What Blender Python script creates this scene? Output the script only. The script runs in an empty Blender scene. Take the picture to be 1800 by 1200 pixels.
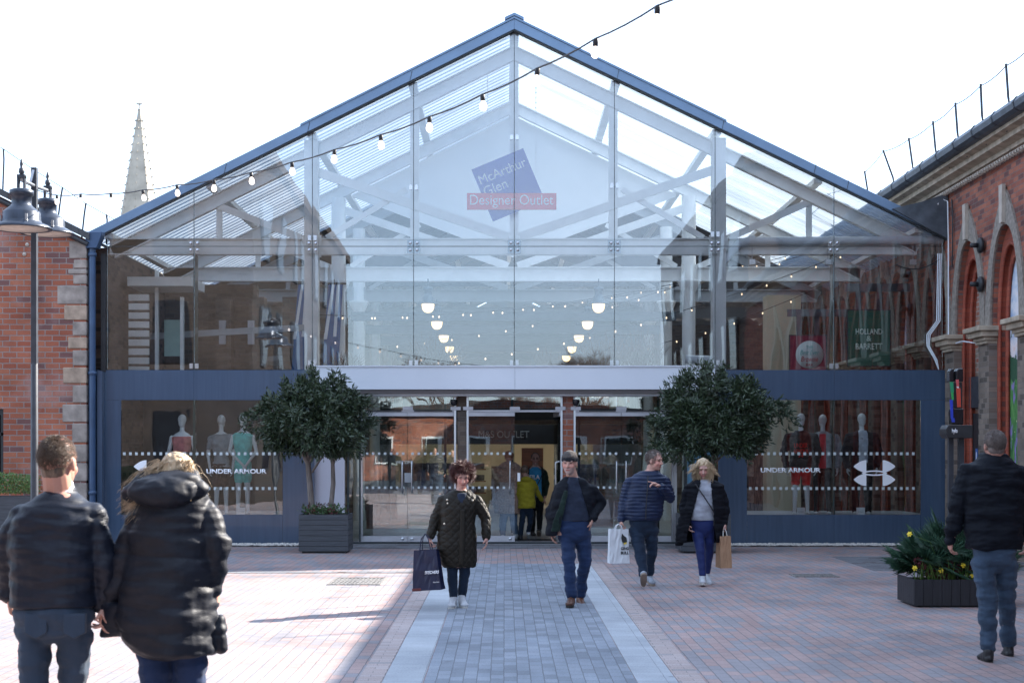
import bpy, bmesh, math, random
import numpy as np
from mathutils import Vector, Matrix, Euler, noise

rnd = random.Random(7)
sc = bpy.context.scene
COL = sc.collection
R = math.radians
F = 2700.0            # focal length in photograph pixels
VX, VY, EYE = 887.0, 790.0, 1.7

# ---------------------------------------------------------------- camera
cam = bpy.data.cameras.new('camera'); camo = bpy.data.objects.new('camera', cam); COL.objects.link(camo)
camo.location = (0, 0, EYE); camo.rotation_euler = (R(90), 0, 0)
cam.sensor_width = 36; cam.lens = 54.0
cam.shift_x = (900 - VX) / 1800; cam.shift_y = (VY - 600) / 1800
cam.clip_start = 0.1; cam.clip_end = 3000
cam.dof.use_dof = True; cam.dof.focus_distance = 21.0; cam.dof.aperture_fstop = 5.6
sc.camera = camo

# ---------------------------------------------------------------- light
SUN = Vector((1.28, 0.86, 1.0)).normalized()
w = bpy.data.worlds.new('World'); sc.world = w; w.use_nodes = True
nt = w.node_tree; nt.nodes.clear()
out = nt.nodes.new('ShaderNodeOutputWorld'); bg = nt.nodes.new('ShaderNodeBackground')
sky = nt.nodes.new('ShaderNodeTexSky'); sky.sky_type = 'NISHITA'; sky.sun_disc = False
sky.sun_elevation = math.asin(SUN.z); sky.sun_rotation = math.atan2(SUN.x, SUN.y)
sky.air_density = 1.2; sky.dust_density = .8; sky.ozone_density = 1.0
tc = nt.nodes.new('ShaderNodeTexCoord'); mp = nt.nodes.new('ShaderNodeMapping'); mp.inputs['Scale'].default_value = (1.2, 1.2, 3.2)
nz = nt.nodes.new('ShaderNodeTexNoise'); nz.inputs['Scale'].default_value = 2.1; nz.inputs['Detail'].default_value = 7; nz.inputs['Roughness'].default_value = .55
cr = nt.nodes.new('ShaderNodeValToRGB'); cr.color_ramp.elements[0].position = .46; cr.color_ramp.elements[1].position = .72
cr.color_ramp.elements[0].color = (0.5, .5, .5, 1); cr.color_ramp.elements[1].color = (.85, .85, .85, 1)
mx = nt.nodes.new('ShaderNodeMix'); mx.data_type = 'RGBA'; mx.inputs['B'].default_value = (7.2, 6.6, 6.2, 1)
nt.links.new(tc.outputs['Generated'], mp.inputs['Vector']); nt.links.new(mp.outputs['Vector'], nz.inputs['Vector'])
nt.links.new(nz.outputs['Fac'], cr.inputs['Fac']); nt.links.new(cr.outputs['Color'], mx.inputs['Factor'])
nt.links.new(sky.outputs['Color'], mx.inputs['A']); tn = nt.nodes.new('ShaderNodeMix'); tn.data_type = 'RGBA'; tn.blend_type = 'MULTIPLY'; tn.inputs['Factor'].default_value = 1; tn.inputs['B'].default_value = (.80, 1.02, 1.34, 1)
nt.links.new(mx.outputs['Result'], tn.inputs['A']); nt.links.new(tn.outputs['Result'], bg.inputs['Color'])
bg.inputs['Strength'].default_value = 0.085
nt.links.new(bg.outputs['Background'], out.inputs['Surface'])
sl = bpy.data.lights.new('sun', 'SUN'); sl.energy = 4.9; sl.angle = R(.53); sl.color = (1, .93, .84)
so = bpy.data.objects.new('sun', sl); COL.objects.link(so); so.rotation_euler = SUN.to_track_quat('Z', 'Y').to_euler(); so.location = (20, 10, 30)
sc.view_settings.view_transform = 'Standard'; sc.view_settings.look = 'None'; sc.view_settings.gamma = 1
sc.view_settings.exposure = 1.95
try:
    sc.cycles.use_denoising = True; sc.cycles.max_bounces = 10; sc.cycles.transparent_max_bounces = 40
    sc.cycles.diffuse_bounces = 4; sc.cycles.glossy_bounces = 4; sc.cycles.transmission_bounces = 6
    sc.cycles.sample_clamp_indirect = 6.0; sc.cycles.caustics_reflective = False; sc.cycles.caustics_refractive = False
except Exception: pass

# ---------------------------------------------------------------- helpers
def PX(px, d): return (px - VX) * d / F
def PZ(py, d): return EYE + (VY - py) * d / F
def P(px, py, d): return Vector((PX(px, d), d, PZ(py, d)))

def tag(o, label=None, cat=None, group=None, kind=None):
    if label: o['label'] = label
    if cat: o['category'] = cat
    if group: o['group'] = group
    if kind: o['kind'] = kind
    return o
def thing(name, label, cat, loc=(0, 0, 0), rz=0, group=None):
    o = bpy.data.objects.new(name, None); COL.objects.link(o); o.empty_display_size = .2
    o.location = loc; o.rotation_euler = (0, 0, rz)
    return tag(o, label, cat, group)
def dup(root, loc, rz=0, label=None):
    def cp(o, par):
        c = o.copy(); COL.objects.link(c); c.parent = par
        for ch in o.children: cp(ch, c)
        return c
    r = cp(root, None); r.location = loc; r.rotation_euler = (0, 0, rz)
    if label: r['label'] = label
    return r

class MB:
    """collects shapes, then becomes one mesh object"""
    def __init__(s): s.v = []; s.f = []; s.m = []; s.sm = []
    def add(s, vs, fs, mi=0, smooth=False):
        b = len(s.v); s.v += [tuple(v) for v in vs]
        for f in fs: s.f.append(tuple(b + i for i in f)); s.m.append(mi); s.sm.append(smooth)
        return s
    def box(s, x0, x1, y0, y1, z0, z1, mi=0, M=None):
        vs = [Vector((x, y, z)) for z in (z0, z1) for y in (y0, y1) for x in (x0, x1)]
        if M is not None: vs = [M @ v for v in vs]
        return s.add(vs, [(0, 2, 3, 1), (4, 5, 7, 6), (0, 1, 5, 4), (2, 6, 7, 3), (0, 4, 6, 2), (1, 3, 7, 5)], mi)
    def bar(s, a, b, wd, ht, up=(0, 1, 0), mi=0):
        """rectangular bar from a to b; wd along up, ht across"""
        a, b = Vector(a), Vector(b); d = (b - a).normalized(); u = Vector(up); sd = d.cross(u).normalized(); u = sd.cross(d).normalized()
        o = [(-1, -1), (1, -1), (1, 1), (-1, 1)]
        vs = [p + sd * (i * ht / 2) + u * (j * wd / 2) for p in (a, b) for i, j in o]
        return s.add(vs, [(3, 2, 1, 0), (4, 5, 6, 7), (0, 1, 5, 4), (1, 2, 6, 5), (2, 3, 7, 6), (3, 0, 4, 7)], mi)
    def tube(s, pts, r, n=8, mi=0, cap=True, smooth=True):
        pts = [Vector(p) for p in pts]; N = len(pts)
        rs = r if isinstance(r, (list, tuple)) else [r] * N
        ref = Vector((0, 0, 1)); vs = []
        for i, p in enumerate(pts):
            t = (pts[min(i + 1, N - 1)] - pts[max(i - 1, 0)]).normalized()
            if abs(t.dot(ref)) > .95: ref = Vector((1, 0, 0)) if abs(t.x) < .9 else Vector((0, 1, 0))
            sd = t.cross(ref).normalized(); u = sd.cross(t).normalized()
            for k in range(n):
                a = 2 * math.pi * k / n; vs.append(p + (sd * math.cos(a) + u * math.sin(a)) * rs[i])
        fs = [(i * n + k, i * n + (k + 1) % n, (i + 1) * n + (k + 1) % n, (i + 1) * n + k) for i in range(N - 1) for k in range(n)]
        s.add(vs, fs, mi, smooth)
        if cap: s.add(vs[:n], [tuple(range(n))[::-1]], mi); s.add(vs[-n:], [tuple(range(n))], mi)
        return s
    def lathe(s, prof, c=(0, 0, 0), n=24, mi=0, smooth=True):
        """prof = (r, z) list, bottom to top"""
        c = Vector(c); vs = []
        for r, z in prof:
            for k in range(n):
                a = 2 * math.pi * k / n; vs.append(c + Vector((r * math.cos(a), r * math.sin(a), z)))
        fs = [(i * n + k, i * n + (k + 1) % n, (i + 1) * n + (k + 1) % n, (i + 1) * n + k) for i in range(len(prof) - 1) for k in range(n)]
        return s.add(vs, fs, mi, smooth)
    def prism(s, poly, y0, y1, mi=0, axis='y'):
        """polygon in the (x,z) plane extruded along y (axis='x': polygon (y,z) extruded along x; 'z': polygon (x,y))"""
        n = len(poly)
        mk = {'y': lambda p, t: (p[0], t, p[1]), 'x': lambda p, t: (t, p[0], p[1]), 'z': lambda p, t: (p[0], p[1], t)}[axis]
        vs = [mk(p, y0) for p in poly] + [mk(p, y1) for p in poly]
        fs = [tuple(range(n)), tuple(range(2 * n - 1, n - 1, -1))] + [((i + 1) % n, i, n + i, n + (i + 1) % n) for i in range(n)]
        return s.add(vs, fs, mi)
    def build(s, name, mat, parent=None, bevel=0, fixn=True):
        me = bpy.data.meshes.new(name); me.from_pydata([tuple(v) for v in s.v], [], s.f)
        mats = mat if isinstance(mat, (list, tuple)) else [mat]
        for m in mats: me.materials.append(m)
        me.polygons.foreach_set('material_index', s.m); me.polygons.foreach_set('use_smooth', s.sm)
        if fixn:
            bm = bmesh.new(); bm.from_mesh(me); bmesh.ops.recalc_face_normals(bm, faces=bm.faces); bm.to_mesh(me); bm.free()
        o = bpy.data.objects.new(name, me); COL.objects.link(o)
        if parent is not None: o.parent = parent
        if bevel:
            b = o.modifiers.new('b', 'BEVEL'); b.width = bevel; b.segments = 2; b.limit_method = 'ANGLE'
        return o

def catenary(a, b, sag, n=12):
    a, b = Vector(a), Vector(b)
    return [a.lerp(b, t / n) - Vector((0, 0, sag * 4 * (t / n) * (1 - t / n))) for t in range(n + 1)]

# ---------------------------------------------------------------- materials
class NT:
    def __init__(s, name):
        s.m = bpy.data.materials.new(name); s.m.use_nodes = True; s.t = s.m.node_tree; s.t.nodes.clear()
        s.out = s.n('ShaderNodeOutputMaterial')
    def n(s, typ, **kw):
        x = s.t.nodes.new(typ)
        for k, v in kw.items():
            if k.startswith('_'): setattr(x, k[1:], v)
        return x
    def l(s, a, b): s.t.links.new(a, b)
    def obj(s): 
        if not hasattr(s, 'tc'): s.tc = s.n('ShaderNodeTexCoord')
        return s.tc.outputs['Object']
    def noise(s, scale, detail=4, vec=None, rough=.55, stretch=None):
        x = s.n('ShaderNodeTexNoise'); x.inputs['Scale'].default_value = scale; x.inputs['Detail'].default_value = detail; x.inputs['Roughness'].default_value = rough
        v = vec or s.obj()
        if stretch:
            mp = s.n('ShaderNodeMapping'); mp.inputs['Scale'].default_value = stretch; s.l(v, mp.inputs['Vector']); v = mp.outputs['Vector']
        s.l(v, x.inputs['Vector']); return x.outputs['Fac']
    def ramp(s, fac, stops):
        x = s.n('ShaderNodeValToRGB'); e = x.color_ramp.elements
        while len(e) < len(stops): e.new(.5)
        for i, (p, c) in enumerate(stops):
            e[i].position = p; e[i].color = (*c, 1) if len(c) == 3 else c
        s.l(fac, x.inputs['Fac']); return x.outputs['Color']
    def mix(s, fac, a, b, mode='MIX'):
        x = s.n('ShaderNodeMix'); x.data_type = 'RGBA'; x.blend_type = mode
        for k, v in (('Factor', fac), ('A', a), ('B', b)):
            if isinstance(v, (int, float)): x.inputs[k].default_value = v
            elif isinstance(v, tuple): x.inputs[k].default_value = (*v, 1) if len(v) == 3 else v
            else: s.l(v, x.inputs[k])
        return x.outputs['Result']
    def math(s, op, a, b=0.0, c=None):
        x = s.n('ShaderNodeMath'); x.operation = op
        for i, v in enumerate((a, b) if c is None else (a, b, c)):
            if isinstance(v, (int, float)): x.inputs[i].default_value = v
            else: s.l(v, x.inputs[i])
        return x.outputs[0]
    def bump(s, h, strength=.3, dist=.01, normal=None):
        x = s.n('ShaderNodeBump'); x.inputs['Strength'].default_value = strength; x.inputs['Distance'].default_value = dist
        s.l(h, x.inputs['Height'])
        if normal is not None: s.l(normal, x.inputs['Normal'])
        return x.outputs['Normal']
    def bsdf(s, color, rough=.6, metal=0, spec=.5, normal=None, sheen=0, coat=0):
        x = s.n('ShaderNodeBsdfPrincipled'); s.p = x
        for k, v in (('Base Color', color), ('Roughness', rough), ('Metallic', metal), ('Specular IOR Level', spec), ('Sheen Weight', sheen), ('Coat Weight', coat)):
            if isinstance(v, (int, float)): x.inputs[k].default_value = v
            elif isinstance(v, tuple): x.inputs[k].default_value = (*v, 1)
            else: s.l(v, x.inputs[k])
        if normal is not None: s.l(normal, x.inputs['Normal'])
        s.l(x.outputs['BSDF'], s.out.inputs['Surface']); return s.m

def plain(name, c, rough=.6, metal=0, var=.18, scale=6, bump=.15, bscale=None, spec=.5, sheen=0, coat=0, stretch=None):
    t = NT(name); f = t.noise(scale, 5, stretch=stretch)
    lo = tuple(x * (1 - var) for x in c); hi = tuple(min(1, x * (1 + var)) for x in c)
    col = t.ramp(f, [(.3, lo), (.7, hi)])
    rf = t.math('MULTIPLY_ADD', t.noise(scale * 2.3, 3), .25 * rough, rough * .87)
    nm = t.bump(t.noise(bscale or scale * 9, 3), bump, .004) if bump else None
    return t.bsdf(col, rf, metal, spec, nm, sheen, coat)

def axes(t, ax, scale=1.0):
    """object coordinates as a (u, v, 0) vector on the chosen axes"""
    sp = t.n('ShaderNodeSeparateXYZ'); t.l(t.obj(), sp.inputs[0]); cb = t.n('ShaderNodeCombineXYZ')
    for i, a in enumerate(ax): t.l(sp.outputs['XYZ'.index(a)], cb.inputs[i])
    return cb.outputs[0]

def brick(name, ax, c1, c2, mortar, bw=.225, bh=.075, ms=.006, dark=.35, darkcol=(.08, .06, .055), bias=0.0, bump=.6, rough=.85, offset=.5, grime=1.0, freq=2, pale=None, spots=False):
    t = NT(name); v = axes(t, ax)
    wob = t.n('ShaderNodeTexNoise'); wob.inputs['Scale'].default_value = 9; wob.inputs['Detail'].default_value = 2; t.l(v, wob.inputs['Vector'])
    va = t.n('ShaderNodeVectorMath'); va.operation = 'MULTIPLY_ADD'; t.l(wob.outputs['Color'], va.inputs[0]); va.inputs[1].default_value = (.012, .012, 0); t.l(v, va.inputs[2]); v2 = va.outputs[0]
    def bt(ca, cb, mo, seedoff=0, bi=0):
        b = t.n('ShaderNodeTexBrick'); b.offset = offset; b.offset_frequency = freq; b.squash = 1
        b.inputs['Scale'].default_value = 1; b.inputs['Brick Width'].default_value = bw; b.inputs['Row Height'].default_value = bh
        b.inputs['Mortar Size'].default_value = ms; b.inputs['Mortar Smooth'].default_value = .25; b.inputs['Bias'].default_value = bi
        b.inputs['Color1'].default_value = (*ca, 1); b.inputs['Color2'].default_value = (*cb, 1); b.inputs['Mortar'].default_value = (*mo, 1)
        t.l(v2, b.inputs['Vector']); return b
    b1 = bt(c1, c2, mortar, bi=bias)
    b2 = bt((0, 0, 0), (1, 1, 1), (.5, .5, .5))      # a grey value per brick
    if dark > 0:
        odd = t.ramp(b2.outputs['Color'], [(dark * .55, (1, 1, 1)), (dark * .55 + .05, (0, 0, 0))])
        col = t.mix(odd, b1.outputs['Color'], darkcol)
    else: col = b1.outputs['Color']
    col = t.mix(b1.outputs['Fac'], col, mortar)
    if pale:
        pf = t.ramp(t.noise(1.3, 5, v), [(.52, (0, 0, 0)), (.66, (.45, .45, .45))]); col = t.mix(pf, col, pale)
    g = t.ramp(t.noise(.9, 6, v), [(.3, (.62,) * 3), (.65, (1.12,) * 3)]); col = t.mix(grime, col, g, 'MULTIPLY')
    if spots:
        vo = t.n('ShaderNodeTexVoronoi'); vo.inputs['Scale'].default_value = 1.7; t.l(v, vo.inputs['Vector'])
        gm_ = t.ramp(vo.outputs['Distance'], [(.035, (1, 1, 1)), (.055, (0, 0, 0))]); col = t.mix(t.math('MULTIPLY', gm_, .55), col, (.10, .10, .105))
        sr = t.noise(.35, 7, v, .65); col = t.mix(.8, col, t.ramp(sr, [(.36, (.70, .70, .72)), (.5, (1, 1, 1)), (.64, (1.12, 1.1, 1.08))]), 'MULTIPLY')
        sl_ = t.noise(5, 4, v, stretch=(.15, 1, 1)); col = t.mix(.5, col, t.ramp(sl_, [(.3, (.85,) * 3), (.7, (1.1,) * 3)]), 'MULTIPLY')
    fine = t.noise(60, 3, v); col = t.mix(.5, col, t.ramp(fine, [(.3, (.7,) * 3), (.7, (1.25,) * 3)]), 'MULTIPLY')
    h = t.math('SUBTRACT', t.math('MULTIPLY', fine, .25), b1.outputs['Fac'])
    return t.bsdf(col, rough, 0, .3, t.bump(h, bump, .012))

def glassmat(name, tint=(.93, .97, .98), refl=.09, wob=.0, wscale=1.5, rough=0.0):
    t = NT(name)
    tr = t.n('ShaderNodeBsdfTransparent'); tr.inputs['Color'].default_value = (*tint, 1)
    gl = t.n('ShaderNodeBsdfGlossy'); gl.inputs['Roughness'].default_value = rough; gl.inputs['Color'].default_value = (.93, .97, 1, 1)
    fr = t.n('ShaderNodeFresnel'); fr.inputs['IOR'].default_value = 1.5
    if wob:
        nm = t.bump(t.noise(wscale, 2, stretch=(1, 1, .35)), wob, .02); t.l(nm, gl.inputs['Normal'])
    fac = t.math('ADD', fr.outputs[0], refl - .04)
    mxs = t.n('ShaderNodeMixShader'); t.l(fac, mxs.inputs[0]); t.l(tr.outputs[0], mxs.inputs[1]); t.l(gl.outputs[0], mxs.inputs[2])
    t.l(mxs.outputs[0], t.out.inputs['Surface']); return t.m

def emis(name, c, st):
    t = NT(name); e = t.n('ShaderNodeEmission'); e.inputs['Color'].default_value = (*c, 1); e.inputs['Strength'].default_value = st
    t.l(e.outputs[0], t.out.inputs['Surface']); return t.m

M = {}
M['brick_front'] = brick('brick_front', 'XZ', (.30, .085, .05), (.42, .15, .085), (.30, .27, .25), bw=.25, bh=.098, ms=.008, dark=.2, darkcol=(.19, .09, .08), pale=(.40, .29, .27))
M['brick_side'] = brick('brick_side', 'YZ', (.27, .085, .06), (.44, .16, .10), (.20, .16, .145), bw=.225, bh=.08, ms=.007, dark=.3, darkcol=(.18, .08, .07))
M['brick_pier'] = brick('brick_pier', 'YZ', (.17, .135, .11), (.27, .215, .175), (.22, .19, .165), bw=.2, bh=.085, ms=.006, dark=.3, darkcol=(.115, .095, .08))
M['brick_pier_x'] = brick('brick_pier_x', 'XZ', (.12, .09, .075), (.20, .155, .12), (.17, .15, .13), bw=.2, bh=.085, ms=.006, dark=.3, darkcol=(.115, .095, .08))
M['brick_infill'] = brick('brick_infill', 'YZ', (.28, .07, .045), (.42, .22, .15), (.36, .32, .29), bw=.22, bh=.08, ms=.011, dark=.3, darkcol=(.25, .2, .15))
M['brick_red_order'] = brick('brick_red_order', 'YZ', (.30, .07, .045), (.38, .10, .06), (.17, .08, .065), bw=.5, bh=.08, ms=.003, dark=0)
M['brick_dark'] = brick('brick_dark', 'YZ', (.10, .07, .06), (.16, .11, .09), (.13, .11, .10), bw=.23, bh=.08, ms=.006, dark=.4, darkcol=(.05, .04, .04))
M['brick_warehouse'] = brick('brick_warehouse', 'XZ', (.055, .042, .036), (.085, .062, .05), (.06, .055, .05), bw=.23, bh=.08, ms=.007)
M['stone_hood'] = plain('stone_hood', (.27, .235, .20), .9, var=.3, scale=14, bump=.8, bscale=40)
M['stone_pale'] = plain('stone_pale', (.50, .44, .37), .8, var=.15, scale=9, bump=.3)
M['stone_cornice'] = plain('stone_cornice', (.42, .345, .26), .85, var=.3, scale=5, bump=.4)
M['stone_quoin'] = plain('stone_quoin', (.30, .255, .22), .9, var=.35, scale=5, bump=.9, bscale=30)
M['stone_quoin_warm'] = plain('stone_quoin_warm', (.36, .27, .20), .9, var=.3, scale=6, bump=.9, bscale=30)
M['stone_spire'] = plain('stone_spire', (.42, .37, .30), .9, var=.3, scale=.5, bump=.3)
M['slate'] = brick('slate', 'YX', (.05, .055, .06), (.09, .095, .10), (.02, .02, .022), bw=.25, bh=.2, ms=.004, dark=.1, rough=.6)
M['slate_x'] = brick('slate_x', 'XY', (.05, .055, .06), (.09, .095, .10), (.02, .02, .022), bw=.25, bh=.2, ms=.004, dark=.1, rough=.6)
M['iron'] = plain('iron', (.035, .04, .05), .45, .0, var=.3, scale=8, bump=.2)
M['black'] = plain('black', (.02, .021, .024), .5, var=.3, scale=8)
M['black_gloss'] = plain('black_gloss', (.015, .016, .02), .18, var=.2, scale=4, bump=.03)
M['lamp_metal'] = plain('lamp_metal', (.035, .045, .065), .35, .3, var=.3, scale=9, bump=.1)
M['gutter'] = plain('gutter', (.085, .10, .12), .5, .2, var=.35, scale=4)
M['blue_trim'] = plain('blue_trim', (.155, .235, .345), .32, .15, var=.12, scale=1.5, bump=.04)
M['blue_pipe'] = plain('blue_pipe', (.045, .085, .16), .35, .1, var=.2, scale=3, bump=.06)
M['white_steel'] = plain('white_steel', (.86, .87, .85), .45, var=.08, scale=3, bump=.05)
M['white_pipe'] = plain('white_pipe', (.72, .76, .80), .3, var=.06, scale=3, bump=.03)
M['steel'] = plain('steel', (.55, .57, .60), .3, .9, var=.05, scale=4, bump=0)
M['rail_metal'] = plain('rail_metal', (.46, .46, .49), .4, .4, var=.1, scale=4, bump=0)
def panelmat():
    t = NT('panel_blue'); st = t.noise(3.0, 6, stretch=(6, 6, .35)); big = t.noise(.5, 3)
    col = t.ramp(big, [(.3, (.050, .080, .130)), (.7, (.062, .098, .158))]); col = t.mix(.35, col, t.ramp(st, [(.35, (.75,) * 3), (.7, (1.25,) * 3)]), 'MULTIPLY')
    rg = t.math('MULTIPLY_ADD', t.noise(2.2, 5, stretch=(3, 3, .6)), .25, .06); return t.bsdf(col, rg, 0, .5, t.bump(t.noise(.8, 2), .06, .02), coat=.3)
M['panel_blue'] = panelmat()
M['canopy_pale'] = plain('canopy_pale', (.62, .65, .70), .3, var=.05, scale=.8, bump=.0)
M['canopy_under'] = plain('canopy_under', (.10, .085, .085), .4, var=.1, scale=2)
M['board_white'] = plain('board_white', (.86, .88, .88), .5, var=.03, scale=1)
M['panel_pale'] = plain('panel_pale', (.55, .55, .62), .35, var=.06, scale=1)
M['seal'] = plain('seal', (.03, .04, .045), .5, var=.2)
M['edge_glass'] = plain('edge_glass', (.06, .11, .10), .15, var=.1, bump=0)
M['plate'] = plain('plate', (.13, .17, .22), .35, .5, var=.1)
M['glass_up'] = glassmat('glass_upper', (.985, .995, 1), .098, .14, .6)
M['glass_side'] = glassmat('glass_side', (.98, .99, .995), .11, .22, .9)
M['glass_win'] = glassmat('glass_window', (.95, .975, .98), .09, .22, 1.6)
M['glass_door'] = glassmat('glass_door', (.92, .96, .955), .13, .12, 1.2)
M['glass_dark'] = glassmat('glass_dark', (.2, .25, .27), .1, .2, 1.5)
M['frost'] = plain('frosted_film', (.55, .60, .60), .6, var=.05, bump=0)
M['vinyl_white'] = plain('vinyl_white', (.92, .92, .94), .4, var=.02, bump=0)
M['white_paint'] = plain('white_paint', (.8, .8, .8), .5, var=.03, bump=0)
M['timber_dark'] = plain('timber_dark', (.05, .057, .068), .55, var=.3, scale=3, stretch=(1, 1, 14), bump=.3)
M['timber_black'] = plain('timber_black', (.018, .019, .024), .5, var=.3, scale=3, stretch=(14, 1, 1), bump=.2)
M['timber_side'] = plain('timber_side', (.055, .045, .05), .5, var=.3, scale=3, bump=.2)
M['soil'] = plain('soil', (.035, .025, .02), .95, var=.4, scale=30, bump=1)
M['tile'] = brick('floor_tile', 'XY', (.42, .41, .39), (.48, .47, .45), (.25, .25, .24), bw=.6, bh=.6, ms=.006, dark=0, offset=0, bump=.1, rough=.35, grime=.3)
M['cream'] = plain('cream', (.52, .47, .34), .8, var=.08, scale=2)
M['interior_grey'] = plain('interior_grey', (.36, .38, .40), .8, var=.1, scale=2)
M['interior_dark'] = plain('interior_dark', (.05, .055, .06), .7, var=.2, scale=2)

def corrugated():
    t = NT('corrugated_sheet')
    sp = t.n('ShaderNodeSeparateXYZ'); t.l(t.obj(), sp.inputs[0])
    tr = t.n('ShaderNodeBsdfTransparent'); tr.inputs['Color'].default_value = (.80, .88, .95, 1)
    tl = t.n('ShaderNodeBsdfTranslucent'); tl.inputs['Color'].default_value = (.29, .345, .40, 1)
    df = t.n('ShaderNodeBsdfDiffuse'); df.inputs['Color'].default_value = (.40, .45, .50, 1)
    dirt = t.noise(1.2, 5, stretch=(.3, 2.5, .3)); f = t.ramp(dirt, [(.35, (.25,) * 3), (.7, (.6,) * 3)])
    m1 = t.n('ShaderNodeMixShader'); t.l(f, m1.inputs[0]); t.l(tl.outputs[0], m1.inputs[1]); t.l(df.outputs[0], m1.inputs[2])
    m2 = t.n('ShaderNodeMixShader'); m2.inputs[0].default_value = .975; t.l(tr.outputs[0], m2.inputs[1]); t.l(m1.outputs[0], m2.inputs[2])
    t.l(m2.outputs[0], t.out.inputs['Surface']); return t.m
M['corrugated'] = corrugated()

# paving
def paving(name, c1, c2, c3, mortar, dark=.5, bump=.5, rough=.75):
    return brick(name, 'YX', c1, c2, mortar, bw=.2, bh=.1, ms=.0038, dark=dark, darkcol=c3, bump=bump, rough=rough, grime=.55, spots=True)
M['pave_red'] = paving('pave_red', (.315, .205, .19), (.36, .27, .255), (.265, .25, .265), (.13, .125, .135), dark=.8)
M['pave_grey'] = paving('pave_grey', (.215, .25, .295), (.27, .30, .345), (.20, .225, .26), (.14, .15, .17))
M['pave_edge'] = brick('pave_edge', 'XY', (.38, .31, .29), (.42, .36, .35), (.2, .19, .19), bw=.2, bh=.1, ms=.003, dark=.1, darkcol=(.3, .28, .28), grime=.4, bump=.2)
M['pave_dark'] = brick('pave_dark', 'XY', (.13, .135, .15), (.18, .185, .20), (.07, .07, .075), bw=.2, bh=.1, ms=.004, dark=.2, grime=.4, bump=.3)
M['pave_strip'] = brick('pave_strip', 'XY', (.37, .40, .43), (.41, .44, .47), (.25, .26, .27), bw=.6, bh=.45, ms=.003, dark=0, offset=0, grime=.45, bump=.15, spots=True)
M['asphalt'] = plain('asphalt', (.09, .09, .09), .9, var=.3, scale=20, bump=.6)
M['gravel'] = plain('gravel_stone', (.55, .52, .48), .85, var=.35, scale=25)
M['cover'] = plain('cover_iron', (.22, .21, .20), .6, .3, var=.5, scale=45, bump=.9)

# ---------------------------------------------------------------- text
def text(name, s, mat, parent, M4, w=None, h=None, ext=.002, sp=1.0, shear=0, bold=0, target='both'):
    """flat lettering, drawn in its own x-y plane, fitted to w x h and centred, then placed by the matrix M4"""
    cu = bpy.data.curves.new(name, 'FONT'); cu.body = s; cu.size = 1; cu.align_x = 'CENTER'; cu.align_y = 'CENTER'
    cu.space_character = sp; cu.shear = shear; cu.offset = bold; cu.resolution_u = 5; cu.space_line = .85
    o = bpy.data.objects.new(name, cu); COL.objects.link(o); dg = bpy.context.evaluated_depsgraph_get(); dg.update()
    me = bpy.data.meshes.new_from_object(o.evaluated_get(dg)); bpy.data.objects.remove(o)
    vs = np.empty(len(me.vertices) * 3); me.vertices.foreach_get('co', vs); vs = vs.reshape(-1, 3)
    lo, hi = vs.min(0), vs.max(0); c = (lo + hi) / 2; d = hi - lo
    fx = w / d[0] if w else None; fy = h / d[1] if h else None
    fx = fx or fy; fy = fy or fx
    bm = bmesh.new(); bm.from_mesh(me)
    for v in bm.verts: v.co = Vector(((v.co.x - c[0]) * fx, (v.co.y - c[1]) * fy, 0))
    bmesh.ops.remove_doubles(bm, verts=bm.verts, dist=1e-5)
    fs = list(bm.faces); r = bmesh.ops.extrude_face_region(bm, geom=fs)
    bmesh.ops.translate(bm, verts=[e for e in r['geom'] if isinstance(e, bmesh.types.BMVert)], vec=(0, 0, ext))
    bmesh.ops.recalc_face_normals(bm, faces=bm.faces)
    bm.transform(M4); bm.to_mesh(me); bm.free(); me.materials.clear(); me.materials.append(mat); me.name = name
    ob = bpy.data.objects.new(name, me); COL.objects.link(ob)
    if parent is not None: ob.parent = parent
    return ob
def face_cam(x, y, z, rot=0):
    """matrix: text plane facing -Y at (x,y,z), turned counter-clockwise by rot in the plane"""
    return Matrix.Translation((x, y, z)) @ Matrix.Rotation(R(90), 4, 'X') @ Matrix.Rotation(rot, 4, 'Z')
# ================================================================ the setting
def rebase(root, loc):
    loc = Vector(loc); root.location = loc
    for ch in root.children: ch.location = ch.location - loc
    return root

tag(MB().box(-600, 600, -300, 900, -1.2, -.012).build('ground', M['asphalt']), kind='structure')
def sheet(name, x0, x1, y0, y1, z, mat, th=.05): return tag(MB().box(x0, x1, y0, y1, z - th, z).build(name, mat), kind='structure')
FY = 27.5
sheet('paving_red', -22, 7.9, -12, 26.95, 0.0, M['pave_red'])
sheet('paving_grey', -.59, .965, -12, 22.9, .004, M['pave_grey'])
sheet('paving_strip', -.895, -.598, -12, 22.9, .0045, M['pave_strip'])
sheet('paving_strip', .972, 1.268, -12, 22.9, .0045, M['pave_strip'])
sheet('paving_edge', -1.085, -.902, -12, 22.9, .004, M['pave_edge'])
sheet('paving_edge', 1.275, 1.47, -12, 22.9, .004, M['pave_edge'])
sheet('paving_threshold', -2.9, 3.3, 26.35, 27.44, .005, M['pave_dark'])
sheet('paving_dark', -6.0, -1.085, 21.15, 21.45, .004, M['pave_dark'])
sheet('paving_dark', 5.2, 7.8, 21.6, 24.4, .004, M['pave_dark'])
sheet('path', -22, -7.45, 27.0, 27.18, -.004, M['asphalt'])
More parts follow.
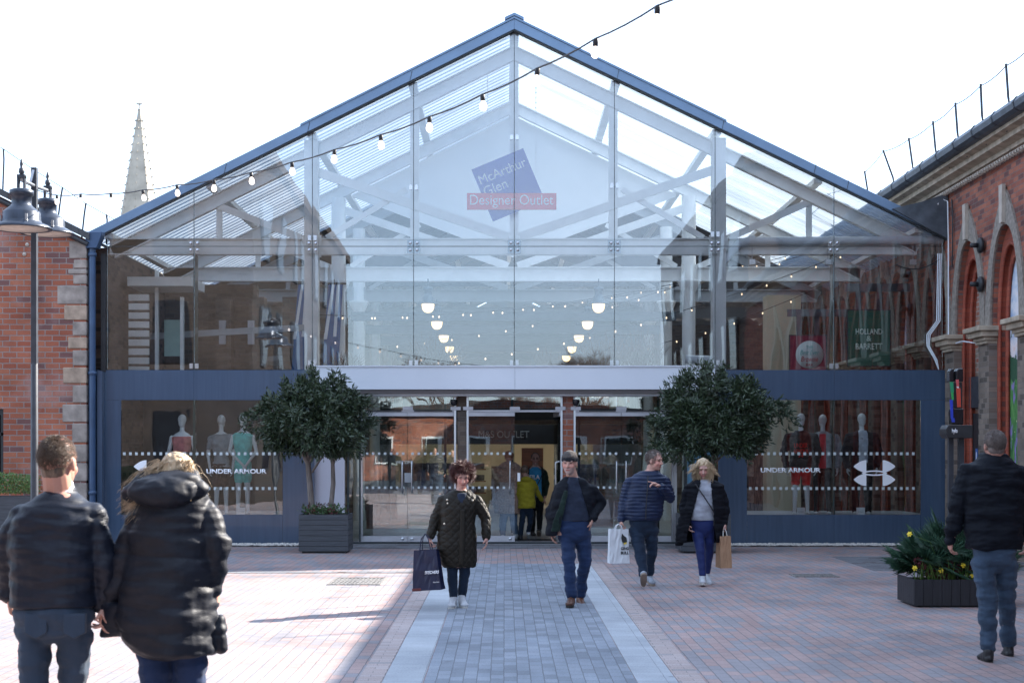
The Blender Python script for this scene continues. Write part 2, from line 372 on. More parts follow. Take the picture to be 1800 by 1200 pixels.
# gravel margin along the shop front
def gravel(x0, x1, y0, y1, n):
    mb = MB()
    for i in range(n):
        x, y = rnd.uniform(x0, x1), rnd.uniform(y0, y1); r = rnd.uniform(.010, .026); a = rnd.random() * 6
        z = r * .5 + rnd.random() * .018
        vs = []
        for k in range(5): vs.append((x + r * math.cos(a + k * 1.257) * rnd.uniform(.7, 1.2), y + r * math.sin(a + k * 1.257) * rnd.uniform(.7, 1.2), z))
        vs += [(x, y, z + r * .8), (x, y, z - r * .8)]
        mb.add(vs, [(k, (k + 1) % 5, 5) for k in range(5)] + [((k + 1) % 5, k, 6) for k in range(5)])
    tag(mb.build('gravel', M['gravel'], fixn=False), 'pale gravel margin along the foot of the blue shop front', 'gravel', kind='stuff')
tag(MB().box(-7.2, -3.3, 26.98, 27.46, -.05, .004).build('gravel_bed', M['soil']), kind='structure')
tag(MB().box(3.3, 7.85, 26.98, 27.46, -.05, .004).build('gravel_bed', M['soil']), kind='structure')
gravel(-7.2, -3.3, 27.0, 27.46, 2600); gravel(3.3, 7.85, 27.0, 27.46, 2900)

# drain covers
def drain(px0, px1, y0, y1, label):
    d = (y0 + y1) / 2; x0, x1 = PX(px0, d), PX(px1, d)
    t = thing('drain_cover', label, 'drain cover', ((x0 + x1) / 2, (y0 + y1) / 2, 0), group='drain covers in the paving')
    hx, hy = (x1 - x0) / 2, (y1 - y0) / 2
    f = MB(); th = .025
    for a in ((-hx, hx, -hy, -hy + th), (-hx, hx, hy - th, hy), (-hx, -hx + th, -hy + th, hy - th), (hx - th, hx, -hy + th, hy - th)): f.box(*a, -.02, .010)
    f.build('frame', M['cover'], t)
    p = MB().box(-hx + th + .002, hx - th - .002, -hy + th + .002, hy - th - .002, -.02, .006)
    n = 12
    for i in range(n):
        for j in range(5):
            cx = -hx + th + (i + .5) * (2 * hx - 2 * th) / n; cy = -hy + th + (j + .5) * (2 * hy - 2 * th) / 5
            s = .016 if (i + j) % 2 else .010
            p.box(cx - s, cx + s, cy - s * .8, cy + s * .8, .0065, .011)
    p.build('plate', M['cover'], t)
drain(582, 674, 19.3, 20.35, 'patterned drain cover set in the sunlit red paving')
drain(1392, 1470, 20.5, 20.95, 'narrow drain cover set in the shaded paving')

# ================================================================ glass arcade
arc = thing('glass_arcade', 'glass fronted arcade with a wide pitched gable and dark blue shop windows', 'building')
A = arc
AX = PX(904, FY)
def zr(x): return 9.185 - (.497 if x < AX else .482) * abs(x - AX)
seam = [PX(p, FY) for p in (188, 341, 549, 727, 904, 1080, 1257, 1466, 1657)]
ZM, ZB, ZC = 5.336, 3.126, 3.205
g = .006
for i in range(8):
    a, b = seam[i] + g, seam[i + 1] - g
    MB().prism([(a, ZM + g), (b, ZM + g), (b, zr(b) - .02), (a, zr(a) - .02)], FY, FY + .012).build('glass_pane', M['glass_up'] if 1 < i < 6 else M['glass_side'], A)
    zb = ZC if 1 < i < 6 else ZB + .008
    MB().prism([(a, zb), (b, zb), (b, ZM - g), (a, ZM - g)], FY, FY + .012).build('glass_pane', M['glass_up'] if 1 < i < 6 else M['glass_side'], A)
sj = MB()
for i in range(1, 8):
    x = seam[i]; sj.box(x - g + .0005, x + g - .0005, FY + .001, FY + .02, ZC if 1 < i < 7 else ZB, zr(x) - .03)
sj.box(seam[0], seam[-1], FY + .0012, FY + .018, ZM - g + .0005, ZM + g - .0005)
sj.build('glazing_seal', M['seal'], A)
# spider plates
for i, x in enumerate(seam[1:-1]):
    dark = 2 <= i <= 4; t = .118 if dark else .10
    m = MB().box(x - t, x + t, FY + .022, FY + .04, ZM - .12, ZM + .115)
    pl = m.build('clamp_plate', M['plate'] if dark else M['white_steel'], A)
    for sx in (-1, 1):
        for sz in (-1, 1):
            b = MB(); cx, cz = x + sx * .06, ZM + sz * .062
            b.lathe([(0, -.012), (.026, -.012), (.026, 0), (.018, .008), (0, .008)], n=14)
            o = b.build('bolt', M['steel'], pl); o.rotation_euler = (R(90), 0, 0); o.location = (cx, FY - .004, cz)
for x in seam[1:-1]:
    for zz in (ZB + .07 if x in (seam[1], seam[7]) else ZC + .05, zr(x) - 1.9):
        if x in (seam[1], seam[7]) and zz > 4: continue
        for sx in (-1, 1): MB().box(x + sx * .05 - .028, x + sx * .05 + .028, FY - .02, FY + .03, zz - .045, zz + .045).build('clamp', M['steel'], A)

# fascia, its dark underside, ridge cap, panel joints
Y0 = 27.36
def slope_poly(x0, x1, o0, o1): return [(x0, zr(x0) + o0), (x1, zr(x1) + o0), (x1, zr(x1) + o1), (x0, zr(x0) + o1)]
xl, xrr = -7.42, 7.98
MB().prism([(xl, zr(xl)), (AX, zr(AX)), (AX, zr(AX) + .185), (xl, zr(xl) + .165)], Y0, Y0 + .16).build('fascia', M['blue_trim'], A, bevel=.006)
MB().prism([(AX + .001, zr(AX)), (xrr, zr(xrr)), (xrr, zr(xrr) + .165), (AX + .001, zr(AX) + .185)], Y0, Y0 + .16).build('fascia', M['blue_trim'], A, bevel=.006)
for sgn, xe in ((-1, PX(527, 27.3)), (1, PX(1278, 27.3))):
    MB().prism([(xe, zr(xe) + .168), (AX, zr(AX) + .188), (AX, zr(AX) + .225), (xe, zr(xe) + .205)], Y0 - .02, Y0 + .5).build('verge_flashing', M['blue_trim'], A)
MB().prism([(AX - .17, zr(AX) + .155), (AX, zr(AX) + .235), (AX + .17, zr(AX) + .155), (AX + .17, zr(AX) + .205), (AX, zr(AX) + .285), (AX - .17, zr(AX) + .205)], Y0 - .035, Y0 + .6).build('ridge_cap', M['blue_trim'], A)
for px in (393, 540, 720, 1085, 1270, 1432, 1490):
    x = PX(px, 27.3); MB().prism([(x - .005, zr(x) - .004), (x + .005, zr(x) - .004), (x + .045, zr(x) + .172), (x + .035, zr(x) + .172)], Y0 - .004, Y0 + .01).build('joint_strip', M['seal'], A)
um = MB().prism(slope_poly(xl, AX, -.022, -.002), Y0 + .02, FY + .02); um.prism(slope_poly(AX + .002, xrr, -.022, -.002), Y0 + .02, FY + .02); um.build('soffit_strip', M['seal'], A)

# roof sheets: corrugations run down the slope
YB = 72.0
def sheets(side):
    xs = [AX, -7.42] if side < 0 else [AX, 7.9]
    prof = []; y = FY + .05; per = .26
    yend = 37.2
    while y < yend:
        prof += [(y, 0), (y + per * .45, 0), (y + per * .55, .055), (y + per * .9, .055)]; y += per
    mb = MB(); N = 5
    vs = []
    for i in range(N):
        x = xs[0] + (xs[1] - xs[0]) * i / (N - 1)
        for (yy, o) in prof: vs.append((x, yy, zr(x) + .10 + o))
    n = len(prof); fs = [(i * n + k, i * n + k + 1, (i + 1) * n + k + 1, (i + 1) * n + k) for i in range(N - 1) for k in range(n - 1)]
    return mb.add(vs, fs).build('roof_sheet', M['corrugated'], A)
sheets(-1); sheets(1)
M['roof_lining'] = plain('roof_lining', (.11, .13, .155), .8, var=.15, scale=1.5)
for s_, xe_ in ((-1, -7.42), (1, 7.9)):
    MB().prism([(AX, zr(AX) + .1), (xe_, zr(xe_) + .1), (xe_, zr(xe_) + .2), (AX, zr(AX) + .2)], 37.3, YB).build('roof_deck', M['roof_lining'], A)
    for k in range(6): 
        y_ = 40 + 5.4 * k; MB().prism([(AX + s_ * 1.2, zr(AX + s_ * 1.2) + .05), (AX + s_ * 2.6, zr(AX + s_ * 2.6) + .05), (AX + s_ * 2.6, zr(AX + s_ * 2.6) + .24), (AX + s_ * 1.2, zr(AX + s_ * 1.2) + .24)], y_, y_ + 1.2).build('roof_light', M['corrugated'], A)
# pale boarding filling the middle of the gable at the second truss
MB().prism([(AX, 5.75), (3.6, 7.02), (3.6, zr(3.6) - .45), (AX, zr(AX) - .45), (-3.2, zr(-3.2) - .45), (-3.2, 7.02)], 32.35, 32.4).build('gable_board', M['board_white'], A)
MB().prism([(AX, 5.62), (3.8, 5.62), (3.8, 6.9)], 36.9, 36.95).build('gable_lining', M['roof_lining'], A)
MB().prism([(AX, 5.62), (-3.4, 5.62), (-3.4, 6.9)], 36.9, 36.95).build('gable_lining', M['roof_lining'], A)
for k in range(-4, 5):
    if k == 0: continue
    x = AX + k * 1.82
    if -7.3 < x < 7.8: MB().bar((x, FY + .1, zr(x) - .03), (x, YB, zr(x) - .03), .09, .15, up=(0, 0, 1)).build('purlin', M['white_steel'], A)
MB().bar((AX, FY + .1, zr(AX) - .06), (AX, YB, zr(AX) - .06), .16, .16, up=(0, 0, 1)).build('ridge_beam', M['white_steel'], A)

def ibeam(mb, a, b, h, wd):
    a, b = Vector(a), Vector(b); d = (b - a).normalized(); up = Vector((0, 1, 0)).cross(d).normalized()
    mb.bar(a, b, .02, h - .04, up=(0, 1, 0))
    mb.bar(a + up * (h / 2 - .01), b + up * (h / 2 - .01), wd, .02, up=(0, 1, 0)); mb.bar(a - up * (h / 2 - .01), b - up * (h / 2 - .01), wd, .02, up=(0, 1, 0))
XC = (-3.48, 3.86)
def truss(y, first=False):
    mb = MB(); zt = 5.47
    ibeam(mb, (-7.15, y, zt - .1), (7.45, y, zt - .1), .30, .16)
    for s in (-1, 1):
        xe = -7.1 if s < 0 else 7.5
        ibeam(mb, (AX + s * .02, y, zr(AX) - .32), (xe, y, zr(xe) - .32 + .02), .24, .14)
        xc = XC[0] if s < 0 else XC[1]
        mb.bar((xc, y - .02, zr(xc) - .62), (AX + s * .10, y - .02, zt + .07), .07, .16)
        xm = AX + s * 1.95
        mb.bar((xc + (-s) * .25, y + .05, zt + .07), (xm, y + .05, zt + .07 + .88), .06, .10)
        xo = AX + s * 5.35
        mb.bar((xo, y, zr(xo) - .42), (xc + s * .2, y, zt + .06), .07, .12)
        mb.bar((xo - s * .0, y + .05, zr(xo) - .42), (xo, y + .05, zt), .07, .10)
        mb.box(xc - .17, xc + .17, y - .09, y - .08, zt - .3, zt + .1)
    if first:
        for x in seam[3:6]: mb.bar((x, y + .02, zt + .02), (x, y + .02, zr(x) - .2), .08, .16)
    return mb.build('truss', M['white_steel' if y < 33 else 'interior_grey'], A)  # trusses farther in turn grey: the hall's dimness put into their colour
truss(FY + .33, True)
for k in range(9): truss(32.2 + 4.5 * k)
for xc in XC:
    MB().box(xc - .125, xc + .125, FY + .12, FY + .36, ZC - .2, zr(xc) - .1).build('post', M['white_steel'], A, bevel=.01)
    for k in range(9):
        y = 32.2 + 4.5 * k; mb = MB()
        mb.lathe([(.14, 0), (.14, 5.0), (.20, 5.12), (.24, 5.2), (.24, 5.24), (.15, 5.26), (.15, zr(xc) - .4)], (xc, y, 0), n=18)
        mb.build('column', M['white_steel'], A)

# shop front: panels, shop windows, canopy
def panel(px0, px1, z0, z1, mat=M['panel_blue'], y=FY, name='panel'):
    x0, x1 = PX(px0, y), PX(px1, y)
    return MB().box(x0 + .002, x1 - .002, y - .012, y + .03, z0 + .0015, z1 - .0015).build(name, mat, A)
Z1, Z2 = .539, 2.586
for a, b, z0, z1 in ((165, 341, Z2, ZB), (341, 553, Z2, ZB), (165, 213, 0.02, Z2), (213, 341, .02, Z1), (341, 497, .02, Z1), (497, 553, .02, Z2),
                     (1262, 1466, Z2, ZB), (1466, 1662, Z2, ZB), (1262, 1313, .02, Z2), (1313, 1466, .02, Z1), (1466, 1618, .02, Z1), (1618, 1662, .02, Z2)):
    panel(a, b, z0, z1)
MB().box(PX(165, FY), PX(1662, FY), FY + .031, FY + .05, .015, .05).build('base_rail', M['seal'], A)
def shop_window(px0, pxs, px1):
    for a, b in ((px0, pxs), (pxs, px1)):
        x0, x1 = PX(a, FY) + .004, PX(b, FY) - .004
        MB().box(x0, x1, FY - .006, FY + .006, Z1 + .003, Z2 - .003).build('shop_window', M['glass_win'], A)
    x = PX(pxs, FY); MB().box(x - .02, x + .02, FY + .01, FY + .12, Z1, Z2).build('glass_fin', M['edge_glass'], A)
    x0, x1 = PX(px0, FY), PX(px1, FY)
    MB().box(x0 - .2, x1 + .2, FY + .06, FY + 2.0, Z1 - .12, Z1 - .01).build('window_deck', M['interior_grey'], A)
    db = MB(); n = int((x1 - x0) / .108)
    for zc in (PZ(797, FY), PZ(858, FY)):
        for i in range(n):
            cx = x0 + .06 + i * .108 + rnd.uniform(-.003, .003); db.box(cx - .024, cx + .024, FY - .0085, FY - .0065, zc - .026, zc + .026)
    db.build('dot_band', M['frost'], A)
shop_window(213, 341, 497); shop_window(1313, 1466, 1618)
# upper glass fins at the outer bays
for px in (341, 1466):
    x = PX(px, FY); MB().box(x - .014, x + .014, FY + .022, FY + .30, ZB, ZM - .13).build('glass_fin', M['edge_glass'], A)
# lettering and emblem on the shop windows
def word_ua(px0, px1, py, h):
    x0, x1 = PX(px0, FY), PX(px1, FY)
    text('window_lettering', 'UNDER ARMOUR', M['vinyl_white'], A, face_cam((x0 + x1) / 2, FY - .0065, PZ(py, FY)), w=x1 - x0, h=h, bold=.035)
word_ua(363, 469, 828, .085); word_ua(1337, 1443, 826, .085)
def emblem_polys():
    """interlocked double arch mark in a unit box centred on 0: four wings and a middle ring"""
    ps = []
    for sx in (-1, 1):
        for sz in (-1, 1):
            w_ = []
            for t in range(7):                     # outer curve from the inner top point to the side tip
                a = t / 6; w_.append((sx * (.185 + a * .265), sz * (.5 - .20 * a ** 1.5 + .02 * math.sin(a * 3.1))))
            for t in range(1, 8):                  # back in along the lower curve to the waist
                a = t / 7; w_.append((sx * (.5 - .255 * a ** 1.15), sz * (.30 - .27 * math.sin(a * 1.35))))
            w_ += [(sx * .185, sz * .035)]
            ps.append(w_)
    return ps
def emblem(name, mat, parent, cx, y, cz, w_, h_, th=.002):
    mb = MB()
    for p in emblem_polys(): mb.prism([(cx + a * w_, cz + b * h_) for a, b in p], y, y + th)
    n = 26; o = [(math.cos(2 * math.pi * k / n), math.sin(2 * math.pi * k / n)) for k in range(n)]
    vs = [(cx + .285 * w_ * c, yy, cz + .105 * h_ * s) for yy in (y - .0006, y + th) for c, s in o] + [(cx + .20 * w_ * c, yy, cz + .052 * h_ * s) for yy in (y - .0006, y + th) for c, s in o]
    fs = []
    for k in range(n):
        j = (k + 1) % n; fs += [(k, j, 2 * n + j, 2 * n + k), (n + j, n + k, 3 * n + k, 3 * n + j), (k, n + k, n + j, j), (2 * n + j, 3 * n + j, 3 * n + k, 2 * n + k)]
    mb.add(vs, fs)
    return mb.build(name, mat, parent)
emblem('window_emblem', M['vinyl_white'], A, PX(1537, FY), FY - .0088, PZ(831, FY), .79, .46)
emblem('window_emblem', M['vinyl_white'], A, PX(272, FY), FY - .0088, PZ(831, FY), .79, .46)

xa, xb = PX(553, 27.3), PX(1256, 27.3)
MB().box(xa, xb, 27.22, 27.56, 2.765, 3.19).build('canopy', M['canopy_pale'], A, bevel=.004)
MB().box(xa - .01, xb + .01, 27.20, 27.56, 3.19, 3.165).build('canopy_capping', M['canopy_pale'], A)
x = PX(905, 27.3); MB().box(x - .003, x + .003, 27.2165, 27.23, 2.77, 3.188).build('canopy_joint', M['interior_grey'], A)
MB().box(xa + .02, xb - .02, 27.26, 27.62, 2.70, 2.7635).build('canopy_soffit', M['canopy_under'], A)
MB().box(xa + .05, xb - .05, 27.34, 27.66, 2.655, 2.6985).build('door_track', M['rail_metal'], A)

# entrance
DY = 27.6
panel(553, 606, 0.02, 2.70, M['panel_pale'], DY - .02, 'pale_panel')
def X(px): return PX(px, DY)
MB().box(X(553), X(1262), DY - .06, DY + .12, .002, .05).build('threshold', M['rail_metal'], A)
def vpost(px, w_=.05, mat='rail_metal', z1=2.655, name='door_post', dy=0): MB().box(X(px) - w_ / 2, X(px) + w_ / 2, DY - .03 + dy, DY + .05 + dy, .05, z1).build(name, M[mat], A)
for px in (612, 633): vpost(px, .035, 'seal')
for px in (1187, 1205, 1252): vpost(px, .05, 'steel' if px == 1187 else 'seal')
MB().box(X(614), X(632), DY, DY + .012, .06, 2.65).build('side_light', M['glass_door'], A)
MB().box(X(1190), X(1204), DY, DY + .012, .06, 2.65).build('side_light', M['glass_door'], A)
MB().box(X(1206), X(1251), DY, DY + .012, .06, 2.65).build('side_light', M['glass_door'], A)
def leaf(px0, px1, hs, open_=0, pivot=None, big=False):
    """a glass door leaf with rails and pull handles; hs = side of the handles"""
    w_ = X(px1) - X(px0)
    root = MB().box(.004, w_ - .004, -.006, .006, .10, 2.34).build('door_leaf', M['glass_door'], A)
    rl = MB().box(.002, w_ - .002, -.02, .02, .052, .15).build('bottom_rail', M['rail_metal'], root, bevel=.003)
    tr = MB().box(.002, w_ - .002, -.02, .02, 2.30, 2.37).build('top_rail', M['rail_metal'], root, bevel=.003)
    hx = w_ - .085 if hs > 0 else .085
    for s in (-1, 1):
        h = MB().tube([(hx, s * .008, .93), (hx, s * .07, .95), (hx, s * .075, 1.0), (hx, s * .075, 1.42), (hx, s * .07, 1.47), (hx, s * .008, 1.49)], .014, n=10)
        h.build('pull_handle', M['steel'], root)
    lk = MB().lathe([(0, -.024), (.03, -.024), (.03, .024), (0, .024)], n=14).build('lock', M['steel'], root)
    lk.rotation_euler = (R(90), 0, 0); lk.location = (hx, 0, .10)
    root.location = (X(px0), DY, 0)
    if open_: root.location = (X(px1), DY, 0); root.rotation_euler = (0, 0, R(180) - R(open_))
    return root
leaf(637, 716, 1); leaf(716, 798, -1); leaf(822, 905, 1); leaf(905, 985, -1, open_=84); leaf(1011, 1092, 1); leaf(1092, 1180, -1)
for px in (800, 822, 987, 1010, 1182, 636): vpost(px, .035, 'steel')
for a, b in ((637, 800), (822, 987), (1011, 1182)):
    MB().box(X(a), X(b), DY - .025, DY + .04, 2.375, 2.41).build('door_header', M['rail_metal'], A)
    MB().box(X(a), X(b), DY, DY + .012, 2.415, 2.655).build('transom_pane', M['glass_door'], A)
for a, b in ((637, 706), (728, 795), (1018, 1082), (1100, 1172)):
    MB().box(X(a), X(b), DY - .045, DY - .028, 2.385, 2.41).build('draught_strip', M['black'], A)
for px in (717, 801, 823, 905, 985, 1012, 1092, 1180):
    MB().box(X(px) - .09, X(px) + .09, DY - .05, DY - .03, 2.41, 2.47).build('pivot_bracket', M['rail_metal'], A)
MB().box(X(804), X(820), DY + .0, DY + .3, 0, 2.7).build('entrance_pier', M['brick_pier_x'], A)  # both piers: mirrored brown and orange put into their brick colour
MB().box(X(988), X(1008), DY + .0, DY + .3, 0, 2.7).build('entrance_pier', M['brick_front'], A)
for px in (798, 1012):
    d_ = MB().lathe([(0, -.085), (.035, -.075), (.06, -.04), (.065, 0), (.065, .03), (0, .03)], n=16).build('camera_dome', M['black_gloss'], A); d_.location = (X(px), DY - .10, 2.565)
dbm = MB()
for a, b in ((640, 714), (720, 796), (826, 902), (1014, 1088), (1096, 1178)):
    for zc in (1.63, 1.02):
        n = 7
        for i in range(n):
            cx = X(a) + (X(b) - X(a)) * (i + .5) / n; dbm.box(cx - .022, cx + .022, DY - .0085, DY - .0065, zc - .022, zc + .022)
dbm.build('dot_band', M['frost'], A)
text('door_lettering', 'WELCOME', M['frost'], A, face_cam(X(712) - .02, DY - .0085, PZ(812, DY)), w=.3, h=.055)
# door notices
for px, py, w_, h_, mt in ((717, 839, .12, .17, 'interior_grey'), (912, 838, .05, .15, 'white_paint'), (1148, 600, 0, 0, None)):
    if mt: MB().box(X(px) - w_ / 2, X(px) + w_ / 2, DY - .011, DY - .008, PZ(py, DY) - h_ / 2, PZ(py, DY) + h_ / 2).build('notice', M[mt], A)
M['poster_blue'] = plain('poster_blue', (.10, .25, .38), .5, var=.1, bump=0)
po = MB().box(X(1208), X(1250), DY - .02, DY - .012, .95, 2.0).build('poster', M['poster_blue'], A)
rg = MB().lathe([(.07, 0), (.09, 0), (.09, .003), (.07, .003)], n=26).build('poster_ring', M['frost'], po); rg.rotation_euler = (R(90), 0, 0); rg.location = (X(1228), DY - .0205, 1.72)

# lobby behind the doors and the hall floor
MB().box(-7.35, 7.85, FY + .06, YB + .1, -.03, .012).build('hall_floor', M['tile'], A)
MB().box(-2.9, 3.75, DY + .35, 31.2, 2.80, 3.12).build('lobby_ceiling', M['canopy_pale'], A)
MB().box(X(905), X(985), DY + .13, DY + 1.4, .0125, .022).build('door_mat', M['black'], A)
lb = MB()
for px_x in (-2.9, -1.2, .15, 1.5, 3.1): lb.box(px_x - .025, px_x + .025, 31.0, 31.08, .02, 2.8)
lb.box(-2.9, 3.7, 31.0, 31.08, 2.3, 2.36)
lb.build('inner_screen', M['seal'], A)
for a, b in ((-2.87, -1.23), (1.53, 3.07)): MB().box(a, b, 31.03, 31.04, .02, 2.28).build('inner_glass', M['glass_door'], A)
# hall side and end walls
MB().box(-7.42, -7.2, FY + .3, YB, 0, 5.35).build('side_wall', M['brick_dark'], A)
MB().prism([(-7.2, 0), (7.8, 0), (7.8, zr(7.8) - .1), (AX, zr(AX) - .1), (-7.2, zr(-7.2) - .1)], YB, YB + .2).build('end_wall', M['interior_grey'], A)
MB().box(-7.2, -5.25, 32.6, 32.8, .012, 5.2).build('brick_partition', M['brick_pier_x'], A)  # wall added as a dark backdrop, ending where mirrored sky begins
sc_ = MB()
for k in range(9): sc_.box(-7.1, -6.72, 29.0, 29.06, 3.15 + k * .17, 3.27 + k * .17)
sc_.build('louvre_slats', M['white_steel'], A)
for x_ in (-6.62, -6.14): MB().box(x_ - .03, x_ + .03, 29.2, 29.3, 3.07, 5.1 if x_ < -6.3 else 4.6).build('white_post', M['white_steel'], A)
M['pale_green'] = plain('pale_green', (.35, .50, .45), .5, var=.1)
MB().box(-6.56, -6.24, 29.6, 29.65, 3.5, 4.2).build('pale_screen', M['pale_green'], A)
MB().box(-7.1, -5.9, 28.9, 30.2, 4.78, 4.95).build('white_awning', M['white_steel'], A)
MB().box(-7.1, -6.0, 29.0, 29.9, 3.07, 3.13).build('white_ledge', M['white_steel'], A)
for x_ in (-5.9, -5.2, -4.5): MB().box(x_ - .16, x_ + .16, 32.2, 32.6, .012, 4.9).build('brick_pier', M['brick_pier_x'], A)
for x_ in (-5.9, -5.3): MB().box(x_ - .07, x_ + .07, 32.1, 32.19, 3.9, 4.4).build('wall_lamp', M['rail_metal'], A)
MB().box(-7.2, -3.75, 30.6, 30.7, .012, 2.95).build('window_backing', M['interior_dark'], A)  # dark back wall added in place of mirrored dark brick
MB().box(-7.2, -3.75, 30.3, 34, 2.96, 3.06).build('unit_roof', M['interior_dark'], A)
MB().box(3.95, 7.8, 43.2, 43.4, .012, 5.2).build('brick_partition', M['brick_pier_x'], A)
MB().box(PX(1345, 34), PX(1405, 34), 33.8, 34.3, .012, 5.1).build('cream_pier', M['cream'], A)
for k in range(5): MB().bar((-7.1, 30 + k * 4.2, 3.9 + .2 * (k % 2)), (-3.6, 30 + k * 4.2, 4.1), .12, .06, up=(0, 0, 1)).build('side_bracket', M['interior_grey'], A)
# louvred beams across the nave beyond
for k in range(10):
    y = 34 + k * 3.6; MB().box(-3.4, 3.8, y, y + .12, 4.55 - .02 * (k % 3), 4.75).build('cross_beam', M['roof_lining'], A)
# shop units down both sides of the hall and a brick wall beyond
M['warm_glow'] = emis('shop_light', (1, .78, .52), .5)
M['wood_warm'] = plain('wood_warm', (.24, .085, .04), .5, var=.3, scale=2, stretch=(1, 1, 8))
M['stock_mix'] = plain('stock_mix', (.22, .16, .13), .8, var=.95, scale=5, bump=.3)
for s_, xw in ((-1, -3.75), (1, 4.15)):
    for k in range(5):
        y0_ = 34.2 + 4.5 * k; x0_, x1_ = sorted((xw, xw + s_ * .3))
        MB().box(x0_, x1_, y0_ - .35, y0_ + .35, .012, 3.3).build('shop_pier', M['brick_pier'], A)
        MB().box(x0_, x1_, y0_ + .352, y0_ + 4.14, 2.5, 3.25).build('shop_fascia', M[('black_gloss', 'wood_warm', 'interior_dark', 'panel_blue', 'wood_warm')[k]], A)
        xi = xw + s_ * 2.4; MB().box(min(xi, xi + .1), max(xi, xi + .1), y0_ + .3, y0_ + 4.2, .012, 2.49).build('shop_back', M[('cream', 'stock_mix', 'wood_warm', 'cream', 'stock_mix')[k]], A)
        for z_ in (.5, 1.1, 1.7): MB().box(min(xw + s_ * .9, xw + s_ * 1.5), max(xw + s_ * .9, xw + s_ * 1.5), y0_ + .6, y0_ + 3.6, z_, z_ + .32).build('shop_stock', M['stock_mix'], A)
        MB().box(min(xw + s_ * .5, xw + s_ * .8), max(xw + s_ * .5, xw + s_ * .8), y0_ + 1, y0_ + 3.4, 2.42, 2.48).build('shop_light', M['warm_glow'], A)
MB().box(-7.2, 7.8, 56.0, 56.3, .012, 3.6).build('brick_cross_wall', M['brick_front'], A)
for k in range(6):
    tb = MB(); x_ = (-2.5, -1.3, 1.9, 2.9, -2.2, 2.4)[k]; y_ = (33, 36.5, 33.6, 37.5, 41, 42)[k]
    MB().box(x_ - .45, x_ + .45, y_ - .25, y_ + .25, .012, .55 + .15 * (k % 3)).build('display_table', M['wood_warm'], A)
    MB().box(x_ - .38, x_ + .38, y_ - .2, y_ + .2, .56 + .15 * (k % 3), .9 + .2 * (k % 3)).build('display_stock', M['stock_mix'], A)
# shop unit at the end of the lobby
sh = thing('kiosk_shop', 'clothing outlet inside the arcade with a dark fascia seen through the open door', 'shop', (0, 45, 0))
MB().box(-4, 4, 0, 4, 2.66, 2.9).build('roof', M['interior_dark'], sh)
MB().box(-4, 4, -.05, .15, 1.86, 2.44).build('fascia', M['black_gloss'], sh)
MB().box(-4, 4, -.03, .12, 2.445, 2.655).build('brick_band', M['brick_pier_x'], sh)
text('sign_lettering', 'M&S OUTLET', M['frost'], sh, face_cam(-.02, -.055, PZ(763, 45)), w=1.48, h=.2)
MB().box(-4, 4, 2.8, 3.0, .012, 2.6).build('back_wall', M['cream'], sh)
for x0, x1 in ((-4, -3.2), (2.6, 4)): MB().box(x0, x1, 0, .1, .012, 1.855).build('shop_pier', M['interior_grey'], sh)
M['wood_warm'] = plain('wood_warm', (.24, .085, .04), .5, var=.3, scale=2, stretch=(1, 1, 8))
M['strip_light'] = emis('strip_light', (1, .72, .42), .7)
M['goods'] = plain('goods', (.12, .10, .09), .8, var=.9, scale=9, bump=.3)
MB().box(.50, 1.12, -.4, .3, .9, 1.75).build('display_unit', M['wood_warm'], sh)
for k in range(3): 
    MB().box(-1.9, -.55, .5, .9, .4 + .35 * k, .43 + .35 * k).build('shelf', M['wood_warm'], sh)
    MB().box(-1.85, -.6, .52, .8, .44 + .35 * k, .60 + .35 * k).build('stock', M['goods'], sh)
M['shop_fill'] = emis('shop_fill', (1, .86, .68), 3.0)  # unseen glowing panels added to brighten the shop interior
for k in range(5): MB().box(-3.4 + 1.5 * k, -2.6 + 1.5 * k, .8, 1.1, 2.60, 2.65).build('fill_panel', M['shop_fill'], sh)
MB().box(-3.1, -2.0, .8, 1.4, .012, 1.3).build('clothes_rail', M['goods'], sh)
MB().box(-.4, .2, 1.6, 2.2, .012, 1.2).build('counter', M['goods'], sh)

rebase(arc, (AX, FY, 0))

# string of signs hanging in the gable
M['sign_navy'] = plain('sign_navy', (.05, .05, .42), .5, var=.03, bump=0)
M['sign_red'] = plain('sign_red', (.80, .05, .09), .5, var=.03, bump=0)
sd = 27.66; cx, cz = PX(893, sd), PZ(325, sd)
sg = thing('hanging_sign', 'tilted navy square sign with a red banner hanging in the glass gable', 'sign', (cx, sd, cz))
S = .505; rot = R(22.5)
RM = Matrix.Rotation(-rot, 4, 'Y')
MB().box(-S, S, 0, .03, -S, S, M=RM).build('navy_board', M['sign_navy'], sg)
bx0, bx1 = PX(821, sd) - cx, PX(978, sd) - cx
bz0, bz1 = PZ(369, sd) - cz, PZ(340, sd) - cz
MB().box(bx0, bx1, -.03, -.002, bz0, bz1).build('red_board', M['sign_red'], sg)
c1 = RM @ Vector((0, -.004, .27))
text('lettering', 'McArthur', M['vinyl_white'], sg, face_cam(c1.x, c1.y, c1.z, rot), w=.90, h=.165)
c2 = RM @ Vector((-.23, -.004, .045)); text('lettering', 'Glen', M['vinyl_white'], sg, face_cam(c2.x, c2.y, c2.z, rot), w=.44, h=.175)
text('lettering', 'Designer Outlet', M['vinyl_white'], sg, face_cam((bx0 + bx1) / 2, -.033, (bz0 + bz1) / 2), w=1.50, h=.24)
for px, pz in ((857, 290), (942, 310)):
    x = PX(px, sd) - cx; mb = MB(); z = PZ(pz, sd) - cz; zt_ = zr(x + cx) - cz - .2; k = 0
    while z < zt_:
        mb.box(x - (.010 if k % 2 else .004), x + (.010 if k % 2 else .004), .01 - .006, .01 + .006, z, z + .038); z += .045; k += 1
    mb.build('chain', M['white_steel'], sg)

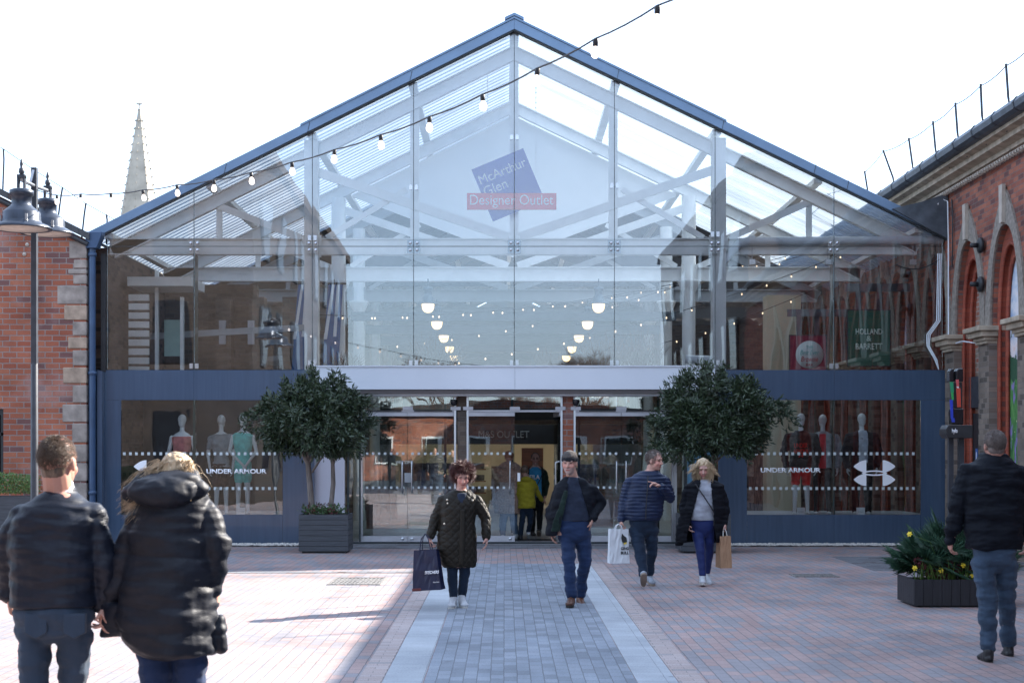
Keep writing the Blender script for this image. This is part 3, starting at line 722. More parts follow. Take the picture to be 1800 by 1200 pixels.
# pendant lamps
M['globe'] = emis('lamp_globe', (1, .66, .30), .75)
M['pendant_metal'] = plain('pendant_metal', (.10, .14, .18), .35, .3)
def pendant(loc, zt_, label):
    t = thing('pendant_lamp', label, 'pendant lamp', loc, group='pendant lamps down the arcade')
    MB().lathe([(0, -.155), (.05, -.148), (.09, -.12), (.117, -.07), (.125, -.01), (.125, .02), (0, .02)], n=22).build('globe', M['globe'], t)
    MB().lathe([(.125, .021), (.185, .014), (.245, .02), (.22, .04), (.12, .065), (.115, .15), (.085, .19), (.08, .29), (.10, .30), (.10, .36), (.05, .37), (0, .37)], n=24).build('lamp_shade', M['pendant_metal'], t)
    MB().tube([(0, 0, .36), (0, 0, zt_ - loc[2])], .012, n=8).build('stem', M['pendant_metal'], t)
    return t
p0 = None; ords = ['first', 'second', 'third', 'fourth', 'fifth', 'sixth', 'seventh', 'eighth', 'ninth']
for s, xx in ((-1, -1.55), (1, 1.9)):
    for k in range(9):
        y = 31.07 + 4.3 * k
        lb_ = 'lit globe lamp, %s from the glass in the row %s' % (ords[k], 'above the curly haired woman' if s < 0 else 'above the two bag carriers')
        loc = (xx - .02 * k * (1 if s < 0 else -1) * .5, y, 4.62)
        if p0 is None: p0 = pendant(loc, 5.15, lb_)
        else: dup(p0, loc, 0, lb_)

# ================================================================ neighbouring brick building (gable end beside the arcade)
nb = thing('brick_building', 'red brick gable end with pale stone quoins beside the blue downpipe', 'building')
BY = 27.18
xe = PX(151, BY)
def zn(x): return 5.42 + (xe - x) * .50
wall_x = -17.0
win = (-10.6, PX(6, BY), 1.1, 2.42)
wm = MB()
wm.prism([(wall_x, 0), (win[0], 0), (win[0], zn(win[0])), (wall_x, zn(wall_x))], BY, BY + .4)
wm.prism([(win[0], 0), (win[1], 0), (win[1], win[2]), (win[0], win[2])], BY, BY + .4)
wm.prism([(win[0], win[3]), (win[1], win[3]), (win[1], zn(win[1])), (win[0], zn(win[0]))], BY, BY + .4)
wm.prism([(win[1], 0), (xe, 0), (xe, zn(xe)), (win[1], zn(win[1]))], BY, BY + .4)
wm.box(xe - .4, xe, BY + .4, 60, 0, 5.3)
wm.build('wall', M['brick_front'], nb)
wf = MB()
for a in ((win[0], win[1], win[2], win[2] + .06), (win[0], win[1], win[3] - .1, win[3]), (win[1] - .06, win[1], win[2] + .06, win[3] - .1), (win[0], win[0] + .06, win[2] + .06, win[3] - .1), (win[0], win[1], 1.95, 2.0)):
    wf.box(a[0], a[1], BY + .05, BY + .12, a[2], a[3])
wo = wf.build('window', M['black'], nb); MB().box(win[0] + .06, win[1] - .06, BY + .09, BY + .1, win[2] + .06, win[3] - .1).build('pane', M['glass_dark'], wo)
MB().box(win[0], win[1], BY + .3, BY + .4, win[2], win[3]).build('window_blind', M['interior_dark'], nb)
qs = [(424, 455, 122, 0), (456, 472, 130, 1), (473, 482, 120, 1), (483, 500, 129, 1), (502, 535, 101, 0), (536, 563, 113, 2), (565, 590, 128, 0), (592, 613, 120, 2), (615, 643, 128, 0), (645, 674, 111, 2), (676, 708, 128, 1), (710, 742, 110, 1), (743, 778, 127, 1),
      (780, 812, 111, 1), (814, 846, 127, 0), (848, 880, 110, 1), (882, 915, 126, 0), (917, 955, 110, 1)]
for a, b, p, c in qs:
    MB().box(PX(p, BY), xe + .015, BY - .018 - .006 * rnd.random(), BY + .3, PZ(b, BY) + .006, PZ(a, BY) - .006).build('quoin', M['stone_quoin_warm' if c == 2 else 'stone_quoin'], nb, bevel=.015)
MB().prism([(wall_x, zn(wall_x) + .02), (xe + .08, zn(xe) - .02), (xe + .08, zn(xe) + .10), (wall_x, zn(wall_x) + .14)], BY - .1, BY + .5).build('verge', M['slate_x'], nb)
MB().tube([(wall_x, BY - .06, zn(wall_x) - .06), (xe + .05, BY - .06, zn(xe) - .10)], .045, n=10).build('verge_pipe', M['black'], nb)
MB().prism([(wall_x, zn(wall_x) + .05), (xe + .04, zn(xe) + .0), (xe + .04, zn(xe) + .06), (wall_x, zn(wall_x) + .11)], BY + .5, 60).build('roof', M['slate'], nb)
for px, py in ((48, 430), (43, 447)):
    o = MB().lathe([(0, 0), (.034, 0), (.034, .014), (.018, .02), (.012, .035), (0, .035)], n=16).build('tie_plate', M['stone_pale'], nb); o.rotation_euler = (R(90), 0, 0); o.location = (PX(px, BY), BY - .001, PZ(py, BY))
rebase(nb, (-12, BY, 0))

# cable rail on its roof
cr_ = thing('roof_cable_rail', 'thin cable rail on bent posts along the slate roof above the brick gable', 'safety rail', (-8.5, 28.2, 0), group='roof cable rails')
dd = 28.2; ps_ = [((-40, 235), (-45, 262)), ((6, 262), (5, 300)), ((110, 329), (99, 378)), ((151, 357), (142, 401)), ((187, 377), (187, 396))]
for (a, b) in ps_:
    pa, pb = P(*a, dd), P(*b, dd); o = MB().tube([pa, pa.lerp(pb, .5) + Vector((.015, 0, 0)), pb - Vector((0, 0, .35))], .017, n=8).build('post', M['iron'], cr_); o.location = -cr_.location
o = MB().tube([P(-60, 225, dd), P(6, 262, dd), P(60, 299, dd), P(110, 330, dd), P(151, 358, dd), P(187, 378, dd), P(205, 388, dd)], .007, n=6).build('cable', M['iron'], cr_); o.location = -cr_.location

# downpipe with hopper at the valley
dp = thing('downpipe', 'dark blue downpipe with a hopper head between brick gable and glass front', 'downpipe', (PX(162, 27.25), 27.25, 0))
MB().tube([(0, 0, 0), (0, 0, PZ(434, 27.25))], .062, n=16).build('pipe', M['blue_pipe'], dp)
MB().prism([(-.09, 5.26), (.11, 5.26), (.20, 5.50), (.20, 5.55), (-.09, 5.55), (-.09, 5.4)], -.12, .12).build('hopper', M['blue_pipe'], dp, bevel=.012)
for z in (5.12, 3.02, .9): MB().lathe([(.064, 0), (.078, .01), (.078, .06), (.064, .07)], (0, 0, z), n=16).build('collar', M['blue_pipe'], dp)
MB().box(.07, .16, .06, .22, 0, 3.1).build('backing_channel', M['panel_blue'], dp)
MB().box(.10, .185, .20, .26, 3.1, 5.2).build('frame_channel', M['black'], dp)

# ================================================================ brick building with the arches
WX = 7.9
rb = thing('arched_building', 'long red brick building with tall pointed arches and a stone cornice', 'building')
BAY = 1.93; PY0 = 27.1           # pier centres at PY0 + k*BAY
HW, ZS, ZA = .70, 3.70, 5.25     # opening half width, springing, apex
def arch(hw, zs, za, n=11, pointed=False):
    """right side springing to apex as (offset, z)"""
    if pointed:
        h = za - zs; r = (hw * hw + h * h) / (2 * hw); c = hw - r; a1 = math.asin(h / r)
        return [(c + r * math.cos(a1 * i / n), zs + r * math.sin(a1 * i / n)) for i in range(n + 1)]
    return [(hw * max(0, math.cos(math.pi / 2 * i / n)) ** .86, zs + (za - zs) * math.sin(math.pi / 2 * i / n)) for i in range(n + 1)]
def outline(hw, zs, za, yc): 
    a = arch(hw, zs, za); return [(yc + p, z) for p, z in a] + [(yc - p, z) for p, z in a[::-1][1:]]
K0, K1 = -9, 9
wallm = MB(); ZT = 6.28
for k in range(K0, K1):
    yc = PY0 + (k + .5) * BAY; ya, yb = yc - BAY / 2, yc + BAY / 2
    o = outline(HW, ZS, ZA, yc)       # from right springing over apex to the left
    half = len(o) // 2; R_, L_ = o[:half + 1], o[half:]
    wallm.prism([(yb, 0), (yb, ZT), (yc, ZT)] + R_[::-1] + [(yc + HW, 0)], WX, WX + .4, axis='x')
    wallm.prism([(ya, 0), (yc - HW, 0)] + L_[::-1] + [(yc, ZT), (ya, ZT)], WX, WX + .4, axis='x')
wallm.build('wall', M['brick_side'], rb)
MB().box(WX, WX + .4, 5.0, PY0 + K0 * BAY - .001, 0, ZT).build('plain_wall', M['brick_side'], rb)
M['mural_sky'] = None
for k in range(K0, K1):
    yc = PY0 + (k + .5) * BAY
    # hood band
    ao, ai = arch(HW + .255, ZS, ZA + .60, pointed=True), arch(HW, ZS, ZA)
    mb = MB(); outer = [(yc + p, z) for p, z in ao] + [(yc - p, z) for p, z in ao[::-1][1:]]; inner = [(yc + p, z) for p, z in ai] + [(yc - p, z) for p, z in ai[::-1][1:]]
    n = len(outer); vs = [(x, y, z) for x in (WX - .035, WX + .02) for y, z in outer] + [(x, y, z) for x in (WX - .035, WX + .02) for y, z in inner]
    fs = []
    for i in range(n - 1): fs += [(i, i + 1, 2 * n + i + 1, 2 * n + i), (i, n + i, n + i + 1, i + 1), (2 * n + i, 2 * n + i + 1, 3 * n + i + 1, 3 * n + i)]
    fs += [(0, 2 * n, 3 * n, n), (n - 1, 2 * n - 1, 4 * n - 1, 3 * n - 1)]
    mb.add(vs, fs).build('arch_band', M['stone_hood'], rb)
    MB().prism([(yc - .06, ZA + .02), (yc + .06, ZA + .02), (yc + .085, ZA + .62), (yc - .085, ZA + .62)], WX - .09, WX - .034, axis='x').build('keystone', M['stone_pale'], rb)
    # inner red order: reveal brick then a roll moulding
    for (hw, za, x0, x1, mt) in ((HW - .02, ZA - .02, WX + .08, WX + .17, 'brick_red_order'), (HW - .15, ZA - .22, WX + .165, WX + .24, 'brick_red_order')):
        a2 = arch(hw - .14, ZS - .05, za - .28); a1 = arch(hw, ZS - .05, za)
        o1 = [(yc + hw, 0)] + [(yc + p, z) for p, z in a1] + [(yc - p, z) for p, z in a1[::-1][1:]] + [(yc - hw, 0)]
        o2 = [(yc + hw - .14, 0)] + [(yc + p, z) for p, z in a2] + [(yc - p, z) for p, z in a2[::-1][1:]] + [(yc - hw + .14, 0)]
        n = len(o1); vs = [(x, y, z) for x in (x0, x1) for y, z in o1] + [(x, y, z) for x in (x0, x1) for y, z in o2]; fs = []
        for i in range(n - 1): fs += [(i, i + 1, 2 * n + i + 1, 2 * n + i), (2 * n + i, 2 * n + i + 1, 3 * n + i + 1, 3 * n + i)]
        MB().add(vs, fs).build('arch_moulding', M[mt], rb)
        MB().tube([(x0 + .0, yc + hw - .14, 0)] + [(x0, yc + p, z) for p, z in a2] + [(x0, yc - p, z) for p, z in a2[::-1][1:]] + [(x0, yc - hw + .14, 0)], .028, n=8).build('roll_moulding', M['brick_red_order'], rb)
    # infill
    if k != -2:
        MB().prism([(yc - HW, 0), (yc + HW, 0), (yc + HW, ZA), (yc - HW, ZA)], WX + .235, WX + .4, axis='x').build('infill_wall', M['brick_infill'], rb)
    # pier and capital at the near side of this bay
    yp = PY0 + k * BAY; pw = BAY / 2 - HW + .01
    MB().box(WX - .05, WX + .33, yp - pw, yp + pw, 0, 3.42).build('pier', M['brick_pier'], rb)
    cp = MB()
    for x_, w_, z0, z1 in ((.10, .05, 3.42, 3.47), (.13, .08, 3.47, 3.53), (.20, .14, 3.53, 3.62), (.27, .20, 3.62, 3.70)): cp.box(WX - x_, WX + .2, yp - pw - w_ + .04, yp + pw + w_ - .04, z0, z1 - .0005)
    cp.build('capital', M['stone_cornice'], rb, bevel=.012)
# cornice, dentils, gutter and roof
MB().prism([(WX, 6.28), (WX + .4, 6.28), (WX + .4, 6.6), (WX - .38, 6.6), (WX - .38, 6.53), (WX - .26, 6.50), (WX - .26, 6.42), (WX - .12, 6.38), (WX - .12, 6.31), (WX, 6.31)], 5, 50, axis='y').build('cornice', M['stone_cornice'], rb)
de = MB(); y = 5.1
while y < 50:
    de.add([(WX - .07 + .06 * math.cos(a), y + dy, 6.245 + .045 * math.sin(a)) for dy in (0, .065) for a in [math.pi * .5 + math.pi * j / 6 for j in range(7)]],
           [(j, j + 1, j + 8, j + 7) for j in range(6)] + [tuple(range(7)), tuple(range(13, 6, -1))]); y += .125
de.build('dentil_course', M['stone_pale'], rb)
gm = MB(); gp = [(-.02, .16), (-.12, .155), (-.17, .08), (-.15, .0), (-.08, -.04), (0, -.05), (0, -.02), (-.07, -.015), (-.12, .02), (-.14, .08), (-.10, .13), (-.02, .14)]
gm.prism([(WX - .38 + a, 6.64 + b) for a, b in gp], 5, 50); 
gm.prism([(WX - .36, 6.60), (WX - .2, 6.60), (WX - .2, 6.66), (WX - .36, 6.66)], 5, 50)
gm.build('gutter', M['gutter'], rb)
for k in range(14): MB().prism([(WX - .38 + a * 1.06, 6.64 + b * 1.06) for a, b in gp[:6]] + [(WX - .3, 6.5)], 20.2 + k * 1.0, 20.25 + k * 1.0).build('gutter_joint', M['iron'], rb)
MB().prism([(WX - .36, 6.66), (WX - .30, 6.66), (11.9, 8.9), (11.9, 9.0)], 5, 50).build('roof', M['slate'], rb)
MB().prism([(11.9, 8.9), (11.9, 9.0), (20, 5), (20, 4.9)], 5, 50).build('roof', M['slate'], rb)
MB().box(19.6, 20, 5, 50, 0, 5).build('rear_wall', M['brick_dark'], rb); MB().prism([(WX + .4, 0), (19.6, 0), (19.6, 5), (11.9, 8.8), (WX + .4, 6.6)], 49.6, 50).build('end_wall', M['brick_pier_x'], rb)
# door in the first arch
yd = PY0 - .5 * BAY
dr = MB().box(WX + .19, WX + .23, yd - .42, yd + .42, .02, 2.32).build('door', M['black'], rb)
MB().box(WX + .16, WX + .234, yd - .50, yd - .42, .02, 2.42).build('door_frame', M['iron'], dr); MB().box(WX + .16, WX + .234, yd + .42, yd + .50, .02, 2.42).build('door_frame', M['iron'], dr)
MB().box(WX + .15, WX + .234, yd - .50, yd + .50, 2.42, 2.95).build('door_head', M['iron'], dr)
for z in (2.0, 1.25, .3): MB().tube([(WX + .16, yd + .40, z), (WX + .16, yd + .40, z + .12)], .012, n=8).build('hinge', M['steel'], dr)
M['sign_blue'] = plain('sign_blue', (.05, .14, .40), .5, bump=0)
dn = MB().box(WX + .184, WX + .189, yd + .12, yd + .24, 1.45, 1.72).build('door_notice', M['sign_blue'], dr)
MB().box(WX + .181, WX + .1835, yd + .165, yd + .195, 1.5, 1.66).build('pictogram', M['vinyl_white'], dn)
# mural in the second arch
def mural():
    t = NT('mural'); v = t.obj(); sp = t.n('ShaderNodeSeparateXYZ'); t.l(v, sp.inputs[0]); z = sp.outputs[2]
    cl = t.noise(1.6, 6, stretch=(1, 1.2, 2.0))
    skyc = t.ramp(cl, [(.35, (.20, .36, .60)), (.5, (.55, .62, .70)), (.62, (.80, .78, .80)), (.75, (.75, .45, .30))])
    glow = t.ramp(z, [(0, (0, 0, 0)), (1, (0, 0, 0))])
    mr = t.n('ShaderNodeMapRange'); mr.inputs[1].default_value = 3.0; mr.inputs[2].default_value = 4.0; t.l(z, mr.inputs[0])
    warm = t.mix(t.math('SUBTRACT', 1.0, mr.outputs[0]), skyc, (.82, .58, .50)); warm = t.mix(.45, skyc, warm)
    gr = t.ramp(t.noise(14, 6, stretch=(1, 1, .35)), [(.3, (.02, .09, .03)), (.6, (.10, .28, .07)), (.8, (.28, .42, .16))])
    fl = t.ramp(t.noise(7, 4, stretch=(1, 1, .4)), [(.56, (0, 0, 0)), (.62, (1, 1, 1))]); lav = t.mix(fl, gr, (.28, .20, .50))
    f2 = t.ramp(t.noise(11, 2), [(.70, (0, 0, 0)), (.73, (1, 1, 1))]); lav = t.mix(f2, lav, (.75, .70, .45))
    edge = t.math('ADD', z, t.math('MULTIPLY', t.noise(4, 5), .5)); m1 = t.math('GREATER_THAN', edge, 3.05); col = t.mix(m1, lav, warm)
    tree = t.math('MULTIPLY', t.math('LESS_THAN', t.math('ADD', z, t.math('MULTIPLY', t.noise(3.2, 6), 1.9)), 4.15), m1); col = t.mix(tree, col, (.03, .09, .045))
    return t.bsdf(col, .7)
M['mural'] = mural()
ym = PY0 - 1.5 * BAY; am = arch(HW - .28, ZS, ZA - .5)
MB().prism([(ym + HW - .28, 0.02)] + [(ym + p, z) for p, z in am] + [(ym - p, z) for p, z in am[::-1][1:]] + [(ym - HW + .3, .02)], WX + .20, WX + .234, axis='x').build('mural_panel', M['mural'], rb)
MB().box(WX + .236, WX + .4, ym - HW, ym + HW, 0, ZA).build('infill_wall', M['brick_infill'], rb)
# lead flashing where the glass roof meets the wall
MB().prism([(WX - .02, 5.45), (WX - .02, 6.25), (WX - .5, 6.1), (WX - 1.0, 5.98), (WX - .35, 5.62)], 27.3, 27.5).build('lead_flashing', M['gutter'], rb)
rebase(rb, (WX, 15, 0))

# posts and cable on the gutter
c2 = thing('roof_cable_rail', 'cable rail on bent iron posts along the gutter of the arched building', 'safety rail', (7.5, 25, 6.6), group='roof cable rails')
pts = []
for i, y in enumerate((31.5, 29.5, 28.1, 26.6, 25.3, 24.0, 22.75, 21.5, 20.2)):
    lean = -.16 if i == 1 else rnd.uniform(-.04, .02)
    top = Vector((7.42 + lean, y + rnd.uniform(-.05, .05), 7.42 + rnd.uniform(-.03, .03)))
    o = MB().tube([top, Vector((7.46 + (0 if i == 1 else .0), y, 6.92)), Vector((7.48, y, 6.80)), Vector((7.60, y - .02, 6.76))], .02, n=8).build('post', M['iron'], c2); o.location = -c2.location
    pts.append(top - Vector((0, 0, .03)))
cb = []
for a, b in zip(pts, pts[1:]): cb += catenary(a, b, .035, 6)[:-1]
o = MB().tube(cb + [pts[-1]], .008, n=6).build('cable', M['iron'], c2); o.location = -c2.location
# cables and conduit on the arched wall
wc = thing('wall_conduit', 'white cable conduit running down the corner of the arched brick wall', 'cable', (7.85, 27.3, 0))
q = lambda y, z, x=7.86: (x, y, z)
def cable(pts, r, m, name='cable'):
    o = MB().tube(pts, r, n=7).build(name, M[m], wc); o.location = -wc.location
cable([q(27.3, 6.05, 7.7), q(27.35, 6.18, 7.75), q(27.25, 6.1), q(27.2, 5.4), q(27.2, 3.6), q(26.9, 3.55), q(26.25, 3.55, 7.83), q(26.15, 3.5, 8.10), q(26.15, 2.95, 8.11)], .013, 'white_pipe')
cable([q(27.0, 6.1), q(26.95, 5.9), q(26.95, 5.2), q(26.98, 4.9)], .014, 'black')
for j in range(3): cable([q(27.44, 5.2 + .0 * j, 7.80 - .03 * j), q(27.44, 4.0, 7.78 - .03 * j), q(27.43, 3.75, 7.60 - .03 * j), q(27.42, 3.55, 7.58 - .02 * j), q(27.42, 3.3, 7.72 - .02 * j), q(27.42, 3.13, 7.75)], .010, 'white_pipe')
cable(catenary((7.0, 27.45, 5.0), (7.78, 27.44, 5.1), .12, 6), .008, 'black')
# round wall lights
for y, z, nm in ((25.28, 5.06, 'upper'), (25.28, 4.42, 'lower')):
    t = thing('wall_light', 'round black wall light between the two arches, %s of the pair' % nm, 'wall light', (WX - .04, y, z), group='round wall lights')
    o = MB().lathe([(0, 0), (.12, 0), (.13, .02), (.13, .05), (.10, .07), (0, .075)], n=20).build('housing', M['black'], t); o.rotation_euler = (0, R(-90), 0)
    o = MB().lathe([(0, 0), (.04, 0), (.04, .12), (0, .13)], n=12).build('spigot', M['black'], t); o.rotation_euler = (0, R(-90), 0); o.location = (-.07, 0, 0)

# white drain pipe behind the glass
wp = thing('drain_pipe', 'white plastic drain pipe running along and down behind the glass', 'pipe', (0, 27.7, 0))
o = MB().tube([P(1668, 422, 27.7), P(1480, 423, 27.7), P(1312, 424, 27.7), P(1298, 429, 27.7), P(1270, 460, 27.7), P(1262, 475, 27.7), P(1261, 560, 27.7), P(1261, 618, 27.7), P(1257, 629, 27.7), P(1245, 632, 27.7), P(1205, 631, 27.7)], .075, n=16).build('pipe', M['white_pipe'], wp); o.location = -wp.location
for px, py in ((1322, 422), (1580, 423), (1462, 423)):
    p = P(px, py, 27.7); o = MB().tube([p - Vector((.05, 0, 0)), p + Vector((.05, 0, 0))], .086, n=16).build('collar', M['white_pipe'], wp); o.location = -wp.location
for px in (1322, 1455, 1605):
    p = P(px, 430, 27.75); o = MB().tube([p, p - Vector((0, 0, .27))], .006, n=6).box(p.x - .05, p.x + .05, p.y - .04, p.y + .04, p.z - .36, p.z - .27).build('hanger', M['steel'], wp); o.location = -wp.location

# ================================================================ spire
ch = thing('church_spire', 'tall tapering stone church spire rising behind the glass roof', 'church spire', (PX(245, 150), 150, 0))
s = 150 / F
zt2, zb2 = PZ(196, 150), 20.0
def spr(z): return .16 + (zt2 - z) * .165
MB().lathe([(spr(zb2) * 1.0, zb2), (spr(28), 28), (.15, zt2)], n=8, smooth=False).build('spire', M['stone_spire'], ch)
for k in range(8):
    crk = MB(); a = 2 * math.pi * k / 8; z = zb2 + .5
    while z < zt2 - .5:
        r = spr(z) + .02; c = Vector((r * math.cos(a), r * math.sin(a), z)); m4 = Matrix.Translation(c) @ Matrix.Rotation(a, 4, 'Z')
        crk.box(-.08, .10, -.05, .05, -.04, .08, M=m4); z += .78
    crk.build('crocket_rib', M['stone_spire'], ch)
MB().lathe([(.15, zt2), (.16, zt2 + .2), (.07, zt2 + .3), (.06, zt2 + .6), (.15, zt2 + .7), (.15, zt2 + .8), (.05, zt2 + .85), (.03, zt2 + 1.2), (0, zt2 + 1.25)], n=8, smooth=False).box(-.28, .28, -.05, .05, zt2 + .68, zt2 + .8).build('finial', M['stone_spire'], ch)
MB().box(-2.7, 2.7, -2.7, 2.7, 0, zb2).build('tower', M['stone_spire'], ch)

# ================================================================ warehouses behind the photographer (seen only mirrored in the glass)
def warehouse(x0, x1, y0, y1, h, face, label):
    t = thing('warehouse', label, 'building', ((x0 + x1) / 2, (y0 + y1) / 2, 0))
    cx, cy = t.location.x, t.location.y
    MB().box(x0 - cx, x1 - cx, y0 - cy, y1 - cy, 0, h).build('wall', M['brick_warehouse'], t)
    MB().box(x0 - cx - .2, x1 - cx + .2, y0 - cy - .2, y1 - cy + .2, h, h + .35).build('parapet', M['brick_warehouse'], t)
    xf = (x1 - cx + .02) if face > 0 else (x0 - cx - .02)
    for fl in range(3):
        for k in range(int((y1 - y0) / 3.2)):
            y = y0 - cy + 1.6 + 3.2 * k; z = 1.0 + fl * 3.4
            w0 = MB().box(min(xf, xf + face * .05), max(xf, xf + face * .05), y - .6, y + .6, z, z + 1.9).build('window', M['iron'], t)
            MB().box(xf + face * .055 - .004, xf + face * .055 + .004, y - .52, y + .52, z + .08, z + 1.82).build('pane', M['black_gloss'], w0)
    for k in range(3):
        x = x0 - cx + 1.5 + 2.6 * k
        for fl in range(3): MB().box(x - .5, x + .5, y1 - cy + .001, y1 - cy + .05, 1 + 3.4 * fl, 2.9 + 3.4 * fl).build('window', M['black_gloss'], t)
warehouse(-17, -7.8, -22, 7.3, 11, 1, 'tall brown brick warehouse beside the courtyard, opposite the arches')
warehouse(8.0, 17, -22, 4.9, 11, -1, 'tall brown brick warehouse beyond the arched building')

# low building closing the courtyard behind the photographer, and trees before it (mirrored in the doors)
cl_ = thing('courtyard_building', 'low brick building with white windows closing the courtyard', 'building', (0, -27, 0))
MB().box(-7.7, 7.9, -6, 0, 0, 3.7).build('wall', M['brick_front'], cl_)
MB().prism([(-8.1, 3.7), (8.2, 3.7), (8.2, 3.8), (0, 4.4), (-8.1, 3.8)], -6.3, .3).build('roof', M['slate_x'], cl_)
for k in range(6):
    for fl in range(1):
        x = -6.4 + 2.5 * k; z = .9
        w0 = MB().box(x - .6, x + .6, .001, .06, z, z + 1.5).build('window', M['white_paint'], cl_); MB().box(x - .5, x + .5, .061, .07, z + .1, z + 1.4).build('pane', M['black_gloss'], w0)

# leafless trees behind it
M['bark_far'] = plain('bark_far', (.10, .07, .055), .9, var=.3)
for i, (x, y, h) in enumerate(((-9, -44, 6.2), (-4.2, -48, 7.6), (1.2, -43, 5.6), (5.6, -50, 8.2), (10.5, -45, 6.9))):
    rr = random.Random(70 + i); bt_ = thing('bare_tree', 'leafless tree behind the low brick building, %s' % ('beside the tall warehouse', 'second tallest of the row', 'the shortest of the row', 'the tallest of the row', 'nearest the arched side')[i], 'tree', (x, y, 0), group='leafless trees behind the courtyard building')
    mb = MB(); mb.tube([(0, 0, 0), (.1, 0, h * .2), (0, .1, h * .38)], [.24, .18, .13], n=8); tips = [(Vector((0, .1, h * .38)), Vector((0, 0, 1)), .12, 0), (Vector((.1, 0, h * .2)), Vector((.5, 0, 1)), .08, 1)]
    mb.build('trunk', M['bark_far'], bt_); mb = MB()
    while tips:
        p, d_, r_, lv = tips.pop()
        for q_ in range(4 if lv < 3 else 5):
            nd = (d_ + Vector((rr.gauss(0, .5), rr.gauss(0, .5), rr.uniform(0, .4)))).normalized(); L = h * (.22, .17, .12, .09, .06)[min(lv, 4)] * rr.uniform(.8, 1.2); e = p + nd * L
            mb.tube([p, p.lerp(e, .5) + Vector((rr.gauss(0, .04), rr.gauss(0, .04), .03)), e], [r_, r_ * .75, r_ * .5], n=3, cap=False)
            if lv < 4: tips.append((e, nd, r_ * .5, lv + 1))
    mb.build('branches', M['bark_far'], bt_, fixn=False)
# ================================================================ lamp post
lp = thing('lamp_post', 'tall black lamp post with two bell shaped shades in front of the brick gable', 'street lamp', (PX(60.5, 18), 18, 0))
MB().lathe([(.10, 0), (.10, .06), (.06, .10), (.055, 1.0), (.045, 1.05), (.04, 2.7), (.03, 2.72)], n=16).build('pole', M['iron'], lp)
MB().box(-.033, .033, -.033, .033, 2.7, PZ(295, 18)).build('mast', M['iron'], lp, bevel=.004)
def shade(px, rimpy, d, k=1.0):
    c = P(px, rimpy, d) - Vector((lp.location.x, 18, 0))
    pr = [(.0, .028), (.30, .010), (.34, 0), (.345, .012), (.30, .045), (.225, .075), (.215, .10), (.21, .185), (.20, .20), (.12, .265), (.112, .28), (.112, .38), (.135, .385), (.135, .44), (.10, .455), (.0, .46)]
    root = MB().lathe([(r_ * k, z * k) for r_, z in pr], n=32).build('lamp_shade', M['lamp_metal'], lp); root.location = c
    MB().lathe([(0, -.01), (.29 * k, .002), (.29 * k, .01), (0, .012)], n=28).build('diffuser', M['stone_pale'], root)
    MB().box(-.045, -.025, -.03, .03, .455 * k, .60 * k).box(.025, .045, -.03, .03, .455 * k, .60 * k).box(-.045, .045, -.034, .034, .58 * k, .62 * k).build('hanger_bracket', M['iron'], root)
    MB().lathe([(.02, .62 * k), (.035, .65 * k), (.03, .69 * k), (.015, .70 * k), (.022, .74 * k), (.012, .79 * k), (0, .80 * k)], n=12).build('finial', M['iron'], root)
    for a in (R(-60), R(200)): MB().box(-.012, .012, -.012, .012, .07 * k, .15 * k).build('clip', M['steel'], root).location = (.235 * math.cos(a), .235 * math.sin(a), 0)
    return c + Vector((0, 0, .56 * k))
e1 = shade(38, 403, 17.5); e2 = shade(84, 412, 18.7, .95)
MB().tube([e1, Vector((0, 0, PZ(327, 18))), e2], .022, n=10).build('cross_arm', M['steel'], lp)
MB().bar((-.03, -.05, PZ(322, 18)), (.0, -.02, PZ(297, 18)), .02, .03, mi=0).build('brace', M['steel'], lp)

# ================================================================ festoon strings
M['bulb'] = plain('bulb_glass', (.85, .80, .78), .15, var=.02, bump=0)
M['bulb_lit'] = emis('bulb_lit', (1, .86, .78), 1.0)
M['bulb_small'] = emis('bulb_small', (1, .75, .5), .55)
def bulb_mb(k=1.0):
    k *= .82
    return MB().lathe([(.016 * k, 0), (.02 * k, -.01 * k), (.02 * k, -.05 * k), (.017 * k, -.055 * k), (0, -.056 * k)], n=10), MB().lathe([(.012 * k, -.056 * k), (.024 * k, -.075 * k), (.031 * k, -.10 * k), (.026 * k, -.125 * k), (.012 * k, -.137 * k), (0, -.139 * k)], n=12)
FS = [(100, 343), (142, 341), (195, 340), (251, 334), (311, 325), (376, 316), (441, 303), (513, 285), (588, 263), (669, 237), (755, 205), (848, 166), (945, 120), (1047, 68), (1156, 10)]
fs_ = thing('festoon_string', 'festoon string of round bulbs strung from the lamp post across the courtyard', 'string lights', (0, 13, 4.5))
pts = []; n_ = len(FS)
for i, (px, py) in enumerate(FS): pts.append(P(px, py, 17.9 - 9.6 * i / (n_ - 1)))
start = Vector((lp.location.x, 18, PZ(332, 18)))
ext = [pts[-1] + Vector((.62, -.70, .10)), pts[-1] + Vector((1.5, -1.6, .35)), pts[-1] + Vector((2.6, -2.6, .9))]
allp = [start] + pts + ext; line = []
for a, b in zip(allp, allp[1:]): line += catenary(a, b, .012, 4)[:-1]
o = MB().tube(line + [allp[-1]], .0058, n=7).build('cable', M['black'], fs_); o.location = -fs_.location
sk, bl = bulb_mb()
sk0 = bl0 = None
for i, p in enumerate(pts + ext[:2]):
    if sk0 is None: sk0 = sk.build('bulb_socket', M['black'], fs_); bl0 = bl.build('bulb', M['bulb_lit'], sk0); so_ = sk0
    else:
        so_ = sk0.copy(); COL.objects.link(so_); so_.parent = fs_; b_ = bl0.copy(); COL.objects.link(b_); b_.parent = so_
    so_.location = p - fs_.location; so_.rotation_euler = (R(rnd.uniform(-8, 8)), R(rnd.uniform(-8, 8)), 0)
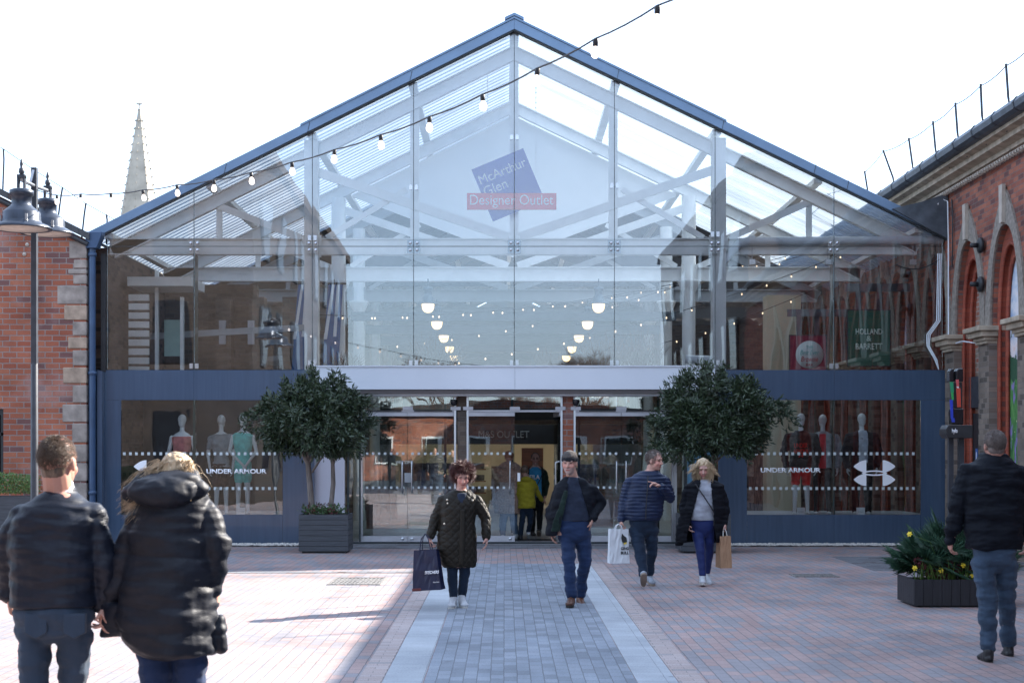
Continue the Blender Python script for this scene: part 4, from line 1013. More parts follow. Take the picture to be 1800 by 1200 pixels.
# strings hung in the hall, standing in for mirrored ones
inner = [((545, 553), (1475, 430), 26, 31.2), ((600, 555), (1480, 420), 24, 33.5), ((560, 645), (1440, 505), 40, 32.0), ((650, 610), (1440, 410), 22, 35.5), ((760, 640), (1520, 430), 18, 30.4)]
sk2, bl2 = bulb_mb(.62); names = ['topmost', 'second', 'lowest', 'long', 'shortest']
sk20 = None
for j, (a, b, sag, d) in enumerate(inner):
    st = thing('festoon_string', 'black festoon string with tiny bulbs standing in for a mirrored string, %s of the five' % names[j], 'string lights', P((a[0] + b[0]) / 2, (a[1] + b[1]) / 2, d), group='festoon strings standing in for mirrored ones')
    pa, pb = P(*a, d), P(*b, d + 1.5); ln = catenary(pa, pb, sag * d / F * 1.6, 17)
    o = MB().tube(ln, .008, n=6).build('cable', M['black'], st); o.location = -st.location
    for p in ln[1:-1]:
        if sk20 is None: sk20 = sk2.build('bulb_socket', M['black'], st); bl20 = bl2.build('bulb', M['bulb_small'], sk20); s2 = sk20
        else:
            s2 = sk20.copy(); COL.objects.link(s2); s2.parent = st; b_ = bl20.copy(); COL.objects.link(b_); b_.parent = s2
        s2.location = p - st.location

# ================================================================ hanging shop signs in the hall
M['sign_green'] = plain('sign_green', (.008, .13, .085), .4, var=.05, bump=0)
M['sign_plum'] = plain('sign_plum', (.22, .01, .045), .4, var=.05, bump=0)
M['mint'] = plain('mint', (.75, .90, .80), .5, var=.02, bump=0)
M['teal'] = plain('teal_ink', (.06, .36, .34), .5, var=.02, bump=0)
M['red_ink'] = plain('red_ink', (.45, .01, .03), .5, var=.02, bump=0)
def hang(px0, px1, py0, py1, d, mat, label, bar, cat='sign'):
    x0, x1, z0, z1 = PX(px0, d), PX(px1, d), PZ(py1, d), PZ(py0, d)
    t = thing('hanging_sign', label, cat, ((x0 + x1) / 2, d, z0), group='hanging shop signs by the arches')
    w_ = (x1 - x0) / 2; h_ = z1 - z0
    MB().box(-w_, w_, 0, .05, 0, h_).build('board', M[mat], t)
    MB().box(-w_ - .02, w_ + .02, .004, .046, -.02, -.001).box(-w_ - .02, w_ + .02, .004, .046, h_ + .001, h_ + .02).box(-w_ - .02, -w_ - .001, .004, .046, -.001, h_ + .001).box(w_ + .001, w_ + .02, .004, .046, -.001, h_ + .001).build('frame', M['iron'], t)
    for s in (-.5, .5): MB().box(s * w_ - .05, s * w_ + .05, .01, .05, h_ + .021, PZ(bar, d) - z0).build('strap', M['gutter'], t)
    MB().box(-w_ - .05, WX - t.location.x + .02, -.02, .08, PZ(bar, d) - z0, PZ(bar, d) - z0 + .15).build('bracket_bar', M['gutter'], t)
    return t, w_, h_
t, w_, h_ = hang(1491, 1564, 546, 642, 30, 'sign_green', 'dark green square sign with pale green serif lettering beside the brick arches', 512)
for s, zz, hh, ww in (('HOLLAND', .66, .115, .52), ('&', .525, .11, None), ('BARRETT', .37, .125, .52)): text('lettering', s, M['mint'], t, face_cam(0, -.002, zz), w=ww, h=hh, bold=.02)
t, w_, h_ = hang(1389, 1452, 590, 652, 32, 'sign_plum', 'plum red square sign with a pale disc beside the green hanging sign', 556)
o = MB().lathe([(0, 0), (.29, 0), (.29, .004), (0, .004)], n=36).build('disc', M['frost'], t); o.rotation_euler = (R(90), 0, 0); o.location = (.03, -.001, .34)
for s, zz, hh, ww, mt in (('THE', .50, .055, .14, 'teal'), ('Best Ever', .385, .10, .40, 'teal'), ('Brownie', .25, .11, .36, 'red_ink'), ('BAR', .13, .05, .14, 'red_ink')): text('lettering', s, M[mt], t, face_cam(.03, -.006, zz), w=ww, h=hh, shear=.3 if mt != 'x' and len(s) > 3 else 0)
# striped banners
M['banner_blue'] = plain('banner_blue', (.05, .13, .30), .7, var=.1); 
for px, nm, ww in ((583, 'wider of the pair', .30), (528, 'narrower of the pair', .26)):
    d = 31.6; p = P(px, 660, d)
    t = thing('striped_banner', 'blue and white striped hanging banner by the white column, %s' % nm, 'banner', p, group='striped banners')
    zt_ = PZ(500, d) - p.z
    MB().prism([(-ww / 2 - .06, 0), (ww / 2 - .02, 0), (ww / 2 + .08, zt_), (-ww / 2 + .08, zt_)], 0, .02).build('cloth', M['banner_blue'], t)
    MB().prism([(-ww * .35 - .06, .75), (-ww * .12 - .06, .75), (-ww * .05 + .08, zt_), (-ww * .25 + .08, zt_)], -.004, -.001).prism([(ww * .1, .8), (ww * .32, .8), (ww * .42 + .04, zt_), (ww * .22 + .04, zt_)], -.004, -.001).build('white_stripe', M['white_paint'], t)
    MB().tube([(-.2, .01, zt_ + .02), (.3, .01, zt_ + .02)], .02, n=8).tube([(.05, .01, zt_ + .02), (.05, .01, 5.2 - p.z)], .01, n=6).build('hanging_rod', M['black'], t)

# bare twigs put on the lobby roof in place of mirrored trees
M['twig'] = plain('twig', (.12, .075, .05), .9, var=.3, scale=20)
def twigs(px, d, h, w_, n, label, seed):
    rr = random.Random(seed); t = thing('twig_stand_in', label, 'tree stand-in', (PX(px, d), d, 3.12), group='twig stand-ins for mirrored trees')
    mb = MB()
    for i in range(n):
        a = rr.random() * 6.28; r = rr.random() ** .5 * w_; tip = Vector((math.cos(a) * r, math.sin(a) * r * .5, h * rr.uniform(.6, 1) * (1 - .35 * (r / w_) ** 2)))
        b = Vector((math.cos(a) * r * .25, math.sin(a) * r * .2, 0)); m = b.lerp(tip, .5) + Vector((rr.uniform(-.04, .04), 0, .04))
        mb.tube([b, m, tip], [.007, .005, .002], n=3, cap=False)
        for q_ in range(3):
            s_ = b.lerp(tip, rr.uniform(.35, .85)); mb.tube([s_, s_ + Vector((rr.uniform(-.14, .14), rr.uniform(-.06, .06), rr.uniform(.08, .22)))], [.004, .0015], n=3, cap=False)
    mb.build('branches', M['twig'], t, fixn=False)
    MB().lathe([(.0, 0), (.16, 0), (.20, .12), (.0, .12)], n=12).build('pot', M['iron'], t)
for i, (px, d, h, w_, n, nm) in enumerate(((598, 30.6, .62, .55, 60, 'sparse open one next to the striped banner'), (760, 30.2, .95, .75, 150, 'broad one under the lamp row'), (960, 30.6, .65, .4, 70, 'low narrow one behind the middle glass joint'),
        (1060, 30.0, 1.0, .8, 150, 'wide dense one under the tallest lamp'), (1125, 30.7, 1.1, .6, 110, 'tall upright one beside the round column'))):
    twigs(px, d, h, w_, n, 'bare twigs standing in for a mirrored tree, ' + nm.replace('left lamp row', 'lamp row on the spire side'), 40 + i)

# ================================================================ foliage helpers
def leafmat(name, a, b, rough=.45):
    t = NT(name); n1 = t.n('ShaderNodeObjectInfo')
    col = t.ramp(t.noise(22, 4, rough=.8), [(.25, tuple(x * .6 for x in a)), (.5, a), (.62, b), (.8, tuple(x * 1.7 for x in b))])
    return t.bsdf(col, rough, 0, .5)
M['leaf_dark'] = leafmat('leaf_dark', (.030, .050, .026), (.068, .100, .044), .36)
M['leaf_mid'] = leafmat('leaf_mid', (.035, .085, .025), (.09, .17, .05))
M['leaf_spike'] = leafmat('leaf_spike', (.03, .08, .05), (.08, .16, .09))
M['leaf_lime'] = leafmat('leaf_lime', (.07, .14, .03), (.16, .26, .05))
M['flower_maroon'] = plain('flower_maroon', (.10, .02, .025), .8, var=.5, scale=30)
M['daffodil'] = plain('daffodil', (.80, .62, .05), .6, var=.1)
M['bark'] = plain('bark', (.20, .17, .15), .9, var=.35, scale=14, bump=.8, stretch=(1, 1, .3))
def leaf_at(mb, p, d, L, W, rr, mi=0):
    """a folded lance shaped leaf from p along d"""
    d = d.normalized(); ref = Vector((rr.uniform(-1, 1), rr.uniform(-1, 1), rr.uniform(-1, 1))); s = d.cross(ref)
    if s.length < .05: return
    s.normalize(); n = s.cross(d)
    mb.add([p, p + d * L * .45 + s * W / 2 + n * W * .18, p + d * L, p + d * L * .45 - s * W / 2 + n * W * .18, p + d * L * .5], [(0, 1, 4), (1, 2, 4), (4, 2, 3), (0, 4, 3)], mi)
def crown(parent, c, rx, ry, rz, n, seed, mat, L=.105, W=.030, spikes=()):
    rr = random.Random(seed); mb = MB(); per = 11
    cl = []; nc = 125; hubs = []
    for i in range(nc):
        g_ = (i + .5) / nc; ph = math.acos(1 - 2 * g_); th = i * 2.399963 + rr.uniform(-.25, .25)
        v = Vector((math.sin(ph) * math.cos(th), math.sin(ph) * math.sin(th), math.cos(ph)))
        b_ = .86 + .42 * noise.noise(Vector((v.x * 1.7 + seed, v.y * 1.7, v.z * 1.7))) + rr.uniform(-.14, .09)
        if i % 4 == 0: b_ *= rr.uniform(.45, .8)
        if v.z < -.5: v.z = -.5 + (v.z + .5) * .45
        hubs.append((c + Vector((v.x * rx * b_, v.y * ry * b_, v.z * rz * b_)), v, rr.uniform(.07, .135)))
    m_ = max(1, n // per // nc)
    for h_, v, rad_ in hubs:
        for k in range(int(m_ * (rad_ / .105) ** 1.6)):
            o_ = Vector((rr.gauss(0, 1), rr.gauss(0, 1), rr.gauss(0, 1))); o_ = o_ * (rad_ / 1.5); cl.append((h_ + o_, (v * .6 + o_.normalized() * .7 + Vector((0, 0, .25))).normalized()))
    for (sx, sz, h) in spikes:
        for k in range(14):
            t = k / 13; cl.append((c + Vector((sx * rx + rr.uniform(-.05, .05) * (1 - t), rr.uniform(-.12, .12) * (1 - t), sz * rz + h * t)), Vector((rr.uniform(-.2, .2), 0, 1))))
    for p, o in cl:
        for j in range(per):
            d = (o + Vector((rr.gauss(0, .6), rr.gauss(0, .6), rr.gauss(-.25, .6))))
            leaf_at(mb, p + Vector((rr.gauss(0, .035), rr.gauss(0, .035), rr.gauss(0, .04))), d, L * rr.uniform(.7, 1.2), W * rr.uniform(.8, 1.25), rr)
    return mb.build('crown', mat, parent, fixn=False)
def planter_box(t, x0, x1, y0, y1, h, mat, side=None, slats=7, horizontal=True):
    MB().box(x0 + .02, x1 - .02, y0 + .02, y1 - .02, .03, h - .03).build('box_body', M['black'], t)
    sl_ = MB()
    if horizontal:
        for k in range(slats):
            a = .035 + (h - .035) * k / slats; b = .035 + (h - .035) * (k + 1) / slats - .006
            sl_.box(x0, x1, y0, y0 + .02, a, b).box(x0, x1, y1 - .02, y1, a, b).box(x0, x0 + .02, y0 + .021, y1 - .021, a, b).box(x1 - .02, x1, y0 + .021, y1 - .021, a, b)
    else:
        n = slats
        for k in range(n):
            a = x0 + (x1 - x0) * k / n; sl_.box(a + .002, a + (x1 - x0) / n - .002, y0, y0 + .02, .02, h)
        for k in range(int(n * (y1 - y0) / (x1 - x0)) + 1):
            m_ = int(n * (y1 - y0) / (x1 - x0)) + 1; a = y0 + .021 + (y1 - y0 - .02) * k / m_; sl_.box(x0, x0 + .02, a, a + (y1 - y0 - .02) / m_ - .003, .02, h); sl_.box(x1 - .02, x1, a, a + (y1 - y0 - .02) / m_ - .003, .02, h)
    sl_.build('cladding', M[mat], t)
    MB().box(x0 + .04, x1 - .04, y0 + .04, y1 - .04, h - .05, h - .028).build('soil', M['soil'], t)
    MB().box(x0 + .05, x1 - .05, y0 + .05, y1 - .05, 0, .029).build('plinth', M['black'], t)
def underplant(parent, x0, x1, y0, y1, z, n, seed):
    rr = random.Random(seed); mb = MB(); mr = MB()
    for i in range(n):
        p = Vector((rr.uniform(x0, x1), rr.uniform(y0, y1), z)); h = rr.uniform(.08, .2)
        red = noise.noise(p * 4 + Vector((seed, 0, 0))) > .12
        for j in range(16):
            q_ = p + Vector((rr.gauss(0, .03), rr.gauss(0, .03), rr.uniform(.2, 1) * h)); leaf_at(mr if (red and rr.random() < .6) else mb, q_, Vector((rr.gauss(0, 1), rr.gauss(0, 1), .8)), .06, .02, rr)
    mb.build('green_foliage', M['leaf_mid'], parent, fixn=False); mr.build('red_foliage', M['flower_maroon'], parent, fixn=False)

def tree(x, y, label, seed, crown_c, r3, spikes, stems, n=17000):
    t = thing('evergreen_tree', label, 'tree', (x, y, 0), group='trees in timber planters')
    t2 = MB()
    for st in stems:
        t2.tube([Vector(p) for p, r_ in st], [r_ for p, r_ in st], n=9)
    t2.build('trunk', M['bark'], t)
    crown(t, Vector(crown_c), *r3, n, seed, M['leaf_dark'], spikes=spikes)
    return t
PLY = 25.55
def tree_planter(px0, px1, label, seed):
    x0, x1 = PX(px0, 25.2), PX(px1, 25.2); xc = (x0 + x1) / 2
    t = thing('planter', label, 'planter', (xc, PLY, 0), group='square timber planters')
    hw = (x1 - x0) / 2; planter_box(t, -hw, hw, -.35, .45, .64, 'timber_dark', slats=7)
    underplant(t, -hw + .06, hw - .06, -.3, .4, .6, 60, seed)
    return xc
xc = tree_planter(525, 612, 'dark slatted timber planter under the tree on the spire side of the doors', 3)
Z = lambda py: PZ(py, PLY)
def XX(px, x0): return PX(px, PLY) - x0
st = [[((XX(548, xc), .1, .58), .055), ((XX(543, xc), .1, Z(850)), .05), ((XX(540, xc), .1, Z(815)), .045), ((XX(530, xc), 0, Z(790)), .04), ((XX(500, xc), -.1, Z(760)), .02), ((XX(480, xc), -.1, Z(735)), .008)],
      [((XX(540, xc), .1, Z(815)), .04), ((XX(556, xc), .1, Z(790)), .028), ((XX(575, xc), .2, Z(760)), .018), ((XX(590, xc), .2, Z(720)), .01)],
      [((XX(540, xc), .1, Z(812)), .035), ((XX(540, xc), 0, Z(780)), .028), ((XX(543, xc), -.05, Z(735)), .016), ((XX(548, xc), 0, Z(690)), .008)],
      [((XX(578, xc), .15, .58), .045), ((XX(584, xc), .15, Z(850)), .04), ((XX(583, xc), .15, Z(815)), .034), ((XX(592, xc), .15, Z(785)), .026), ((XX(612, xc), .1, Z(755)), .014), ((XX(630, xc), .1, Z(735)), .007)],
      [((XX(583, xc), .15, Z(818)), .028), ((XX(577, xc), .1, Z(785)), .02), ((XX(572, xc), 0, Z(740)), .012)],
      [((XX(547, xc), .1, Z(830)), .02), ((XX(562, xc), .05, Z(808)), .016), ((XX(577, xc), .05, Z(785)), .012)],
      [((XX(534, xc), .05, Z(800)), .02), ((XX(518, xc), .0, Z(782)), .014), ((XX(505, xc), .0, Z(770)), .008)]]
tree(xc, PLY, 'dark evergreen tree with two pale stems, the one nearer the spire', 11, (XX(550, xc), .05, Z(744)), (.96, .85, .74), [(0, .75, .34), (.35, .7, .28), (-.48, .6, .25), (-.8, .2, .2), (.75, .3, .18), (-.2, .8, .15)], st)
xc = tree_planter(1197, 1285, 'dark slatted timber planter behind the blonde woman in the long coat', 5)
st = [[((XX(1238, xc), .1, .58), .05), ((XX(1244, xc), .1, Z(860)), .045), ((XX(1252, xc), .1, Z(820)), .04), ((XX(1262, xc), .1, Z(795)), .03), ((XX(1285, xc), .1, Z(765)), .02), ((XX(1310, xc), .1, Z(740)), .008)],
      [((XX(1252, xc), .1, Z(820)), .035), ((XX(1256, xc), .1, Z(785)), .026), ((XX(1262, xc), .1, Z(730)), .014)],
      [((XX(1250, xc), .1, Z(824)), .03), ((XX(1240, xc), .1, Z(790)), .022), ((XX(1215, xc), .1, Z(755)), .012), ((XX(1190, xc), .1, Z(735)), .007)],
      [((XX(1258, xc), .1, Z(812)), .022), ((XX(1278, xc), .1, Z(795)), .016), ((XX(1300, xc), .0, Z(782)), .009)]]
tree(xc, PLY, 'dark evergreen tree with a wide dense crown, standing behind the blonde woman', 23, (XX(1258, xc), .05, Z(742)), (1.04, .88, .76), [(-.42, .75, .28), (-.15, .75, .33), (.12, .75, .32), (.55, .6, .26), (-.75, .4, .2), (.85, .1, .2)], st, 20000)

# ---- flower planter with the spiky palm
fp = thing('planter', 'low black timber planter full of spiky leaves, daffodils and maroon flowers', 'planter', (4.42, 16.57, 0))
planter_box(fp, 0, 1.0, 0, .72, .30, 'timber_black', slats=10, horizontal=False)
rr = random.Random(5); d = 16.9
def fan(c, n, L, seed, up=.6, mat='leaf_spike', nm='palm_leaves'):
    r_ = random.Random(seed); mb = MB()
    for i in range(n):
        # each fan leaf: a stalk and fingers
        a = r_.uniform(0, 6.28); el = r_.uniform(.15, 1.25); dv = Vector((math.cos(a) * math.cos(el), math.sin(a) * math.cos(el) * .7, math.sin(el)))
        hub = c + dv * L * r_.uniform(.42, .62)
        mb.tube([c + dv * .03, hub], [.006, .004], n=4, cap=False)
        side = dv.cross(Vector((0, 0, 1))); side = side.normalized() if side.length > .1 else Vector((1, 0, 0)); upv = side.cross(dv)
        for k in range(19):
            t = (k - 9) / 9 * 1.35; f = (dv * math.cos(t) + (side * .9 + upv * .3) * math.sin(t)).normalized(); ll = L * r_.uniform(.34, .5) * (1 - .25 * abs(t) / 1.35)
            e = hub + f * ll - Vector((0, 0, .03)); m = hub + f * ll * .5 + upv * .01; wv = f.cross(upv).normalized() * .0055
            mb.add([hub, m + wv, e, m - wv], [(0, 1, 2), (0, 2, 3)])
    return mb.build(nm, M[mat], fp, fixn=False)
fan(Vector((.30, .40, .28)), 44, .66, 1); fan(Vector((.55, .42, .30)), 56, .80, 2); fan(Vector((.80, .42, .28)), 30, .66, 3)
mb = MB()
for i in range(150):
    p = Vector((rr.uniform(.05, .95), rr.uniform(.04, .35), .27)); e = p + Vector((rr.gauss(0, .07), rr.gauss(-.02, .05), rr.uniform(.10, .30))); m = p.lerp(e, .55) + Vector((0, 0, .02)); wv = Vector((.005, .002, 0))
    mb.add([p - wv, p + wv, m + wv, e, m - wv], [(0, 1, 2, 4), (4, 2, 3)])
mb.build('strap_leaves', M['leaf_lime'], fp, fixn=False)
mb = MB()
for cx_, cz_, in ((.12, .50), (.20, .42), (.30, .40), (.36, .38), (.42, .52), (.47, .46), (.52, .47), (.56, .53), (.07, .55), (.26, .44), (.62, .48)):
    for k in range(60):
        v = Vector((rr.gauss(0, 1), rr.gauss(0, 1), rr.gauss(0, 1))).normalized(); leaf_at(mb, Vector((cx_, .12, cz_ - .06)) + v * .02, v + Vector((0, 0, .3)), .035, .014, rr)
mb.build('maroon_foliage', M['flower_maroon'], fp, fixn=False)
def daffodil(x, y, z, ang, top=False):
    stem = MB().tube([(x, y, .28), (x * .6 + (x) * .4 + .0, y, (z + .28) / 2), (x, y - .01, z)] if not top else [(.38, .2, .28), (.2, .1, .7), (x, y, z)], .0035, n=5).build('daffodil', M['leaf_lime'], fp)
    hd = MB(); c = Vector((0, 0, 0))
    for k in range(6):
        a = k * math.pi / 3; u = Vector((math.cos(a), 0, math.sin(a))); v = Vector((-math.sin(a), 0, math.cos(a)))
        hd.add([c, u * .018 + v * .011 + Vector((0, -.004, 0)), u * .036, u * .018 - v * .011 + Vector((0, -.004, 0))], [(0, 1, 2, 3)])
    hd.tube([(0, 0, 0), (0, -.012, 0), (0, -.026, 0)], [.008, .010, .015], n=8)
    h = hd.build('flower_head', M['daffodil'], stem, fixn=False); h.location = (x, y - .01, z); h.rotation_euler = (R(-20), 0, R(ang))
def LX(px): return PX(px, 16.8) - 4.42
def LZ(py): return PZ(py, 16.8)
daffodil(LX(1593), .1, LZ(937), -40, True); daffodil(LX(1601), .08, LZ(996), 10); daffodil(LX(1646), .06, LZ(1000), 0); daffodil(LX(1684), .06, LZ(991), 30); daffodil(LX(1701), .05, LZ(1008), 0); daffodil(LX(1709), .15, LZ(978), -20)

# ---- post with the black sign box and bunting beside the palm
kp = thing('sign_post', 'black twin post with an octagonal sign box and coloured ribbons by the low planter', 'sign post', (PX(1688, 17.6), 17.6, 0))
ky = 17.6
def KX(px): return PX(px, ky) - kp.location.x
def KZ(py): return PZ(py, ky)
for px, w_ in ((1671, .035), (1689, .04)): MB().box(KX(px) - w_ / 1.3, KX(px) + w_ / 1.3, -.03, .03, 0, KZ(769)).build('post', M['iron'], kp)
a, b, c_, d_ = KX(1656), KX(1703), KZ(770), KZ(747)
MB().prism([(a + .03, c_), (b - .0, c_), (b, d_), (a + .03, d_), (a, (c_ + d_) / 2 + .03), (a, (c_ + d_) / 2 - .03)], -.16, .12).build('sign_box', M['black'], kp, bevel=.008)
text('lettering', 'hylo', M['vinyl_white'], kp, face_cam(KX(1671), -.163, KZ(758)), w=.065, h=.065, bold=.03)
MB().box(KX(1671), KX(1692), -.05, .08, KZ(746), KZ(718)).build('upper_case', M['black_gloss'], kp, bevel=.01)
MB().box(KX(1672), KX(1690), -.04, .07, KZ(717), KZ(672)).build('mast_case', M['black'], kp, bevel=.01)
for pxa, pxb, dy in ((1667, 1675, 0), (1677, 1689, -.05)):
    MB().prism([(KX(pxa), KZ(671)), (KX(pxb), KZ(671)), (KX(pxb), KZ(648)), (KX(pxa) + .02, KZ(648)), (KX(pxa), KZ(653))], -.05 + dy, .08 + dy).build('lamp_head', M['black_gloss'], kp, bevel=.01)
for i, (c1_, segs) in enumerate((('a', [(1664, 672, 1670, 690, (.02, .28, .12)), (1666, 690, 1670, 703, (.03, .35, .08)), (1664, 703, 1669, 735, (.02, .05, .50)), (1666, 735, 1672, 742, (.02, .05, .45))]), ('b', [(1673, 668, 1678, 680, (.60, .10, .10)), (1674, 680, 1678, 683, (.7, .65, .65)), (1674, 683, 1681, 716, (.55, .06, .03))]))):
    for (x0, z0, x1, z1, colr) in segs:
        mt = plain('ribbon_%s_%d' % (c1_, int(colr[2] * 100)), colr, .6, var=.15)
        MB().prism([(KX(x0), KZ(z0)), (KX(x1), KZ(z0)), (KX(x1) + .006, KZ(z1)), (KX(x0) + .012, KZ(z1))], -.13 - .03 * i, -.12 - .03 * i).build('ribbon', mt, kp)

# ---- hedge planter in front of the brick gable
hp = thing('hedge_planter', 'clipped light green hedge in a grey trough before the brick gable', 'planter', (PX(-10, 22.5), 22.5, 0))
MB().box(-1.2, .55, 0, .5, 0, PZ(872, 22.5)).build('trough', M['timber_dark'], hp)
rr = random.Random(9); mb = MB()
for i in range(7000):
    x = rr.uniform(-1.2, .55); z = PZ(868, 22.5) + rr.uniform(0, .30) * (1 - .5 * max(0, x) ** 2); p = Vector((x, rr.uniform(-.05, .5), z)); leaf_at(mb, p, Vector((rr.gauss(0, 1), rr.gauss(0, 1), rr.gauss(.5, 1))), .035, .018, rr)
mb.build('foliage', M['leaf_lime'], hp, fixn=False)
# ================================================================ figures
def capsule(mb, a, b, r0, r1, n=12, m=4):
    a, b = Vector(a), Vector(b); ax = b - a; L = ax.length
    t = ax.normalized() if L > 1e-6 else Vector((0, 0, 1)); ref = Vector((0, 0, 1)) if abs(t.z) < .9 else Vector((1, 0, 0))
    u = t.cross(ref).normalized(); v = t.cross(u)
    pr = [(-r0 * math.cos(i * math.pi / 2 / m), r0 * math.sin(i * math.pi / 2 / m), 0) for i in range(0, m + 1)] + [(r1 * math.sin(i * math.pi / 2 / m), r1 * math.cos(i * math.pi / 2 / m), 1) for i in range(0, m + 1)]
    vs = []; 
    for o, r, e in pr:
        c = (b if e else a) + t * o; r = max(r, 1e-4)
        for k in range(n): an = 2 * math.pi * k / n; vs.append(c + (u * math.cos(an) + v * math.sin(an)) * r)
    N = len(pr); fs = [(i * n + k, i * n + (k + 1) % n, (i + 1) * n + (k + 1) % n, (i + 1) * n + k) for i in range(N - 1) for k in range(n)]
    fs += [tuple(range(n))[::-1], tuple(range((N - 1) * n, N * n))]
    mb.add(vs, fs)
def ellip(mb, c, r, Mx=None, n=16, m=10):
    vs = []; c = Vector(c)
    for i in range(m + 1):
        ph = math.pi * i / m
        for k in range(n):
            th = 2 * math.pi * k / n; v = Vector((r[0] * max(math.sin(ph), 1e-3) * math.cos(th), r[1] * max(math.sin(ph), 1e-3) * math.sin(th), -r[2] * math.cos(ph))) + c
            vs.append(Mx @ v if Mx is not None else v)
    fs = [(i * n + k, i * n + (k + 1) % n, (i + 1) * n + (k + 1) % n, (i + 1) * n + k) for i in range(m) for k in range(n)] + [tuple(range(n))[::-1], tuple(range(m * n, (m + 1) * n))]
    mb.add(vs, fs)
def loft(mb, rings, n=28, e=2.3):
    """rings = (center, rx, ry)"""
    vs = []
    for c, rx, ry in rings:
        for k in range(n):
            a = 2 * math.pi * k / n; ca, sa = math.cos(a), math.sin(a)
            vs.append(Vector(c) + Vector((rx * math.copysign(abs(ca) ** (2 / e), ca), ry * math.copysign(abs(sa) ** (2 / e), sa), 0)))
    N = len(rings); fs = [(i * n + k, i * n + (k + 1) % n, (i + 1) * n + (k + 1) % n, (i + 1) * n + k) for i in range(N - 1) for k in range(n)]
    fs += [tuple(range(n))[::-1], tuple(range((N - 1) * n, N * n))]
    mb.add(vs, fs)
def fbm(co, sc_, seed=0, st=(1, 1, 1)):
    s = Vector((seed * 3.1, seed * 1.7, 0)); nf = noise.noise
    return np.array([nf(Vector((p[0] * sc_ * st[0], p[1] * sc_ * st[1], p[2] * sc_ * st[2])) + s) for p in co])
def organic(name, mb, mat, parent, voxel=.008, smooth=4, disp=None, cut=None, color=None, solid=0, sf=.6):
    me = bpy.data.meshes.new('tmp'); me.from_pydata([tuple(v) for v in mb.v], [], mb.f)
    o = bpy.data.objects.new('tmp', me); COL.objects.link(o)
    r = o.modifiers.new('r', 'REMESH'); r.mode = 'VOXEL'; r.voxel_size = voxel; r.adaptivity = 0
    if smooth: s = o.modifiers.new('s', 'SMOOTH'); s.iterations = smooth; s.factor = sf
    dg = bpy.context.evaluated_depsgraph_get(); dg.update(); m2 = bpy.data.meshes.new_from_object(o.evaluated_get(dg)); bpy.data.objects.remove(o); bpy.data.meshes.remove(me)
    N = len(m2.vertices); co = np.empty(N * 3, dtype=np.float32); m2.vertices.foreach_get('co', co); co = co.reshape(-1, 3)
    if disp is not None:
        no = np.empty(N * 3, dtype=np.float32); m2.vertex_normals.foreach_get('vector', no); no = no.reshape(-1, 3)
        co = co + no * np.asarray(disp(co, no)).reshape(-1, 1); m2.vertices.foreach_set('co', co.astype(np.float32).ravel())
    if color is not None:
        ca = m2.color_attributes.new('tone', 'FLOAT_COLOR', 'POINT'); ca.data.foreach_set('color', np.hstack([color(co), np.ones((N, 1))]).astype(np.float32).ravel())
    if cut is not None:
        bm = bmesh.new(); bm.from_mesh(m2); bm.verts.ensure_lookup_table(); kill = cut(co)
        bmesh.ops.delete(bm, geom=[v for v in bm.verts if kill[v.index]], context='VERTS'); bm.to_mesh(m2); bm.free()
    m2.materials.clear(); m2.materials.append(mat); m2.polygons.foreach_set('use_smooth', [True] * len(m2.polygons)); m2.update(); m2.name = name
    ob = bpy.data.objects.new(name, m2); COL.objects.link(ob)
    if parent is not None: ob.parent = parent
    if solid: sm = ob.modifiers.new('th', 'SOLIDIFY'); sm.thickness = solid; sm.offset = -1
    return ob

def skinmat():
    t = NT('skin'); a = t.n('ShaderNodeAttribute'); a.attribute_name = 'tone'
    f = t.ramp(t.noise(14, 4), [(.3, (.90, .86, .86)), (.7, (1.06, 1.0, 1.0))]); col = t.mix(1.0, a.outputs['Color'], f, 'MULTIPLY')
    t.bsdf(col, .5, 0, .4, t.bump(t.noise(160, 2), .08, .002)); t.p.inputs['Subsurface Weight'].default_value = .08; t.p.inputs['Subsurface Radius'].default_value = (.01, .004, .002); return t.m
M['skin'] = skinmat()
def cloth(name, c, rough=.8, var=.2, scale=10, sheen=.1, weave=260, bump=.25, spec=.3):
    t = NT('cloth_' + name); f = t.noise(scale, 5); lo = tuple(x * (1 - var) for x in c); hi = tuple(min(1, x * (1 + var)) for x in c)
    col = t.ramp(f, [(.3, lo), (.7, hi)]); nm = t.bump(t.noise(weave, 2), bump, .002, t.bump(t.noise(24, 4, stretch=(1, 1, 2.2)), .35, .006))
    return t.bsdf(col, rough, 0, spec, nm, sheen)
def denim(name, c):
    t = NT('denim_' + name); f = t.noise(5, 5, stretch=(1, 1, .4)); col = t.ramp(f, [(.3, tuple(x * .65 for x in c)), (.62, c), (.8, tuple(min(1, x * 1.5) for x in c))])
    nm = t.bump(t.noise(300, 2), .3, .002, t.bump(t.noise(16, 4, stretch=(1, 1, 2.6)), .5, .008)); return t.bsdf(col, .85, 0, .25, nm, .1)
def hairmat(name, a, b):
    t = NT('hair_' + name); col = t.ramp(t.noise(45, 4, stretch=(1, 1, .3)), [(.3, a), (.7, b)]); return t.bsdf(col, .42, 0, .5, t.bump(t.noise(120, 3, stretch=(1, 1, .2)), .6, .004))
HM = {k: hairmat(k, a, b) for k, (a, b) in dict(brown=((.07, .045, .03), (.19, .13, .09)), auburn=((.035, .010, .010), (.12, .035, .03)), blonde=((.32, .22, .12), (.66, .50, .32)), grey=((.10, .085, .075), (.24, .21, .19)), cropped=((.10, .075, .065), (.2, .16, .14)), dark=((.02, .012, .01), (.07, .04, .03))).items()}

